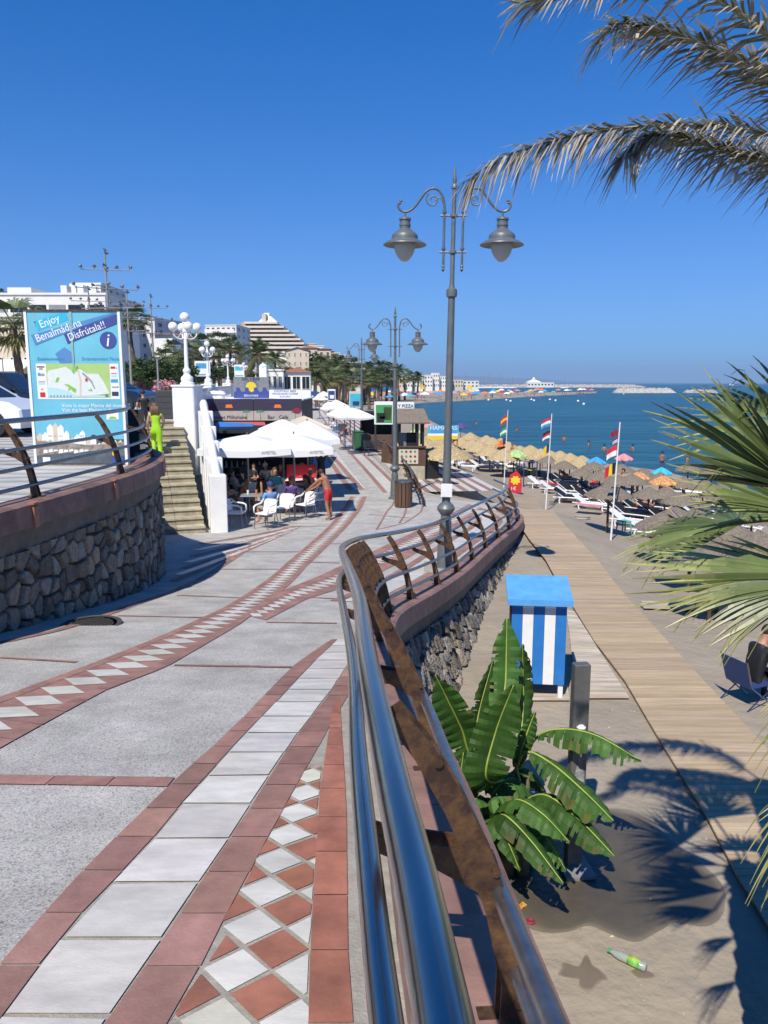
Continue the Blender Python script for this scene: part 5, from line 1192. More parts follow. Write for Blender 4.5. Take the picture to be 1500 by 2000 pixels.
# white cafe chairs
def cafe_chair(loc, rz, label, group):
    t = thing('cafe_chair', label, 'chair', loc, rz, group)
    mb = MB(); mb.bbox((0, .0, .43), (.47, .46, .045), .02); mb.build('seat', M['plastic_white'], t)
    mb = MB(); vs = []; n = 10
    for i in range(6):
        z = .46+.07*i; w_ = .235-(.04 if i == 5 else 0)
        for k in range(n+1): a = math.pi*(k/n); vs.append((-w_*math.cos(a), -.17-.075*math.sin(a)-(z-.46)*.22, z))
    f = [(i*(n+1)+k, i*(n+1)+k+1, (i+1)*(n+1)+k+1, (i+1)*(n+1)+k) for i in range(5) for k in range(n)]; mb.add(vs, f); mb.add([(x, y-.012, z) for x, y, z in vs], [q[::-1] for q in f]); mb.build('backrest', M['plastic_white'], t, smooth=True)
    for s in (-1, 1):
        mb = MB(); mb.tube([(s*.25, -.24, .80), (s*.262, -.1, .69), (s*.265, .12, .665), (s*.26, .21, .63), (s*.25, .225, .45)], [.02, .026, .028, .026, .02], 8); mb.build('armrest', M['plastic_white'], t, smooth=True)
        for y0, y1 in ((.2, .235), (-.2, -.29)): mb = MB(); mb.tube([(s*.22, y0, .42), (s*.245, y1, 0)], .014, 8); mb.build('leg', M['dull_steel'], t)
    return t
def cafe_table(loc, rz, label, group):
    t = thing('cafe_table', label, 'table', loc, rz, group)
    mb = MB(); mb.bbox((0, 0, .73), (.7, .7, .03), .01); mb.build('tabletop', M['mid_grey'], t)
    for a in (-1, 1):
        for b in (-1, 1): mb = MB(); mb.tube([(a*.31, b*.31, .72), (a*.31, b*.31, 0)], .018, 8); mb.build('leg', M['dull_steel'], t)
    return t
CG = 'white cafe armchairs round the tables'
CH = [(463, 1030, -95, 'white cafe armchair standing beside the end pillar of the parapet'), (520, 1032, 150, 'white cafe armchair seen from behind, occupied by the blue shirt man'), (556, 1018, 168, 'white cafe armchair just right of the blue shirt man'),
      (597, 1012, 140, 'empty white cafe armchair in front of the dark haired woman'), (618, 1000, 120, 'white cafe armchair next to the man in red shorts'), (575, 1003, 175, 'white cafe armchair under the purple shirt diner'), (450, 1000, -80, 'white cafe armchair under the diner by the wall')]
c0 = None; chp = []
for x, y, a, lb in CH:
    q = PR(x, y); q.z = gz(q.y)+.012; chp.append(q)
    if c0 is None: c0 = cafe_chair(q, R_(a), lb, CG); tree_of(c0)
    else: dup(c0, q, R_(a), 1, lb, CG)
TG = 'square cafe tables under the parasols'
q = PR(492, 1012); q.z = gz(q.y)+.012; T1 = cafe_table(q, .1, 'square grey cafe table between the pillar armchair and the blue shirt man', TG); tree_of(T1)
q2 = PR(590, 985); q2.z = gz(q2.y)+.012; dup(T1, q2, .2, 1, 'square cafe table in front of the bald diner', TG)
q3 = PR(505, 965); q3.z = gz(q3.y)+.012; dup(T1, q3, 0, 1, 'square cafe table at the back with the man in the white cap', TG)
for (x, y, n_, m, lb) in ((q.x-.1, q.y, 'glass', 'cloth_white', 'drinking glass on the front cafe table'), (q.x+.15, q.y+.1, 'glass', 'orange', 'orange drink glass on the front cafe table')):
    mb = MB(); mb.lathe([(.03, 0), (.04, .14)], 10); o = mb.build(n_, M[m]); o.location = (x, y, q.z+.746); tag(o, lb, 'glass')
def seated(lb, px, py, a, pose='sit', **k):
    q = PR(px, py); return person(lb, (q.x, q.y, gz(q.y)+.01), R_(a), pose, **k)
seated('man in a light blue shirt leaning back in the white armchair holding up a phone', 528, 1026, 40, 'sitphone', top='shirt_blue', bottom='grey', cap='navy')
seated('diner in a pink and purple top seen from behind under the parasol', 570, 1008, 10, 'sit', top='purple', skin='skin_tan', bottom='pink', hair='hair_brown')
seated('bald bare chested diner facing left at the right side table', 598, 985, 60, 'sitlean', skin='skin_tan', bottom='navy', hair='skin_tan')
seated('dark haired woman in brown seated beside the standing man in red shorts', 614, 1000, 95, 'sitfwd', top='brown', skin='skin_tan', bottom='brown', long_hair=True)
seated('woman with blond hair seated by the white parapet pillar facing right', 447, 1004, -70, 'sit', top='brown', bottom='brown', hair='rachis', long_hair=True)
seated('man in a lilac shirt lounging back behind the front table', 466, 985, -60, 'sitlean', top='grey', bottom='navy')
seated('man in a white cap and grey shirt facing the camera at the back table', 522, 965, 178, 'sitfwd', top='cloth_white', bottom='navy', cap='cloth_white')
seated('bare shouldered diner in the shade behind the purple shirt diner', 573, 970, 170, 'sit', skin='skin_tan', bottom='navy', hair='hair_brown')
seated('diner in dark clothes in the shade left of the white cap man', 495, 968, 150, 'sit', top='black', bottom='black')
q = PR(643, 1015); person('sun tanned man in red swimming shorts standing and leaning over the diners', (q.x, q.y, gz(q.y)+.01), R_(62), 'reach', skin='skin_tan', bottom='red', blen='short', hair='hair_dark', scale=.94)
q = PR(628, 965); person('bare chested person with arms raised behind the man in red shorts', (q.x, q.y, gz(q.y)+.01), R_(-160), 'armsup', skin='skin_tan', bottom='black', top='black', sleeves=None)
q = PR(635, 884); person('man in a white shirt and black trousers walking up the promenade looking at his hands', (q.x, q.y, gz(q.y)+.01), R_(170), 'phone', top='cloth_white', bottom='black', blen='long', shoes='black', skin='skin_tan')

for lb, px, py, a, po, kw in (('diner in a red top at the back of the cafe beside the freezer', 548, 972, 170, 'sit', dict(top='maroon', bottom='navy')), ('diner in white in the deep shade behind the front table', 480, 962, 120, 'sit', dict(top='cloth_white', bottom='grey')), ('diner in navy facing left behind the bald diner', 605, 968, 100, 'sitfwd', dict(top='navy', bottom='black', hair='hair_grey')), ('woman in teal with long hair in the middle of the cafe', 540, 985, -150, 'sit', dict(top='teal', bottom='navy', long_hair=True, hair='hair_brown')), ('bare chested diner leaning on the front table from the left', 470, 1003, -80, 'sitfwd', dict(bottom='sea_blue', skin='skin_tan')), ('waiter in black standing in the shade before the cafe bar', 508, 948, 170, 'stand', dict(top='black', bottom='black', blen='long', shoes='black'))):
    seated(lb, px, py, a, po, **kw)
for i, (x, y, a, lb) in enumerate(((548, 974, 0, 'white cafe armchair at the back beside the freezer'), (540, 990, 60, 'white cafe armchair in the middle of the cafe'), (485, 985, 30, 'white cafe armchair behind the front table'))): q = PR(x, y); q.z = gz(q.y)+.012; dup(c0, q, R_(a), 1, lb, CG)
# ================================================================== restaurant with banners behind the cafe
d = 36.5; X0, X1 = P(400, 780, d).x, P(590, 780, d).x; zg = gz(d); top = P(495, 779, d).z
rs = thing('beach_restaurant', 'flat roofed restaurant behind the parasols with a long dark banner across its front', 'building', ((X0+X1)/2, d, zg)); Wd2 = X1-X0; Hd2 = top-zg
mb = MB(); mb.box((0, 3.0, Hd2/2-.05), (Wd2-.1, 5.8, Hd2-.1)); mb.build('wall', M['wood_brown'], rs)
mb = MB(); mb.box((0, 3.0, Hd2-.04), (Wd2+.1, 6, .06)); mb.build('roof', M['white_wall'], rs)
bh = .98
for k in (0, 1):
    xa = -Wd2/2+k*Wd2/2; mb = MB(); mb.box((xa+Wd2/4, -.05, Hd2-bh*.28), (Wd2/2-.02, .04, bh*.56)); bn = mb.build('banner', M['banner_dark'], rs)
    mb = MB(); mb.box((xa+Wd2/4, -.05, Hd2-bh*.80), (Wd2/2-.02, .04, bh*.46)); mb.build('banner_panel', M['banner_light'], bn)
    mb = MB(); mb.slab([(xa+Wd2/4-.18, -.075, Hd2-.42), (xa+Wd2/4+.18, -.075, Hd2-.42), (xa+Wd2/4+.13, -.075, Hd2-.26), (xa+Wd2/4-.13, -.075, Hd2-.26)], (0, -1, 0), .006); mb.build('emblem', M['orange'], bn)
    text(['Sunset Milkshake', 'Bar   Cafe'][k], .24, M['black'], bn, (xa+Wd2/4, -.08, Hd2-.86), (math.pi/2, 0, 0), .003); text(['SUMMER NIGHTS', 'SUMMER NIGHTS'][k], .13, M['purple'], bn, (xa+Wd2/4, -.08, Hd2-.16), (math.pi/2, 0, 0), .003)
    for s in (-1, 1):
        mb = MB(); x = xa+Wd2/4+s*(Wd2/4-.32); mb.slab([(x-.02, -.075, Hd2-.98), (x+.02, -.075, Hd2-.98), (x+.01, -.075, Hd2-.62), (x-.01, -.075, Hd2-.62)], (0, -1, 0), .004)
        for a in range(7): an = a*.45+.2; mb.slab([(x, -.076, Hd2-.62), (x+.2*math.cos(an), -.076, Hd2-.62+.14*math.sin(an)-.03), (x+.2*math.cos(an+.25), -.076, Hd2-.62+.14*math.sin(an+.25)-.03)], (0, -1, 0), .003)
        mb.build('palm_picture', M['green'], bn)
    mb = MB(); mb.slab([(xa+Wd2/4+(-1 if k == 0 else 1)*(Wd2/4-.25)+.22*math.cos(a*.524), -.078, Hd2-.55+.14*math.sin(a*.524)) for a in range(12)], (0, -1, 0), .005); mb.build('fish_picture', M['maroon'], bn)
mb = MB(); mb.slab([(-Wd2/2, -1.3, Hd2-1.42), (.8, -1.0, Hd2-1.42), (.5, -.06, Hd2-1.1), (-Wd2/2, -.06, Hd2-1.1)], (0, 0, 1), .03); mb.build('awning', M['awning_red'], rs)
sg2 = thing('wave_sign', 'rooftop sign with a yellow sun above dark blue curling waves', 'sign', (P(491, 778, d+.6).x, d+.6, top+.02)); w2, h2 = W_at(68, d+.6)*1.0, W_at(40, d+.6)
mb = MB(); mb.box((0, .04, h2/2), (w2, .06, h2)); mb.build('board', M['shade_grey'], sg2)
mb = MB(); pts = [(-w2/2, 0), (w2/2, 0), (w2/2, h2*.30)]
for k in range(3, -1, -1):
    xa = -w2/2+w2*k/4
    for a in range(9): an = -.5+a*.55; rr = .15*w2/1.6; pts.append((xa+w2*.13+rr*.62*math.cos(an), h2*.42+rr*.62*math.sin(an)))
    pts.append((xa+.02, h2*.28))
mb.slab([(x, 0, z) for x, z in pts], (0, -1, 0), .02); wv = mb.build('waves', M['sign_navy'], sg2)
mb = MB(); mb.tube([(0, 0, h2*.52), (0, -.01, h2*.52)], w2*.15, 24); mb.build('sun', M['yellow'], sg2)
mb = MB()
for k in range(9): an = .15+k*(math.pi-.3)/8; mb.slab([(math.cos(an)*w2*.18-.02, -.002, h2*.52+math.sin(an)*w2*.18), (math.cos(an)*w2*.18+.02, -.002, h2*.52+math.sin(an)*w2*.18), (math.cos(an)*w2*.24, -.002, h2*.52+math.sin(an)*w2*.24)], (0, -1, 0), .01)
mb.build('sun_rays', M['banner_dark'], sg2)
text('SOL Y MAR', .17, M['banner_dark'], sg2, (0, -.03, h2*.93), (math.pi/2, 0, 0), .004); text('BEACH BAR', .13, M['sign_text'], sg2, (0, -.03, h2*.12), (math.pi/2, 0, 0), .004)
s3 = thing('rooftop_sign', 'white rooftop sign with three dark lines of lettering beside the wave sign', 'sign', (P(557, 778, d+.3).x, d+.3, top+.02)); w3 = W_at(62, d); mb = MB(); mb.box((0, .03, .2), (w3, .05, .40)); mb.build('board', M['paint_white'], s3)
for k, s in enumerate(('COCKTAILS  BEER', 'MILKSHAKES COFFEE', 'BURGERS')): text(s, .13, M['sign_navy'], s3, (0, 0, .33-k*.13), (math.pi/2, 0, 0), .003)
for k, (x, lb) in enumerate(((418, 'white ventilation cowl at the left of the restaurant roof'), (430, 'white ventilation cowl nearer the wave sign on the restaurant roof'))):
    mb = MB(); mb.lathe([(.22, 0), (.22, .2), (.3, .22), (.2, .34), (.0001, .38)], 14); o = mb.build('roof_vent', M['plastic_white']); o.location = (P(x, 775, d+1.2).x, d+1.2, top); tag(o, lb, 'roof vent', 'roof vents of the restaurant')
parasol('parasol', 'cream parasol standing right of the cafe at the edge of the promenade', 'parasol', (P(592, 850, 33).x, 33.5, gz(33)), .3, 1.0, 2.4, 2.9, 'cream_far', None, .15)
# ================================================================== right side of the lower promenade
RP = 'white parasols of the terrace on the right side of the promenade'
for px_, yr, wpx, lb in ((657, 797, 56, 'farthest of the three white terrace parasols on the right of the promenade'), (673, 809, 62, 'middle one of the three white terrace parasols, left of the one by the lamp'), (692, 813, 70, 'nearest of the three white terrace parasols, beside the third grey lamp')):
    dd = 2.0/abs(P(px_, yr, 1).z); h = W_at(wpx, dd)/2*1.05; parasol('parasol', lb, 'parasol', (P(px_, yr, dd).x, dd, -4.3), .5, h*.82, 2.3, 2.3+W_at(16, dd), 'canvas', RP, .12)
def at(px, py): q = PR(px, py); q.z = gz(q.y)+.01; return q
q = at(722, 880); tb = thing('terrace_bar', 'dark timber terrace bar in the shade behind the nearest white terrace parasol', 'building', (q.x+.6, q.y+1.0, q.z)); 
mb = MB(); mb.box((0, 1.2, 1.2), (2.4, .1, 2.4)); mb.box((0, 0, 2.42), (2.8, 2.8, .08)); mb.box((-1.2, 1, 1.2), (.1, .5, 2.4)); mb.box((1.2, 0, 1.2), (.12, 2.2, 2.4)); mb.build('wall', M['black'], tb); mb = MB(); mb.bbox((0, -.8, .5), (2.2, .4, 1.0), .02); mb.build('counter', M['wood_brown'], tb)
def bin_(name, lb, loc, h, m, rz=0, w=.55):
    t = thing(name, lb, 'bin', loc, rz); mb = MB(); mb.bbox((0, 0, h*.48), (w, w*1.1, h*.9), .03, 0); mb.build('body', M[m], t); mb = MB(); mb.bbox((0, 0, h*.95), (w*1.12, w*1.2, h*.09), .03); mb.build('lid', M[m], t)
    for s in (-1, 1): mb = MB(); mb.tube([(s*w*.5, w*.5, .1), (s*w*.5+s*.04, w*.5, .1)], .1, 12); mb.build('wheel', M['tyre'], t)
    return t
bin_('waste_bin', 'green wheeled waste bin standing beside the third grey lamp', at(699, 879), 1.25, 'green_bin', .2, .62)
bin_('waste_bin', 'dark grey waste bin close to the right of the green bin', at(713, 880), 1.1, 'dark_grey', .2, .5)
bin_('waste_bin', 'pale grey waste bin on the terrace left of the green bin', at(667, 852), 1.0, 'mid_grey', .2, .5)
sb = bin_('waste_bin', 'black waste bin standing on the sand beside the kiosk with the menu board', BG(839, 942), 1.05, 'black', .2, .6)
for i, (x, y, lb) in enumerate(((655, 862, 'dark terrace table left of the pale grey bin'), (682, 872, 'pale wooden terrace table next to the green bin'), (645, 836, 'dark terrace table farther along under the white parasols'))):
    dup(T1, at(x, y), .3*i, 1, lb, 'terrace tables on the right of the promenade')
for i, (x, y, a, lb) in enumerate(((651, 842, 20, 'white terrace chair in front of the farthest right parasol'), (657, 850, 200, 'white terrace chair next to the pale grey bin'), (646, 848, 80, 'white terrace chair at the promenade edge'))): dup(c0, at(x, y), R_(a), 1, lb, 'white terrace chairs on the right')
for i, (x, y, a, tp, lb) in enumerate(((650, 846, 100, 'cloth_white', 'seated terrace guest in white by the promenade edge'), (673, 864, 60, 'maroon', 'seated terrace guest in dark red left of the green bin'), (680, 860, 220, 'grey', 'seated terrace guest in grey left of the green bin'))): q = at(x, y); person(lb, q, R_(a), 'sit', top=tp, bottom='navy', fingers=False)
q = at(735, 890); bn = thing('bench', 'dark metal bench beside the terrace bar', 'bench', q, .5)
mb = MB()
for k in range(5): mb.box((0, -.2+k*.09, .45), (1.5, .06, .025))
mb.build('seat', M['dark_grey'], bn); mb = MB()
for k in range(4): mb.box((0, .24+k*.015, .55+k*.1), (1.5, .025, .06))
mb.build('backrest', M['dark_grey'], bn)
for s in (-1, 1): mb = MB(); mb.tube([(s*.65, -.22, 0), (s*.65, -.2, .44), (s*.65, .22, .44), (s*.65, .32, .92)], .025, 6); mb.tube([(s*.65, .2, .44), (s*.65, .26, 0)], .025, 6); mb.build('leg', M['dark_grey'], bn)
q = at(757, 905); mb = MB(); mb.bbox((0, 0, .55), (1.0, .08, 1.1), .01); o = mb.build('timber_screen', M['wood_brown']); o.location = q; o.rotation_euler = (0, 0, -.9); tag(o, 'brown timber screen left of the second grey lamp', 'screen')
p2 = resample([v for v in catmull(line([(806, 992), (803, 975), (792, 952), (775, 925), (757, 905), (742, 895)]), 10)], 60)
railing('railing', 'short curved railing end with rusty fanned posts beside the brown litter bin', p2, rz_, posts_along(p2, 20, 1.0, 20, 60, rz_), 0, 61, [(0, 1.05, .034, 'dull_steel'), (.22, .72, .022, 'dull_steel'), (.32, .5, .022, 'dull_steel')])
q = at(788, 990); lb_ = thing('litter_bin', 'brown slatted litter bin at the foot of the second grey lamp', 'bin', q, .2)
mb = MB(); mb.lathe([(.26, .02), (.26, .80), (.0001, .80)], 16); mb.build('liner', M['black'], lb_); sl0 = None
for k in range(14):
    if sl0 is None: mb = MB(); mb.bbox((.29, 0, .46), (.035, .11, .88), .006); sl0 = mb.build('slat', M['wood_brown'], lb_); sm_ = sl0.data
    else: sl0 = bpy.data.objects.new('slat', sm_); COL.objects.link(sl0); sl0.parent = lb_
    sl0.rotation_euler = (0, 0, k*2*math.pi/14)
mb = MB(); mb.lathe([(.27, .88), (.32, .88), (.32, .93), (.27, .93)], 18); mb.build('rim', M['dull_steel'], lb_)
# kiosk with menu board
kd = 34.5; kq = P(803, 940, kd); kx = kq.x; zb0 = -4.42
ks = thing('kiosk', 'small beach kiosk with a brown pitched roof, brown counter and stone base', 'kiosk', (kx, kd, zb0)); kw = W_at(54, kd)
zE, zR, zC, zS = P(803, 827, kd).z-zb0, P(803, 800, kd+1).z-zb0, P(803, 873, kd).z-zb0, P(803, 909, kd).z-zb0
mb = MB(); mb.bbox((0, .8, zS/2), (kw, 2.0, zS), .03); mb.build('stone_base', M['step'], ks)
mb = MB(); mb.bbox((0, -.16, (zS+zC)/2), (kw+.04, .08, zC-zS), .01); mb.bbox((0, -.1, zC+.02), (kw+.1, .4, .05), .01); mb.build('counter', M['wood_brown'], ks)
for x in (-kw*.5+.1, kw*.22, kw*.5-.1):
    for y in (0, 1.6): mb = MB(); mb.box((x, y, (zC+zE)/2), (.10, .10, zE-zC)); mb.build('post', M['black'], ks)
mb = MB(); e = .18; mb.slab([(-kw/2-e, -.35, zE), (kw/2+e, -.35, zE), (kw/2-.02, .8, zR), (-kw/2+.02, .8, zR)], (0, -.3, .95), .06); mb.slab([(kw/2+e, 1.95, zE), (-kw/2-e, 1.95, zE), (-kw/2+.02, .8, zR), (kw/2-.02, .8, zR)], (0, .3, .95), .06); mb.add([(-kw/2-e, -.35, zE), (-kw/2-e, 1.95, zE), (-kw/2+.02, .8, zR), (kw/2+e, -.35, zE), (kw/2+e, 1.95, zE), (kw/2-.02, .8, zR)], [(0, 1, 2), (3, 5, 4)]); mb.build('roof', M['reed'], ks)
mb = MB(); mb.lathe([(.2, zC), (.2, zC+.5), (.16, zC+.6)], 14, (-.35, .5, 0)); mb.build('keg', M['mid_grey'], ks); mb = MB(); mb.bbox((.05, .6, zC+.3), (.5, .5, .6), .03); mb.build('machine', M['black'], ks)
mw = W_at(38, kd); mb = MB(); mb.box((-kw/2+mw/2+.05, -.215, (zS+zC)/2+.02), (mw, .02, (zC-zS)*.82)); mn = mb.build('menu_board', M['cream_far'], ks)
for i in range(4):
    for j in range(3):
        mb = MB(); c = (-kw/2+mw*(.16+i*.225)+.05, -.23, zS+(zC-zS)*(.25+j*.26)); mb.tube([(c[0], c[1]+.004, c[2]), (c[0], c[1]-.002, c[2])], .055, 10); mb.build('dish_picture', M[('wood_brown', 'maroon', 'green')[(i+j) % 3]], mn)
def board(name, lb, px0, px1, py0, py1, d, basey, m, frame='paint_white', post='dark_grey', txt=None, tm='navy', ts=.3, pic=None):
    a, b = P(px0, py1, d), P(px1, py0, d); w_, h_ = b.x-a.x, b.z-a.z; zb = P(px0, basey, d).z; t = thing(name, lb, 'sign', ((a.x+b.x)/2, d, zb)); z0 = a.z-zb
    mb = MB(); mb.box((0, .03, z0+h_/2), (w_, .06, h_)); bd = mb.build('board', M[frame], t)
    if m: mb = MB(); mb.box((0, -.008, z0+h_*.46), (w_*.84, .01, h_*.78)); mb.build('poster', M[m], bd)
    if pic: 
        for (u, v, uu, vv, mm) in pic: mb = MB(); mb.slab([(w_*(u-.5), -.016, z0+h_*v), (w_*(uu-.5), -.016, z0+h_*v), (w_*(uu-.46), -.016, z0+h_*vv), (w_*(u-.52), -.016, z0+h_*vv)], (0, -1, 0), .006); mb.build('picture', M[mm], bd)
    if txt: text(txt, ts, M[tm], bd, (0, -.02, z0+h_*.5 if not pic else z0+h_*.8), (math.pi/2, 0, 0), .004)
    for s in (-1, 1): mb = MB(); mb.tube([(s*(w_/2-.06), .08, 0), (s*(w_/2-.06), .08, z0+h_)], .045, 8); mb.build('post', M[post], t)
    return t
board('poster_board', 'white framed poster board with a green jungle picture beside the kiosk', 731, 769, 784, 829, 41, 878, 'green', pic=[(.15, .1, .5, .5, 'black'), (.5, .2, .85, .75, 'leaf_dark'), (.3, .25, .55, .35, 'lemon')])
board('poster_board', 'brown framed poster board with a blue picture on the terrace', 682, 706, 764, 797, 56, 850, 'turquoise', frame='cream_far', pic=[(.3, .15, .8, .4, 'navy')])
board('poster_board', 'small far poster board with a blue and white picture', 640, 655, 760, 783, 78, 815, 'plate_blue', pic=[(.3, .2, .8, .5, 'cloth_white')])
board('pizza_sign', 'white sign above the kiosk roof reading Y PIZZA', 776, 809, 785, 801, 43, 870, None, txt='Y PIZZA', ts=.24)
hd = 40; board('banner', 'blue and yellow beach banner on two wooden posts reading HAMACAS', 836, 896, 831, 858, hd, 918, 'sea_blue', frame='turquoise', post='wood_tan', txt='HAMACAS', tm='cloth_white', ts=.30, pic=[(0, .0, .96, .26, 'yellow'), (0, .26, .96, .42, 'cloth_white')])
WT = 'small white parasols far along the promenade'
for i, (x, y, w_, lb) in enumerate(((615, 770, 30, 'far white parasol by the left edge of the promenade'), (604, 766, 26, 'farthest left white parasol along the promenade'), (632, 772, 26, 'far white parasol at the promenade, left of the small far poster'), (624, 779, 30, 'far white parasol nearest the white shirt man'), (642, 792, 22, 'far white parasol just behind the terrace parasols'))):
    dd = min(130, 1.9/max(.012, abs(P(x, y, 1).z))); parasol('parasol', lb, 'parasol', (P(x, y, dd).x, dd, -4.3), .4, W_at(w_, dd)/2*.85, 2.4, 2.4+W_at(8, dd), 'canvas', WT, .1)
fw = [person('pedestrian in red shorts far up the promenade', at(592, 818), 2, 'walk', top='cloth_white', bottom='red', fingers=False, hair='hair_brown')]
person('pedestrian in dark clothes far up the promenade', at(604, 800), 0, 'walk', top='black', bottom='black', blen='long', fingers=False); person('distant walker in navy beside the marble line', at(609, 792), 3, 'walk', top='navy', bottom='navy', fingers=False)

# ================================================================== beach: flags, straw umbrellas, sunbeds
def flagpole(px, ybase, ytop, lb, flags):
    b = BG(px, ybase); top = P(px, ytop, b.y).z-b.z; t = thing('flagpole', lb, 'flagpole', b, 0, 'white flagpoles on the sand'); t.rotation_euler = (0, R_(1.6), 0)
    mb = MB(); mb.lathe([(.032, 0), (.024, top*.5), (.018, top), (.028, top+.02), (.0001, top+.06)], 10); mb.build('pole', M['paint_white'], t)
    for (yc, hpx, wpx, kind, cols, fd) in flags:
        z = P(px, yc, b.y).z-b.z; h = W_at(hpx, b.y); w_ = W_at(wpx, b.y); mb = MB(); n = 12; r = random.Random(int(yc)); mats = [M[c] for c in cols]; k = len(cols); rows = k if kind == 'h' else 6
        g = lambda u, v: (-(u*w_*.85+.03), fd*u*.5*w_+.10*w_*math.sin(u*7+v*2), z+h/2-v*h-u*u*h*.55)
        for i in range(n):
            for j in range(6):
                u0, u1, v0, v1 = i/n, (i+1)/n, j/6, (j+1)/6; mi = min(k-1, int(v0*k+.01)) if kind == 'h' else min(k-1, int(u0*k+.01))
                mb.add([g(u0, v0), g(u1, v0), g(u1, v1), g(u0, v1)], [(0, 1, 2, 3)], mi)
        mb.build('flag', mats, t, smooth=True)
    return t
flagpole(984, 952, 803, 'leftmost white flagpole with a yellow and red flag above a white and green one', [(818, 15, 13, 'h', ('red', 'yellow', 'red'), .3), (842, 14, 13, 'h', ('green', 'cloth_white', 'green'), .5), (862, 12, 14, 'v', ('navy', 'orange'), .2)])
flagpole(1066, 995, 810, 'middle white flagpole with a red white and blue flag at its top', [(824, 15, 20, 'h', ('red', 'cloth_white', 'sea_blue'), .3), (848, 14, 15, 'h', ('black', 'red', 'cloth_white'), .5), (876, 16, 12, 'v', ('navy', 'yellow'), .4)])
flagpole(1193, 1055, 828, 'rightmost white flagpole with maroon flags above a red and yellow one', [(845, 12, 16, 'h', ('maroon',), .3), (860, 10, 10, 'h', ('maroon', 'cloth_white', 'sea_blue', 'cloth_white', 'maroon'), .3), (880, 20, 20, 'h', ('flag_red', 'cloth_white'), .5), (915, 22, 22, 'v', ('black', 'yellow', 'red'), .2)])
for x, y0, y1, lb in ((1386, 1090, 985, 'white pole rising behind the green fan palm blades'), (1444, 1105, 1015, 'rightmost white pole partly hidden by the fan palm')):
    b = BG(x, y0); mb = MB(); mb.tube([(0, 0, 0), (0, 0, P(x, y1, b.y).z-b.z)], .05, 8); o = mb.build('pole', M['paint_white']); o.location = b; tag(o, lb, 'pole')
def straw_umbrella(lb, loc, m, group, r0=.85, hr=1.2, ht=1.85):
    t = thing('straw_umbrella', lb, 'beach umbrella', loc, 0, group); mb = MB(); mb.tube([(0, 0, 0), (0, 0, ht-.1)], .04, 8); mb.build('pole', M['wood_brown'], t)
    mb = MB(); n = 44; r = random.Random(4); vs = []; R = 7
    for i in range(R+1):
        u = i/R
        for k in range(n):
            a = 2*math.pi*k/n; rr = r0*u*(1+.02*r.uniform(-1, 1)); z = ht-(ht-hr)*(u**1.15)+r.uniform(-.012, .012)-(.07*r.random() if i == R else 0); vs.append((rr*math.cos(a), rr*math.sin(a), z))
    f = [(i*n+k, (i+1)*n+k, (i+1)*n+(k+1) % n, i*n+(k+1) % n) for i in range(R) for k in range(n)]; mb.add(vs, f)
    for k in range(80):
        a = r.uniform(0, 6.28); u = r.uniform(.9, 1.0); p = Vector((r0*u*math.cos(a), r0*u*math.sin(a), ht-(ht-hr)*u**1.15)); q = p+Vector((math.cos(a)*.05, math.sin(a)*.05, -r.uniform(.05, .14))); s = Vector((-math.sin(a), math.cos(a), 0))*.02
        mb.add([p-s, p+s, q], [(0, 1, 2)])
    mb.build('thatch', M[m], t); return t
YG, RG = 'yellow straw umbrellas along the water', 'brown reed umbrellas on the near beach'
YEL = [(805, 843), (832, 850), (856, 857), (872, 864), (889, 862), (902, 846), (919, 836), (922, 851), (937, 859), (950, 842), (957, 865), (962, 850), (983, 872), (993, 853), (1016, 862), (1036, 866), (1056, 870), (1076, 873), (1094, 876), (1114, 879), (1137, 882), (845, 846), (978, 849), (1004, 868)]
BRN = [(1071, 890), (1102, 901), (1138, 912), (1172, 920), (1207, 930), (1215, 905), (1257, 912), (1268, 951), (1335, 934), (1329, 964), (1383, 984), (1295, 997), (1428, 1021), (1484, 1043), (1375, 938), (1440, 962), (1235, 930), (1190, 948), (1300, 952), (1400, 1000), (1470, 1000), (1160, 902), (1290, 925), (1405, 955), (1455, 985), (1360, 1008), (1410, 1055), (1345, 905), (1390, 915), (1430, 930), (1320, 985), (1352, 1030), (1395, 1062)]
def ordinal(i): return ['first', 'second', 'third', 'fourth', 'fifth', 'sixth', 'seventh', 'eighth', 'ninth', 'tenth', 'eleventh', 'twelfth', 'thirteenth', 'fourteenth', 'fifteenth', 'sixteenth', 'seventeenth', 'eighteenth', 'nineteenth', 'twentieth', 'twenty first', 'twenty second', 'twenty third', 'twenty fourth', 'twenty fifth', 'twenty sixth', 'twenty seventh', 'twenty eighth', 'twenty ninth', 'thirtieth', 'thirty first', 'thirty second', 'thirty third', 'thirty fourth', 'thirty fifth', 'thirty sixth', 'thirty seventh', 'thirty eighth', 'thirty ninth', 'fortieth', 'forty first', 'forty second'][i]
y0_ = r0_ = None
for i, (x, y) in enumerate(sorted(YEL)):
    q = BG(x, y+6, 1.85); q.z = max(bz(q.x, q.y), SEA+.3); lb = 'yellow straw beach umbrella, %s from the left in the band along the water' % ordinal(i); s = 1.02+.1*rng.uniform(-1, 1)
    if y0_ is None: y0_ = straw_umbrella(lb, q, 'straw', YG, 1.05); tree_of(y0_)
    else: dup(y0_, q, i*1.3, s, lb, YG)
for i, (x, y) in enumerate(sorted(BRN)):
    q = BG(x, y, 1.62); q.z = bz(q.x, q.y); lb = 'brown reed beach umbrella, %s from the left among the near umbrellas' % ordinal(i); s = 1.0+.06*rng.uniform(-1, 1)
    if (x, y) == (1295, 997): lb = 'brown reed beach umbrella with a small solar panel on its roof'; solar = q.copy()
    if r0_ is None: r0_ = straw_umbrella(lb, q, 'reed', RG, .78, 1.22, 1.64); tree_of(r0_)
    else: dup(r0_, q, i*1.7, s, lb, RG)
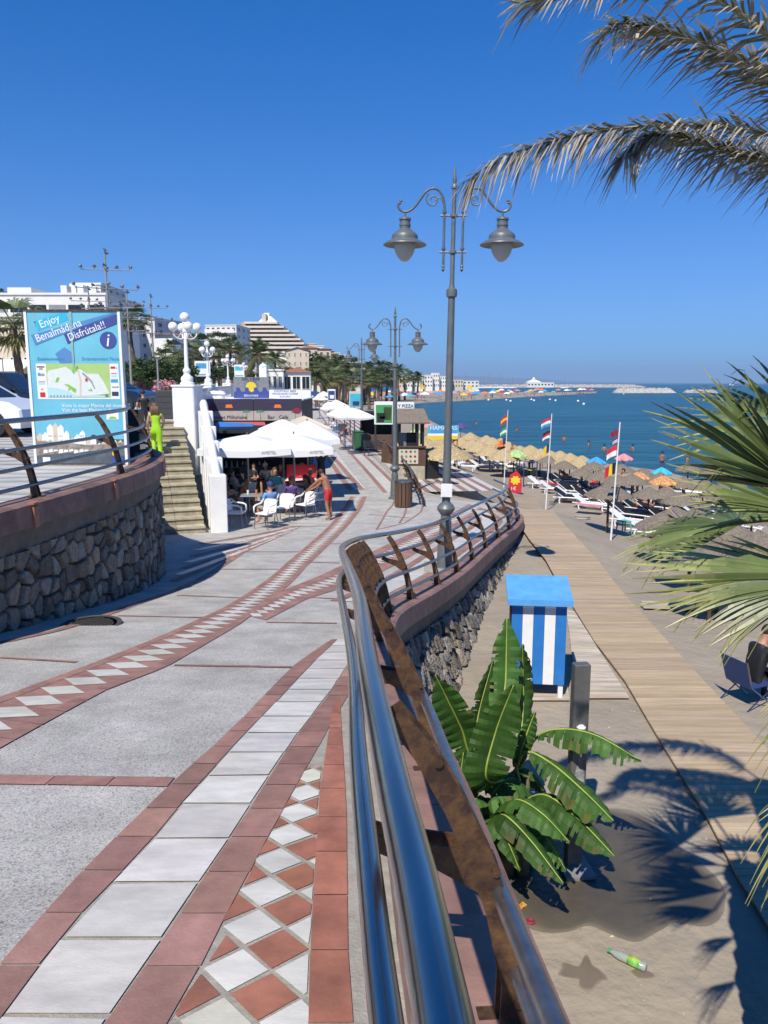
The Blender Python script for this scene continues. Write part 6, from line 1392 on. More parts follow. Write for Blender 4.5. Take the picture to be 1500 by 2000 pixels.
spn = thing('solar_panel', 'small solar panel in a wooden frame lying on a brown reed umbrella', 'solar panel', solar+Vector((.34, -.28, 1.47)), R_(-50)); spn.rotation_euler = (R_(-8), R_(42), R_(-32))
mb = MB(); mb.bbox((0, 0, 0), (.72, .42, .03), .006); mb.build('frame', M['wood_tan'], spn); mb = MB(); mb.box((0, 0, .018), (.54, .22, .008)); mb.build('panel', M['sign_navy'], spn)
def sunbed(lb, loc, rz, group, matt=None):
    t = thing('sunbed', lb, 'sunbed', loc, rz, group, .92)
    mb = MB()
    for s in (-1, 1): mb.tube([(-.95, s*.29, .30), (-.6, s*.30, .34), (.35, s*.30, .34), (.95, s*.28, .33)], .032, 6)
    for k in range(9): mb.box((-.9+k*.155, 0, .34), (.11, .56, .02))
    mb.build('frame', M['plastic_white'], t)
    mb = MB(); mb.slab([(.38, -.29, .34), (.38, .29, .34), (.98, .27, .74), (.98, -.27, .74)], (-.55, 0, .83), .03); mb.build('backrest', M['plastic_white'], t)
    for x in (-.72, .55):
        for s in (-1, 1): mb = MB(); mb.tube([(x, s*.27, .33), (x+.06, s*.28, .16), (x+.02, s*.28, 0)], .036, 6); mb.build('leg', M['plastic_white'], t)
    if matt: mb = MB(); mb.bbox((-.28, 0, .385), (1.25, .52, .06), .02); mb.slab([(.38, -.26, .38), (.38, .26, .38), (.95, .24, .76), (.95, -.24, .76)], (-.55, 0, .83), .05); mb.build('mattress', M[matt], t)
    return t
SG, SD = 'white plastic sunbeds on the beach', 'white sunbeds with dark mattresses under the reed umbrellas'
WB = [(836, 893), (853, 901), (879, 913), (909, 919), (902, 886), (937, 899), (957, 907), (972, 914), (988, 919), (1023, 924), (1000, 903), (1061, 955), (1086, 965), (1119, 977), (1155, 995), (1230, 1029), (1270, 1050), (1292, 1055), (1335, 1065), (1361, 1081), (1249, 982), (1351, 971), (1369, 1017), (862, 886), (925, 886), (890, 903), (1400, 1096), (1445, 1040)]
DBK = [(1098, 957), (1125, 966), (1150, 977), (1175, 985), (1195, 996), (1215, 1008), (1110, 948), (1160, 968), (1250, 1005), (1283, 1012), (1310, 1030), (1400, 1040), (1440, 1060)]
r = random.Random(77)
for _ in range(13): x = r.uniform(835, 1050); WB.append((x, 884+(x-835)*.11+r.uniform(0, 26)))
for _ in range(12): x = r.uniform(1090, 1420); DBK.append((x, 948+(x-1090)*.30+r.uniform(-8, 34)))
WB = sorted(set(WB)); DBK = sorted(set(DBK))
w0 = k0 = None
for i, (x, y) in enumerate(sorted(WB)):
    q = BG(x, y); q.z = bz(q.x, q.y); lb = 'white sunbed, %s from the left of the bare white sunbeds' % ordinal(i); a = R_(150+rng.uniform(-12, 12))
    if w0 is None: w0 = sunbed(lb, q, a, SG); tree_of(w0)
    else: dup(w0, q, a, .95, lb, SG)
for i, (x, y) in enumerate(sorted(DBK)):
    q = BG(x, y); q.z = bz(q.x, q.y); lb = 'sunbed with a black mattress, %s from the left under the reed umbrellas' % ordinal(i); a = R_(150+rng.uniform(-12, 12))
    if k0 is None: k0 = sunbed(lb, q, a, SD, 'black'); tree_of(k0)
    else: dup(k0, q, a, .95, lb, SD)
for i, (x, y, c, lb) in enumerate(((972, 908, 'teal', 'turquoise towel spread on a white sunbed'), (1024, 917, 'lemon', 'lemon yellow towel on a white sunbed behind the ice cream sign'), (1150, 988, 'pink', 'pink towel on the white sunbed left of the rightmost flagpole'), (1312, 1060, 'maroon', 'dark red towel hanging from a sunbed'), (1335, 1060, 'navy', 'navy towel hanging from a sunbed'), (1352, 1062, 'purple', 'purple towel on a sunbed beside the fan palm'), (945, 880, 'cloth_white', 'white sheet hung up between yellow umbrellas'), (1075, 945, 'red', 'red towel on the sunbed by the middle flagpole'))):
    q = BG(x, y, .4); mb = MB(); n = 8; vs = []
    for a in range(n+1):
        for b in range(4): u = a/n; vs.append((-.6+1.2*u, -.3+.2*b+.02*math.sin(a*2), .03+.02*math.sin(a*1.7+b)+(.35 if c == 'cloth_white' else .12)*max(0, u-.6)**1*1.4-(.3*max(0, .15-u))))
    mb.add(vs, [(a*4+b, (a+1)*4+b, (a+1)*4+b+1, a*4+b+1) for a in range(n) for b in range(3)]); o = mb.build('towel', M[c], smooth=True); o.location = q; o.rotation_euler = (0 if c != 'cloth_white' else R_(70), 0, R_(150) if c != 'cloth_white' else 0); tag(o, lb, 'towel')
for x, y, m, hw, lb in ((1010, 880, 'umb_green', 20, 'green and yellow beach parasol left of the middle flagpole'), (1219, 886, 'pink', 18, 'pink beach parasol at the water right of the rightmost flagpole'), (1293, 912, 'turquoise', 20, 'bright turquoise beach parasol near the water'), (1248, 921, 'umb_mix', 22, 'yellow and red patterned beach parasol on the left of the patterned pair'), (1296, 930, 'umb_mix', 26, 'large yellow and red patterned beach parasol right of the other patterned one'), (1165, 893, 'sea_blue', 20, 'blue beach parasol beside the yellow umbrellas at the water'), (900, 828, 'purple', 16, 'dark purple parasol at the far end of the yellow umbrellas'), (978, 861, 'orange', 12, 'orange beach parasol behind the leftmost flagpole'), (838, 828, 'pink', 14, 'pink parasol by the water right of the kiosk roof'), (812, 836, 'umb_green', 12, 'pale green parasol behind the kiosk posts')):
    q = BG(x, y, 1.8); q.z = max(bz(q.x, q.y), SEA+.2); parasol('beach_parasol', lb, 'beach umbrella', q, .3, W_at(hw, q.y), 1.5, 1.5+W_at(hw*.55, q.y), m, None, .06, n=8)
q = BG(1218, 1040); stl = thing('stool', 'green plastic stool beside the rightmost flagpole', 'stool', (q.x, q.y, bz(q.x, q.y)), .3); mb = MB(); mb.bbox((0, 0, .42), (.38, .38, .04), .015); mb.build('seat', M['umb_green'] if 0 else M['teal'], stl)
for a in (-1, 1):
    for b in (-1, 1): mb = MB(); mb.tube([(a*.15, b*.15, .42), (a*.19, b*.19, 0)], .025, 6); mb.build('leg', M['teal'], stl)
q = BG(1137, 1014); mb = MB(); mb.lathe([(.33, 0), (.36, .06), (.33, .12), (.36, .16), (.0001, .17)], 20); o = mb.build('concrete_ring', M['grout']); o.location = (q.x, q.y, bz(q.x, q.y)); tag(o, 'low round pale concrete block on the sand by the boardwalk', 'concrete block')
q = BG(1006, 963); ic = thing('ice_cream_sign', 'red ice cream sign board with a yellow burst standing by the boardwalk end', 'sign', (q.x, q.y, bz(q.x, q.y)), -.15)
mb = MB(); pts = [(.36*math.cos(a*math.pi/8)*(1 if 0 else 1), .0, .62+(.62)*math.sin(a*math.pi/8)) for a in range(16)]; mb.slab([(-.35, 0, .0), (.33, 0, .02), (.37, 0, .45), (.30, 0, .95), (.18, 0, 1.12), (.03, 0, 1.24), (-.12, 0, 1.15), (-.3, 0, 1.02), (-.38, 0, .55)], (0, -1, 0), .05); mb.build('board', M['red'], ic)
mb = MB(); mb.slab([((.30 if k % 2 else .22)*math.cos(k*math.pi/8), -.052, .72+(.28 if k % 2 else .2)*math.sin(k*math.pi/8)) for k in range(16)], (0, -1, 0), .012); mb.build('burst', M['yellow'], ic); text('1€', .28, M['paint_white'], ic, (-.1, -.06, .25), (math.pi/2, 0, 0), .004)
fr_ = BG(1035, 950); fa = thing('clothes_frame', 'blue metal frame with a glass panel standing between the flagpoles', 'frame', (fr_.x, fr_.y, bz(fr_.x, fr_.y)), .2)
for s in (-1, 1): mb = MB(); mb.tube([(s*.42, 0, 0), (s*.42, 0, 1.5)], .035, 6); mb.build('upright', M['plate_blue'], fa)
mb = MB(); mb.tube([(-.42, 0, .08), (.42, 0, .08)], .03, 6); mb.tube([(-.42, 0, 1.5), (.42, 0, 1.5)], .03, 6); mb.build('crossbar', M['plate_blue'], fa)
q = BG(1412, 1098); person('sunbather in blue trunks sitting on a sunbed behind the fan palm', (q.x, q.y, bz(q.x, q.y)+.02), R_(115), 'sitlean', skin='skin_tan', bottom='sea_blue', fingers=False, hair='hair_grey')
for i, (x, y, a, po, tp, bt_, lb) in enumerate(((848, 886, 100, 'lie', None, 'navy', 'sunbather lying at the left end of the white sunbeds'), (868, 892, 80, 'sit', 'pink', 'navy', 'seated beachgoer in pink below the HAMACAS banner'), (935, 888, 90, 'lie', None, 'red', 'sunbather in red trunks lying behind the white sheet'), (905, 900, 60, 'sit', 'black', 'black', 'seated beachgoer in black left of the ice cream sign'), (958, 896, 130, 'sit', None, 'navy', 'seated bare chested beachgoer under the yellow umbrellas'), (985, 900, 60, 'lie', None, 'maroon', 'sunbather lying right of the leftmost flagpole'), (1070, 915, 70, 'sit', 'shirt_blue', 'navy', 'seated beachgoer in blue beside the middle flagpole'), (1250, 962, 120, 'sit', 'brown', 'black', 'seated beachgoer in brown under the reed umbrellas'), (1330, 1000, 60, 'sit', None, 'black', 'seated dark beachgoer behind the solar panel umbrella'), (890, 880, 30, 'stand', 'black', 'black', 'standing beachgoer in black behind the HAMACAS banner'))):
    q = BG(x, y); person(lb, (q.x, q.y, bz(q.x, q.y)+(.0 if po != 'lie' else .02)), R_(a), po, top=tp, bottom=bt_, fingers=False, skin='skin_tan' if i % 2 else 'skin')
r = random.Random(15)
for i in range(14):
    x = (842, 858, 884, 902, 918, 946, 965, 1000, 1015, 1040, 1110, 1165, 1215, 1240)[i]; y = (893, 899, 906, 896, 907, 901, 893, 911, 899, 916, 942, 958, 981, 1000)[i]; tp = (None, 'cloth_white', None, 'maroon', 'navy', None, 'teal')[i % 7]; bt_ = ('navy', 'red', 'black', 'orange', 'sea_blue')[i % 5]; po = ('lie', 'sit', 'stand', 'lie', 'sit')[i % 5]
    q = BG(x, y); person('%s beachgoer%s and %s bottoms, %s from the left among the sunbeds' % ({'lie': 'lying', 'sit': 'seated', 'stand': 'standing'}[po], ' in a %s top' % tp.replace('cloth_', '') if tp else ' bare chested', bt_.replace('sea_', ''), ordinal(i)), (q.x, q.y, bz(q.x, q.y)+.01), R_(r.uniform(40, 150)), po, top=tp, bottom=bt_, fingers=False, skin='skin_tan' if i % 3 else 'skin', hair='hair_brown' if i % 2 else 'hair_dark')
for i, (x, y, m, lb) in enumerate(((850, 905, 'black', 'black beach bag at the left end of the white sunbeds'), (892, 914, 'navy', 'navy beach bag beside the white sunbeds below the HAMACAS banner'), (930, 915, 'maroon', 'dark red beach bag left of the leftmost flagpole'), (1045, 930, 'black', 'black beach bag beside the blue metal frame'), (1100, 966, 'red', 'red beach bag right of the middle flagpole'), (1205, 1000, 'brown', 'brown beach bag right of the rightmost flagpole'), (1262, 1035, 'black', 'black beach bag under the solar panel umbrella'), (1275, 975, 'sea_blue', 'blue cool box between the reed umbrellas'), (1320, 1045, 'grey', 'grey beach bag near the dark red towel'))):
    q = BG(x, y); mb = MB(); mb.bbox((0, 0, .2), (.55, .32, .38), .08); mb.tube([(-.15, 0, .38), (-.1, 0, .52), (.1, 0, .52), (.15, 0, .38)], .018, 5); o = mb.build('beach_bag', M[m], smooth=R_(40)); o.location = (q.x, q.y, bz(q.x, q.y)); o.rotation_euler = (0, 0, i); tag(o, lb, 'bag')
wd = None
for i, (x, y, lb) in enumerate(((1293, 903, 'bather standing in the shallow water right of the pink parasol'), (1150, 872, 'bather in the water above the blue parasol'), (930, 829, 'bather in the water behind the far yellow umbrellas'), (1102, 860, 'bather in the water between the middle and right flagpoles'), (1010, 842, 'bather in the water right of the leftmost flagpole'), (1235, 880, 'bather in the water near the pink parasol'), (1180, 880, 'bather in the water left of the rightmost flagpole'), (1343, 902, 'bather in the water behind the fan palm tips'))):
    q = G(x, y, SEA)
    if wd is None: wd = person(lb, (q.x, q.y, SEA-.85), .3, 'stand', skin='skin_tan', bottom='navy', fingers=False, group='bathers standing in the sea'); tree_of(wd)
    else: dup(wd, (q.x, q.y, SEA-1.15), i, 1, lb, 'bathers standing in the sea')
by = None
for i, (x, y) in enumerate(((954, 782), (989, 782), (997, 784), (1038, 781), (1043, 783), (1074, 781), (1085, 783), (1129, 784), (1218, 770), (1140, 790))):
    q = G(x, y, SEA); 
    if by is None: mb = MB(); mb.ball((0, 0, .1), .42, 8); by = mb.build('buoy', M['plastic_white'], smooth=True); tag(by, 'small white buoy floating in the bay', 'buoy', 'white buoys in the bay'); o = by
    else: o = by.copy(); COL.objects.link(o)
    o.location = q
# seated person in black on a folding chair at the right edge
q = BG(1462, 1372); zq = bz(q.x, q.y); fc = thing('folding_chair', 'blue folding beach chair under the person in black at the right edge', 'chair', (q.x, q.y, zq), R_(-70), None, .9)
mb = MB(); mb.slab([(-.26, -.22, .36), (.26, -.22, .36), (.26, .22, .38), (-.26, .22, .38)], (0, 0, 1), .015); mb.build('seat', M['plate_blue'], fc); mb = MB(); mb.slab([(-.26, -.24, .36), (.26, -.24, .36), (.26, -.38, .82), (-.26, -.38, .82)], (0, -1, -.2), .015); mb.build('backrest', M['plate_blue'], fc)
for s in (-1, 1): mb = MB(); mb.tube([(s*.28, .26, 0), (s*.28, -.24, .38), (s*.28, -.39, .84)], .012, 6); mb.tube([(s*.29, -.32, 0), (s*.29, .24, .40)], .012, 6); mb.build('leg', M['steel'], fc)
person('person in black clothes bent forward on a blue folding chair at the right edge', (q.x, q.y, zq-.08), R_(-70), 'sitfwd', top='black', bottom='black', blen='long', sleeves='long')
D('cream_pale', (.68, .60, .50), .85, var=.06, scale=.5)
# ================================================================== trees
def leafball(mb, c, r, n, size, rr, flat=.8):
    for _ in range(n):
        v = Vector((rr.gauss(0, 1), rr.gauss(0, 1), rr.gauss(0, 1))).normalized()*r*(rr.random()**.4); p = Vector(c)+Vector((v.x, v.y, v.z*flat))
        a = Vector((rr.gauss(0, 1), rr.gauss(0, 1), rr.gauss(0, .6))).normalized(); b = a.cross(Vector((rr.gauss(0, 1), rr.gauss(0, 1), rr.gauss(0, 1)))).normalized(); s = size*rr.uniform(.6, 1.3); t = rr.uniform(.55, 1.6)
        mb.add([p-a*s, p-b*s*.45, p+a*s, p+b*s*.45], [(0, 1, 2, 3)], 0, (t*rr.uniform(.9, 1.2), t, t*rr.uniform(.7, 1)))
def bush_tree(lb, loc, h, rad, seed, group, leaf='leaf_dark', n=26):
    rr = random.Random(seed); t = thing('leafy_tree', lb, 'tree', loc, rr.uniform(0, 6), group)
    mb = MB(); mb.tube([(0, 0, -1), (.05, 0, h*.3), (.0, .05, h*.62)], [.16, .13, .08], 8)
    for k in range(5): a = k*1.26; mb.tube([(0, 0, h*.3), (rad*.3*math.cos(a), rad*.3*math.sin(a), h*.55), (rad*.55*math.cos(a), rad*.55*math.sin(a), h*.7)], [.08, .05, .03], 6)
    mb.build('trunk', M['trunk'], t); mb = MB()
    for k in range(n):
        a = rr.uniform(0, 6.28); e = rr.random()**.6; c = (rad*.8*e*math.cos(a), rad*.8*e*math.sin(a), h*(.45+.48*rr.random()*(1-.35*e*e))); leafball(mb, c, rad*rr.uniform(.22, .38), 85, .15*rad/2, rr)
    mb.build('crown', M[leaf], t); return t
def palm(lb, loc, kind, group, scale, seed=1, H=7.0):
    rr = random.Random(seed); t = thing('palm_tree', lb, 'palm', loc, rr.uniform(0, 6), group, scale)
    mb = MB(); m = 16; mb.tube([(.12*math.sin(i*.35), .08*math.sin(i*.5), H*i/m) for i in range(m+1)], [.24-.07*i/m+.03*(i % 2) for i in range(m+1)], 8); mb.build('trunk', M['trunk'], t); mb = MB()
    top = Vector((.12*math.sin(m*.35), .08*math.sin(m*.5), H))
    for k in range(30 if kind == 'fan' else 46):
        a = rr.uniform(0, 6.28); e = rr.uniform(-.9, 1.35) if kind == 'fan' else rr.uniform(-.45, 1.3); d = Vector((math.cos(a)*math.cos(e), math.sin(a)*math.cos(e), math.sin(e))); sd = Vector((-math.sin(a), math.cos(a), 0)); u_ = sd.cross(d)
        tn = rr.uniform(.6, 1.35)*(1 if e > -.4 else .9); col = (tn*(1.0 if e > -.3 else 1.6), tn*(1.0 if e > -.3 else 1.1), tn)
        if kind == 'fan':
            hb = top+d*1.0; mb.tube([top, hb], .02, 3, 0, col)
            for j in range(13):
                th = -1.45+j*.24; v = (d*math.cos(th)+sd*math.sin(th)); l = rr.uniform(.85, 1.1); w = .07; s = v.cross(u_).normalized()*w; q = hb+v*l*.6; mb.add([hb, q-s*.9, hb+v*l-Vector((0, 0, .28)), q+s*.9], [(0, 1, 2, 3)], 0, col)
        else:
            L = rr.uniform(2.0, 2.7); pts = [top+d*L*u+Vector((0, 0, -1.25*u*u*L*.42)) for u in (0, .25, .5, .75, 1)]; mb.tube(pts, .022, 3, 0, col)
            dense = resample(pts, 22)
            for j in range(3, 22):
                for s in (-1, 1):
                    p = dense[j]; tt = (dense[j+1]-dense[j]).normalized() if j < 22 else d; v = (tt*.6+sd*s*.75+Vector((0, 0, -.25))).normalized(); l = .55*(1-.5*j/22); w = tt*.035; mb.add([p-w, p+w, p+v*l], [(0, 1, 2)], 0, col)
    mb.build('crown', M['palm_leaf'], t); return t
PG = 'palms along the seafront'
fan0 = palm('tall fan palm with a thick ringed trunk left of the map sign', (0, 0, 0), 'fan', PG, 1, 3); tree_of(fan0)
dat0 = palm('big feathery date palm below the stepped hotel', (0, 0, 0), 'date', PG, 1, 4); tree_of(dat0)
def put_palm(proto, first, px, yc, yb, d, lb, cs, rot=0):
    b = P(px, yb, d); H = W_at(yb-yc, d); k_ = max(.6, min(1.5, H/(7.0*cs))) if H/(7.0*cs) > .75 else 1; sc_ = (cs, cs, cs*k_); b.z = P(px, yc, d).z-7.0*cs*k_
    if first: proto.location = b; proto.scale = sc_; proto['label'] = lb
    else: dup(proto, b, rot, sc_, lb, PG)
put_palm(fan0, 1, 38, 632, 738, 48, 'tall fan palm with a thick ringed trunk left of the map sign', 1.15)
put_palm(dat0, 1, 510, 690, 752, 112, 'big feathery date palm below the stepped hotel', 1.85)
PL = [(0, 262, 622, 762, 62, 'slim tall palm rising behind the right edge of the map sign', 1.0), (1, 470, 684, 750, 150, 'palm left of the big date palm below the stepped hotel', 1.4), (0, 395, 672, 745, 95, 'palm behind the nearest globe lamp arms', 1.0), (0, 346, 690, 748, 85, 'palm left of the nearest globe lamp', 1.1), (0, 430, 668, 740, 130, 'palm in front of the white balcony block', 1.2), (0, 452, 676, 745, 140, 'palm between the white balcony block and the stepped hotel', 1.3), (1, 540, 700, 752, 130, 'palm right of the big date palm', 1.2), (0, 378, 690, 748, 90, 'palm right of the nearest globe lamp column', .9), (0, 418, 690, 748, 120, 'low palm behind the second globe lamp', 1.2), (0, 325, 705, 752, 75, 'low palm above the green bushes', .9)]
for i, (k, px, yc, yb, d, lb, cs) in enumerate(PL): put_palm((fan0, dat0)[k], 0, px, yc, yb, d, lb, cs, i*1.1)
far_p = [(628, 712, 170), (640, 722, 180), (652, 716, 190), (664, 710, 200), (676, 722, 200), (688, 714, 215), (700, 720, 220), (712, 726, 225), (722, 718, 230), (733, 722, 240), (744, 712, 245), (756, 720, 250), (766, 728, 260), (778, 722, 270), (790, 734, 280), (806, 736, 330), (816, 737, 330), (655, 735, 150), (690, 738, 160), (618, 735, 140), (740, 736, 190), (720, 742, 180)]
for i, (px, yc, d) in enumerate(sorted(far_p)):
    lb = 'distant palm on the far seafront, %s from the left of that row' % ordinal(i); put_palm(fan0 if i % 3 else dat0, 0, px, yc, 772, d, lb, 1.0+d/240*.75, i*1.7)
TG_ = 'dark green trees behind the balustrade'
bt0 = bush_tree('wide dark green tree behind the black car', (0, 0, 0), 4.4, 2.6, 5, TG_); tree_of(bt0)
TL = [(290, 697, 770, 56, 1.0, 'wide dark green tree behind the black car'), (335, 702, 768, 60, 1.0, 'wide dark green tree left of the nearest globe lamp column'), (258, 720, 775, 54, .7, 'low dark green tree at the right edge of the map sign'), (372, 722, 765, 72, .9, 'dark green tree right of the nearest globe lamp column'), (395, 712, 758, 100, 1.2, 'dark green tree behind the second globe lamp'), (428, 712, 757, 120, 1.4, 'dark green tree left of the third globe lamp'), (468, 715, 757, 130, 1.4, 'dark green tree right of the third globe lamp'), (560, 716, 757, 150, 1.5, 'dark green tree below the right end of the stepped hotel'), (590, 718, 760, 190, 1.8, 'dark green tree above the low white villa'),
      (615, 690, 770, 200, 2.4, 'large dark tree right of the cream house'), (635, 705, 772, 210, 2.3, 'large dark tree at the bend of the seafront'), (648, 692, 772, 230, 2.3, 'tall dark tree left of the third grey lamp'), (668, 706, 772, 235, 2.1, 'dark tree behind the third grey lamp'), (690, 716, 772, 250, 2.0, 'dark tree just right of the third grey lamp'), (715, 724, 772, 260, 1.9, 'dark tree behind the distant palms left of the second grey lamp'), (745, 730, 772, 270, 1.8, 'dark tree left of the second grey lamp pole'), (8, 566, 625, 140, 1.6, 'dark tree top behind the roof of the white hotel'), (285, 618, 660, 150, 1.5, 'dark tree behind the roof of the white apartment block'), (308, 628, 668, 150, 1.2, 'dark tree behind the white house with the red roof')]
for i, (px, yt, yb, d, s, lb) in enumerate(TL):
    b = P(px, yb, d); H = P(px, yt, d).z-b.z; sc_ = (s, s, H/4.4)
    if i == 0: bt0.location = b; bt0.scale = sc_
    else: dup(bt0, b, i*.9, sc_, lb, TG_)
sb0 = None
for i, (px, yt, yb, d, lb) in enumerate(((325, 742, 775, 46, 'pink flowering shrub left of the big white pillar'), (345, 752, 778, 44, 'green shrub beside the big white pillar'))):
    rr = random.Random(40+i); b = P(px, yb, d); H = P(px, yt, d).z-b.z; t = thing('shrub', lb, 'shrub', b); mb = MB()
    for k in range(9): leafball(mb, (rr.uniform(-.5, .5), rr.uniform(-.5, .5), H*rr.uniform(.3, .9)), .35, 70, .07, rr)
    mb.build('foliage', M['pink'] if i == 0 else M['leaf_dark'], t); mb = MB(); mb.tube([(0, 0, 0), (0, 0, H*.6)], .05, 6); mb.build('stem', M['trunk'], t)

# ================================================================== buildings
_win = {}
def window_mesh(w, h, dark='glass_dark', frame='white_far'):
    k = (round(w, 2), round(h, 2), dark)
    if k not in _win:
        mb = MB(); mb.box((0, -.03, 0), (w, .06, h), mi=0); mb.box((0, -.05, 0), (.05, .06, h), mi=1)
        for s in (-1, 1): mb.box((s*w/2, -.05, 0), (.06, .10, h+.06), mi=1)
        for s in (-1, 1): mb.box((0, -.05, s*h/2), (w-.07, .098, .06), mi=1)
        o = mb.build('window', [M[dark], M[frame]]); _win[k] = o.data; bpy.data.objects.remove(o)
    return _win[k]
def add_windows(t, xs, zs, w, h, y=0, dark='glass_dark', rz=0, x0=0):
    for z in zs:
        for x in xs:
            o = bpy.data.objects.new('window', window_mesh(w, h, dark)); COL.objects.link(o); o.parent = t
            o.location = (x, y, z) if not rz else (x0, x, z); o.rotation_euler = (0, 0, rz)
def building(lb, px0, px1, yt, yb, d, wall='white_far', depth=9, rz=0, floors=3, bays=4, ww=.55, wh=.5, roof=None, balc=False, side=2, name='house', gable=False, group=None, sink=4):
    a, b = P(px0, yb, d), P(px1, yt, d); w = b.x-a.x; h = b.z-a.z; t = thing(name, lb, 'building', ((a.x+b.x)/2, d, a.z), rz, group)
    mb = MB(); mb.box((0, depth/2, (h-sink)/2), (w, depth, h+sink)); wl = mb.build('wall', M[wall], t)
    fh = h/floors; bw = w/bays
    if floors*bays <= 70: add_windows(t, [-w/2+bw*(i+.5) for i in range(bays)], [fh*(k+.5) for k in range(floors)], bw*ww, fh*wh)
    for k in range(floors):      # right hand side wall
        for j in range(side): 
            o = bpy.data.objects.new('window', window_mesh(depth/side*.4, fh*wh)); COL.objects.link(o); o.parent = t; o.location = (w/2, depth/side*(j+.5), fh*(k+.5)); o.rotation_euler = (0, 0, math.pi/2)
    if balc:
        for k in range(floors): mb = MB(); mb.box((0, -.75, fh*k+.0), (w*.96, 1.4, .18)); mb.box((0, -1.42, fh*k+.5), (w*.96, .08, .85)); mb.build('balcony', M[wall], t)
    if roof == 'tile':
        mb = MB(); e = .4; rh = min(h*.35, w*.16); mb.add([(-w/2-e, -e, h), (w/2+e, -e, h), (w/2+e, depth+e, h), (-w/2-e, depth+e, h), (-w/2+min(w, depth)*.4, depth/2, h+rh), (w/2-min(w, depth)*.4, depth/2, h+rh)], [(0, 1, 5, 4), (1, 2, 5), (2, 3, 4, 5), (3, 0, 4), (3, 2, 1, 0)]); mb.build('roof', M['roof_tile'], t)
    elif roof == 'gable':
        mb = MB(); e = .4; rh = w*.14; mb.add([(-w/2-e, -e, h-.1), (0, -e, h+rh), (w/2+e, -e, h-.1), (-w/2-e, depth+e, h-.1), (0, depth+e, h+rh), (w/2+e, depth+e, h-.1)], [(0, 1, 4, 3), (1, 2, 5, 4)]); mb.build('roof', M['roof_tile'], t); mb = MB(); mb.add([(-w/2, .0, h), (w/2, .0, h), (0, .0, h+rh-.1)], [(0, 1, 2)]); mb.build('gable', M[wall], t)
    else:
        mb = MB(); mb.box((0, depth/2, h+.12), (w+.3, depth+.3, .24)); mb.build('roof', M[wall], t)
    return t, w, h
# white hotel at the far left
t, w, h = building('long white hotel with dark strip windows behind the map sign', -120, 205, 576, 745, 92, 'white_far', 12, 0, 1, 1, 0, 0, side=0, name='hotel')
for s in range(7):
    z = h-1.55-s*2.05
    for k in range(9): mb = MB(); x = -w/2+w*(k+.5)/9; mb.box((x, -.05, z), (w/9-.35, .1, .85)); mb.build('window', M['glass_dark' if (k+s) % 3 else 'shade_grey'], t)
    mb = MB(); mb.box((0, -.7, z-.95), (w, 1.5, .75)); mb.build('balcony', M['white_far'], t)
for px0, px1, yt in ((111, 121, 553), (132, 139, 553), (144, 154, 552), (60, 60, 0)):
    if yt: a, b = P(px0, 578, 94), P(px1, yt, 94); mb = MB(); mb.box(((a.x+b.x)/2-t.location.x, 4, h+(b.z-a.z)/2), (b.x-a.x, 1.5, b.z-a.z)); mb.build('chimney', M['white_far'], t)
a, b = P(11, 575, 92), P(57, 566, 92); mb = MB(); mb.box(((a.x+b.x)/2-t.location.x, 3, h+.4), (b.x-a.x, 5, 1.0)); mb.build('rooftop_room', M['white_far'], t)
t2, w, h = building('round ended white hotel wing with stacked balconies behind the tall light mast', 152, 196, 556, 700, 105, 'white_far', 10, 0, 10, 2, .6, .45, balc=True, side=4, name='hotel')
building('white apartment block with dark windows left of the red roofed house', 264, 304, 624, 745, 118, 'white_far', 11, -.25, 6, 3, .4, .4, side=4, name='apartment_block')
building('white house with a red tiled roof left of the nearest globe lamp', 305, 338, 654, 745, 112, 'white_wall', 9, -.2, 4, 1, .01, .01, roof='tile', side=2)
building('white balcony block left of the stepped hotel', 404, 462, 636, 735, 215, 'white_far', 14, -.1, 7, 6, .55, .5, balc=True, side=3, name='apartment_block')
building('pale low block beside the left wall of the stepped hotel', 455, 474, 658, 735, 235, 'cream_far', 10, 0, 3, 2)
# stepped hotel with a pyramid top
d = 250; zt = lambda y: P(500, y, d).z; xt = lambda x: P(x, 650, d).x
hb = P(527, 720, d); ph = thing('stepped_hotel', 'large cream hotel with stepped terraces and a white pyramid on top', 'hotel', (hb.x, d, hb.z)); X = lambda px: xt(px)-hb.x; Z = lambda y: zt(y)-hb.z
mb = MB(); mb.box(((X(473)+X(482))/2, 7, Z(630)/2), (X(482)-X(473), 15, Z(630))); mb.build('end_wall', M['orange_far'], ph)
ys = [629, 637, 645, 653, 661, 669, 677, 686, 695, 704]; xr = [541, 553, 563, 575, 585, 592, 598, 604, 606, 608]
for k in range(len(ys)-1):
    y0, y1 = ys[k], ys[k+1]; x1 = X(xr[k]); x0 = X(481); mb = MB(); hh = Z(y0)-Z(y1)
    mb.box(((x0+x1)/2, 8, Z(y1)+hh*.5), (x1-x0, 12, hh)); mb.build('storey', M['shade_grey'] if 0 else M['cream_far'], ph)
    mb = MB(); mb.box(((x0+x1)/2, .8, Z(y0)-hh*.22), (x1-x0+.8, 4.0, hh*.5)); mb.build('terrace', M['cream_pale'], ph)
    n = max(3, int((x1-x0)/2.4))
    for i in range(n): o = bpy.data.objects.new('window', window_mesh((x1-x0)/n*.62, hh*.36, 'shade_grey')); COL.objects.link(o); o.parent = ph; o.location = (x0+(x1-x0)*(i+.5)/n, 1.97, Z(y1)+hh*.28)
mb = MB(); xa, xb = X(503), X(545); mb.add([(xa, 0, Z(630)), (xb, 0, Z(632)), (xb, 12, Z(632)), (xa, 12, Z(630)), (X(517)-.6, 6, Z(613)), (X(517)+.9, 6, Z(613))], [(0, 1, 5, 4), (1, 2, 5), (2, 3, 4, 5), (3, 0, 4)]); mb.build('pyramid', M['white_far'], ph)
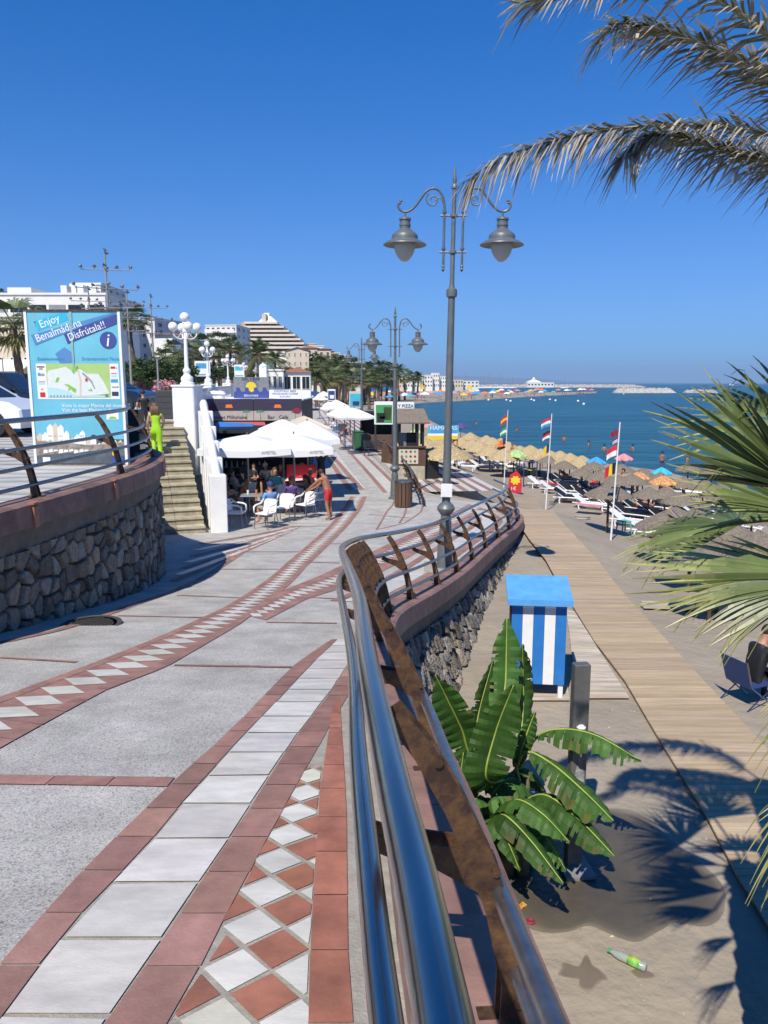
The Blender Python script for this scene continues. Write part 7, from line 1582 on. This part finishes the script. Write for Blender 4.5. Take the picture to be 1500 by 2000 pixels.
mb = MB(); mb.box((X(515), 3, Z(621)), (1.2, 4, Z(613)-Z(630))); mb.build('stair_tower', M['cream_far'], ph)
mb = MB(); mb.box((X(517), 6, Z(612)), (1.8, 1.8, 1.2)); mb.build('crown_block', M['white_far'], ph)
building('cream gabled house with small windows right of the big date palm', 560, 603, 684, 735, 190, 'cream_far', 10, .12, 3, 4, .25, .4, 'gable')
building('white stepped flats between the big date palm and the cream gabled house', 540, 566, 690, 745, 200, 'white_far', 10, .1, 4, 3, .5, .5, balc=True, name='apartment_block')
building('tan house with a tiled roof on the skyline above the cream gabled house', 588, 622, 680, 720, 240, 'cream_far', 10, .1, 2, 3, .4, .5, 'tile')
building('tan house with a dark opening at the right of the skyline', 622, 646, 682, 725, 240, 'cream_far', 10, .1, 2, 2, .4, .5, 'tile')
building('brown house on the slope right of the tan houses', 640, 660, 692, 735, 260, 'orange_far', 10, .1, 2, 2, .4, .5, 'tile')
building('pale house with arches on the slope left of the third grey lamp', 655, 676, 694, 740, 270, 'white_far', 10, .1, 3, 3, .4, .5)
building('white villa stepping down the slope behind the third grey lamp', 674, 690, 702, 745, 285, 'white_far', 10, .1, 3, 2, .4, .5)
building('small white villa low on the slope right of the third grey lamp', 688, 702, 712, 745, 300, 'white_far', 10, .1, 2, 2, .4, .5)
for i, (a, b, yt, m, rf) in enumerate(((604, 618, 672, 'cream_far', None), (616, 632, 676, 'white_far', None), (634, 652, 686, 'cream_far', 'tile'), (650, 664, 690, 'white_far', None), (664, 680, 694, 'cream_far', 'tile'), (678, 694, 700, 'white_far', None), (696, 712, 708, 'white_far', None), (708, 722, 716, 'cream_far', 'tile'), (606, 626, 700, 'white_far', None), (628, 650, 712, 'white_far', None), (660, 684, 722, 'cream_far', None), (688, 704, 728, 'white_far', None))):
    building('hillside house beyond the promenade, %s of the pale cluster counted down the slope' % ordinal(i), a, b, yt, 752, 262+(i % 5)*13-(i > 7)*60, m, 9, .1, 3, 3, .45, .45, rf, side=1, group='houses stepping down the hillside')
t, w, h = building('low white seafront villa with grey glazing behind the restaurant signs', 552, 606, 727, 768, 120, 'white_wall', 8, .08, 1, 3, .8, .6, 'tile', name='villa', side=1)
building('white scalloped pavilion behind the right end of the wave sign', 521, 553, 724, 768, 118, 'white_wall', 6, .05, 1, 3, .5, .5, name='pavilion')
mb = MB(); mb.box((0, 0, 1.5), (.9, .9, 3)); mb.lathe([(.5, 3), (.52, 3.2), (.3, 3.5), (.0001, 3.7)], 12); o = mb.build('white_turret', M['white_wall']); o.location = P(515, 752, 96); o.scale = (1, 1, .72); tag(o, 'narrow white turret with a domed cap right of the big date palm', 'turret')
# shop fronts behind the cars at the left edge
t, w, h = building('cream shopfront with a white awning behind the parked cars', -60, 62, 640, 775, 60, 'cream_far', 8, 0, 3, 5, .4, .45, name='shop', side=0)
mb = MB(); mb.slab([(-w/2, -2.2, 1.9), (w/2, -2.2, 1.9), (w/2, 0, 2.8), (-w/2, 0, 2.8)], (0, 0, 1), .05); mb.build('awning', M['canvas'], t)
mb = MB(); mb.box((-.2, -.02, .9), (w*.9, .04, 1.7)); mb.build('shop_window', M['glass_dark'], t)
building('low red fronted shop at the right edge of the map sign', 226, 262, 735, 775, 62, 'maroon', 5, 0, 1, 2, .6, .5, name='shop', side=0)
# blue and white hoardings near the globe lamps
for (x0, x1, y0, y1, d, m, lb) in ((381, 410, 705, 735, 70, 'sea_blue', 'blue and white hoarding between the first two globe lamps'), (458, 476, 712, 736, 100, 'turquoise', 'blue hoarding left of the fourth globe lamp')):
    board('hoarding', lb, x0, x1, y0, y1, d, 760, m, pic=[(.1, .15, .9, .5, 'cloth_white')])
# ================================================================== cars
def car(lb, loc, rz, paint, suv=False):
    t = thing('parked_car', lb, 'car', loc, rz); H = 1.62 if suv else 1.45
    prof = [(-2.15, .42), (-2.18, .72), (-2.02, .95), (-1.85, .98), (-1.35, H-.08), (-.7, H), (.35, H-.03), (1.05, .98), (1.75, .88), (2.08, .70), (2.12, .42)]
    secs = []; n = len(prof); ys = (-.86, -.80, -.64, .64, .80, .86); mb = MB(); vs = []
    for j, y in enumerate(ys):
        for x, z in prof:
            zz = z; yy = y
            if z > 1.0: yy = y*.80
            if abs(y) > .7 and z > .9: zz = z-.05*(abs(y) > .84)
            if abs(y) > .84: zz = min(zz, z-.03) if z > .5 else z
            vs.append((x*(1-.02*(abs(y) > .84)), yy, zz))
    f = [(j*n+i, j*n+i+1, (j+1)*n+i+1, (j+1)*n+i) for j in range(5) for i in range(n-1)]; f += [tuple(range(n)), tuple(range(6*n-1, 5*n-1, -1))]; mb.add(vs, f); mb.box((0, 0, .33), (4.1, 1.68, .22)); mb.build('body', M[paint], t, smooth=R_(30))
    for s in (-1, 1):
        mb = MB(); mb.slab([(-1.5, s*.795, 1.02), (.85, s*.795, 1.02), (.32, s*.705, H-.10), (-.72, s*.70, H-.07), (-1.2, s*.72, H-.18)], (0, s, .2), .012); mb.build('side_window', M['glass_dark'], t)
        for x in (-1.32, 1.32):
            mb = MB(); mb.tube([(x, s*.66, .33), (x, s*.885, .33)], .335, 22); wh = mb.build('wheel', M['tyre'], t); mb = MB()
            for k in range(5): a = k*1.257; mb.slab([(x+.03*math.cos(a+1.57), s*.89, .33+.03*math.sin(a+1.57)), (x+.22*math.cos(a+.12), s*.89, .33+.22*math.sin(a+.12)), (x+.22*math.cos(a-.12), s*.89, .33+.22*math.sin(a-.12)), (x+.03*math.cos(a-1.57), s*.89, .33+.03*math.sin(a-1.57))], (0, s, 0), .012)
            mb.lathe([(.0001, 0), (.05, 0)], 8, (0, 0, -5)); mb.v = mb.v; mb.build('rim', M['rim'], wh)
        mb = MB(); mb.slab([(1.85, s*.45, .68), (2.06, s*.55, .66), (1.92, s*.80, .68), (1.72, s*.8, .78)], (.4, 0, .8), .05); mb.build('headlight', M['lamp_glass'], t)
        mb = MB(); mb.bbox((.75, s*.93, 1.02), (.18, .16, .12), .03); mb.build('mirror', M[paint], t)
    mb = MB(); mb.slab([(1.02, -.62, 1.0), (1.02, .62, 1.0), (.42, .55, H-.09), (.42, -.55, H-.09)], (.75, 0, .6), .015); mb.build('windscreen', M['glass_dark'], t); return t
q = P(-45, 832, 21); car('white parked car at the left edge behind the railing', (q.x-.2, 21, street_z(21)), R_(-8), 'car_white'); q = P(-10, 805, 25.5); car('black parked car behind the white car at the left edge', (q.x, 26.0, street_z(26)), R_(0), 'car_black', True)
q = P(214, 784, 35); car('black parked car right of the map sign under the dark green tree', (q.x, 35, -1.25), R_(-12), 'car_black')
# ================================================================== light masts
def mast(lb, px, yb, yt, d, group, first=None):
    b = P(px, yb, d); b.z = -1.3; H = P(px, yt, d).z-b.z
    if first: return dup(first, b, rng.uniform(-.2, .2), H/9.0, lb, group)
    t = thing('light_mast', lb, 'light mast', b, .1, group, H/9.0); mb = MB(); mb.tube([(0, 0, 0), (0, 0, 5), (0, 0, 8.8)], [.11, .08, .05], 8); mb.build('pole', M['mid_grey'], t)
    sp0 = None; pos = [(0, 0, 9.0), (0, .2, 8.85)]
    for z, l, a in ((7.95, 1.35, .1), (6.9, 1.75, .35), (5.8, 1.6, -.2)):
        c, s = math.cos(a), math.sin(a); mb = MB(); mb.tube([(-l*c, -l*s, z), (l*c, l*s, z)], .03, 6); mb.tube([(l*.6*s, -l*.6*c, z), (-l*.6*s, l*.6*c, z)], .03, 6); mb.build('crossbar', M['mid_grey'], t)
        for u in (-1, -.45, .5, 1): pos.append((l*c*u, l*s*u, z+.12))
        for u in (-.6, .6): pos.append((l*s*u, -l*c*u, z+.12))
    for k, p in enumerate(pos):
        if sp0 is None:
            mb = MB(); mb.box((0, 0, -.06), (.05, .05, .12)); mb.lathe([(.05, 0), (.11, .02), (.15, .17), (.14, .18), (.0001, .10)], 10, (0, 0, .0)); mb.slab([(-.16, -.1, .05), (.16, -.1, .05), (.2, -.14, .16), (-.2, -.14, .16)], (0, -1, 0), .03); o = mb.build('spotlight', M['lamp_grey'], t); sp0 = o.data
        else: o = bpy.data.objects.new('spotlight', sp0); COL.objects.link(o); o.parent = t
        o.location = p; o.rotation_euler = (.6*math.sin(k*2.1), .6*math.cos(k*1.7), k); o.scale = (.68, .68, .68)
    tree_of(t); return t
MG = 'tree shaped light masts behind the map sign'
m0 = mast('tallest tree shaped light mast with spotlights on three crossbars', 221, 780, 490, 40, MG); mast('middle light mast just right of the map sign', 258, 775, 568, 52, MG, m0); mast('rightmost light mast in front of the red roofed house', 303, 772, 577, 58, MG, m0); mast('light mast seen low behind the top right corner of the map sign', 185, 772, 562, 58, MG, m0)
for x, y0, y1, d, lb in ((311, 785, 700, 33, 'thin grey post between the black car and the woman in green'), (10, 772, 700, 50, 'thin pale post in front of the shop at the left edge')):
    b = P(x, y0, d); mb = MB(); mb.tube([(0, 0, -.3), (0, 0, P(x, y1, d).z-b.z)], .04, 8); o = mb.build('post', M['mid_grey']); o.location = b; tag(o, lb, 'post')

# ================================================================== the far side of the bay
def strip(name, lb, pts, d, ytop, ybot, m, cat, wob=.6, seed=1, depth=10):
    r = random.Random(seed); a = P(pts[0], ybot, d); b = P(pts[1], ybot, d); t = (a+b)/2; n = max(20, int((pts[1]-pts[0])*.6)); mb = MB(); zt_ = P(750, ytop, d).z; z0 = SEA-.5
    rows = []
    for i in range(n+1):
        u = i/n; x = a.x+(b.x-a.x)*u-t.x; e = min(1, min(u, 1-u)*12)**.5; h = (zt_-z0)*(e*(1+r.uniform(-.22, .15)*wob)); rows.append([(x, -depth*.5+r.uniform(-1, 1), z0), (x, -depth*.22+r.uniform(-.8, .8), z0+h*.7), (x, 0, z0+h), (x, depth*.22, z0+h*.8), (x, depth*.5, z0)])
    vs = [p for rr_ in rows for p in rr_]; mb.add(vs, [(i*5+k, (i+1)*5+k, (i+1)*5+k+1, i*5+k+1) for i in range(n) for k in range(4)]); o = mb.build(name, M[m]); o.location = (t.x, d, 0); tag(o, lb, cat); return o
strip('breakwater', 'long low harbour breakwater on the horizon left of the white rock islet', (866, 1263), 1150, 750.5, 756, 'rock', 'breakwater', depth=20)
strip('breakwater', 'pale rock breakwater islet left of the fan palm tips', (1198, 1318), 520, 757.5, 766, 'rock_white', 'breakwater', .7, 2, 14)
strip('breakwater', 'small rock breakwater hidden by the fan palm tips', (1335, 1400), 520, 761, 767, 'rock', 'breakwater', .9, 3, 10)
FAR = [(768, 790, 738, 'cream_far'), (786, 806, 731, 'white_far'), (804, 826, 737, 'white_far'), (824, 845, 733, 'white_far'), (842, 858, 729, 'white_far'), (856, 872, 735, 'white_far'), (870, 884, 738, 'white_far'), (883, 905, 742, 'cream_far'), (904, 935, 744, 'white_far')]
for i, (a, b, yt, m) in enumerate(FAR): building('distant white harbour building, %s from the left across the bay' % ordinal(i), a, b, yt, 757, 560+i*6, m, 14, 0, 2 if yt > 740 else 3, 4, .5, .45, side=1, name='harbour_building')
t, w, h = building('low white harbour hall with a pointed white roof on the breakwater', 1030, 1082, 747, 755, 1140, 'white_far', 25, 0, 1, 8, .5, .4, side=1, name='harbour_hall')
mb = MB(); a = -w*.22; mb.add([(a-11, 0, h), (a+11, 0, h), (a+11, 22, h), (a-11, 22, h), (a-2, 10, h+4.5), (a+2, 10, h+4.5)], [(0, 1, 5, 4), (1, 2, 5), (2, 3, 4, 5), (3, 0, 4)]); mb.lathe([(2, h+4), (2, h+6), (.0001, h+8)], 10, (a, 10, 0)); mb.build('pointed_roof', M['white_far'], t)
bo = None
for i, (x, yt) in enumerate(((909, 727), (945, 735), (953, 731), (957, 727), (975, 730), (980, 729), (1000, 736), (1102, 738), (925, 737), (938, 739), (965, 738), (990, 739))):
    d = 1000; b = G(x, 758, SEA); b = P(x, 757, d); b.z = SEA; H = P(x, yt, d).z-SEA
    if bo is None:
        bo = thing('sailing_boat', 'distant moored sailing boat with a bare mast in the harbour', 'sailing boat', b, 0, 'moored sailing boats in the harbour', 1); mb = MB(); mb.prism([(-5, -1), (3, -1.3), (6, 0), (3, 1.3), (-5, 1)], 0, 1.6); mb.box((-1, 0, 2), (4, 1.6, .8)); mb.build('hull', M['paint_white'], bo); mb = MB(); mb.tube([(0, 0, 1), (0, 0, 20)], .28, 6); mb.tube([(0, 0, 3.2), (-4.5, 0, 3.2)], .2, 5); mb.build('mast', M['mid_grey'], bo); tree_of(bo); bo.scale = (1, 1, H/20)
    else: dup(bo, b, 0, (1, 1, H/20))
mtb = thing('motor_boat', 'small white motor boat far out on the sea near the right edge', 'motor boat', G(1428, 752.5, SEA), 0); mb = MB(); mb.prism([(-6, -1.5), (4, -1.5), (8, 0), (4, 1.5), (-6, 1.5)], 0, 2.2); mb.build('hull', M['paint_white'], mtb); mb = MB(); mb.bbox((-1, 0, 3), (5, 2.2, 1.7), .3); mb.build('cabin', M['paint_white'], mtb)
# crowd, parasols and tents on the far spit
cu = {}; r = random.Random(21); cols = ['red', 'sea_blue', 'cloth_white', 'orange', 'pink', 'turquoise', 'yellow', 'cloth_white', 'grey', 'umb_mix']
pn0 = None
for i in range(95):
    u = r.random()**1.25; x = 640+u*520; yf = float(np.interp(x, [640, 770, 800, 830, 900, 965, 1030, 1100, 1165], [800, 793, 790, 786, 783, 779, 775, 771.4, 767.6])); yb_ = float(np.interp(x, [640, 760, 860, 965, 1040, 1110, 1166], [774, 768, 765.5, 766.5, 767.2, 767.1, 767.2])); v = r.uniform(.1, .9)
    if x < 790: yf = min(yf, 789)
    y = yf+(yb_-yf)*v; q = G(x, y, SEA+.5); q.z = SEA+.45; c = cols[i % len(cols)]
    lb = 'tiny %s beach parasol in the crowd on the far spit' % {'sea_blue': 'blue', 'cloth_white': 'white', 'umb_mix': 'patterned'}.get(c, c)
    if c not in cu: cu[c] = parasol('beach_parasol', lb, 'beach umbrella', q, .2, 1.45, 1.7, 2.35, c, 'tiny parasols on the far spit', .1, n=8); tree_of(cu[c])
    else: dup(cu[c], q, i, r.uniform(.9, 1.35), lb, 'tiny parasols on the far spit')
for i in range(70):
    u = r.random()**1.2; x = 650+u*520; yf = float(np.interp(x, [640, 770, 800, 830, 900, 965, 1030, 1100, 1165], [796, 791, 789, 785, 782, 778, 774.6, 771.2, 767.6])); yb_ = float(np.interp(x, [640, 760, 860, 965, 1040, 1110, 1166], [774, 768, 765.5, 766.5, 767.2, 767.1, 767.2])); y = yf+(yb_-yf)*r.random(); q = G(x, y, SEA+.4); q.z = SEA+.35
    if pn0 is None: pn0 = person('tiny bather standing in the crowd on the far spit', q, 0, 'stand', skin='skin_tan', bottom='navy', fingers=False, group='tiny bathers on the far spit'); tree_of(pn0)
    else: dup(pn0, q, r.uniform(0, 6), 1)
for x, y0, y1, lb, m in ((825, 758, 764, 'yellow board among the crowd on the far spit', 'yellow'), (917, 752, 760, 'yellow lifeguard platform on the far spit', 'yellow')):
    q = G(x, 772, SEA); q.z = SEA+.3; mb = MB(); mb.box((0, 0, 4), (2.6, .2, 1.9)); mb.box((-1, .3, 1.6), (.2, .2, 3.2)); mb.box((1, .3, 1.6), (.2, .2, 3.2)); o = mb.build('beach_board', M[m]); o.location = q; tag(o, lb, 'board')

# ================================================================== mountains across the gulf and the air between
rows = []
for k, (yy, hh) in enumerate(((15200, -40), (16000, .45), (17000, 1.0), (18500, .6))):
    rows.append([(x, yy, SEA-5 if k == 0 else max(SEA-5, hh*(150*math.exp(-((x-1300)/1500)**2)+60*math.exp(-((x-3300)/1500)**2)+190*math.exp(-((x+1200)/1500)**2)+45*mnoise.noise((x*.0012, k*.7, 0))))) for x in range(-3200, 6401, 200)])
struct(sheet('mountains', rows, 'hillside'))
mb = MB(); mb.box((0, 10500, 185), (26000, 24000, 390)); hz = mb.build('haze', bpy.data.materials.new('haze')); hm = hz.data.materials[0]; hm.use_nodes = True; hn = hm.node_tree; hn.nodes.remove(hn.nodes['Principled BSDF'])
pv = hn.nodes.new('ShaderNodeVolumePrincipled'); pv.inputs['Color'].default_value = (.48, .70, 1, 1); pv.inputs['Density'].default_value = 1.0e-4; pv.inputs['Anisotropy'].default_value = 0
hn.links.new(pv.outputs[0], hn.nodes['Material Output'].inputs['Volume']); tag(hz, kind='stuff')
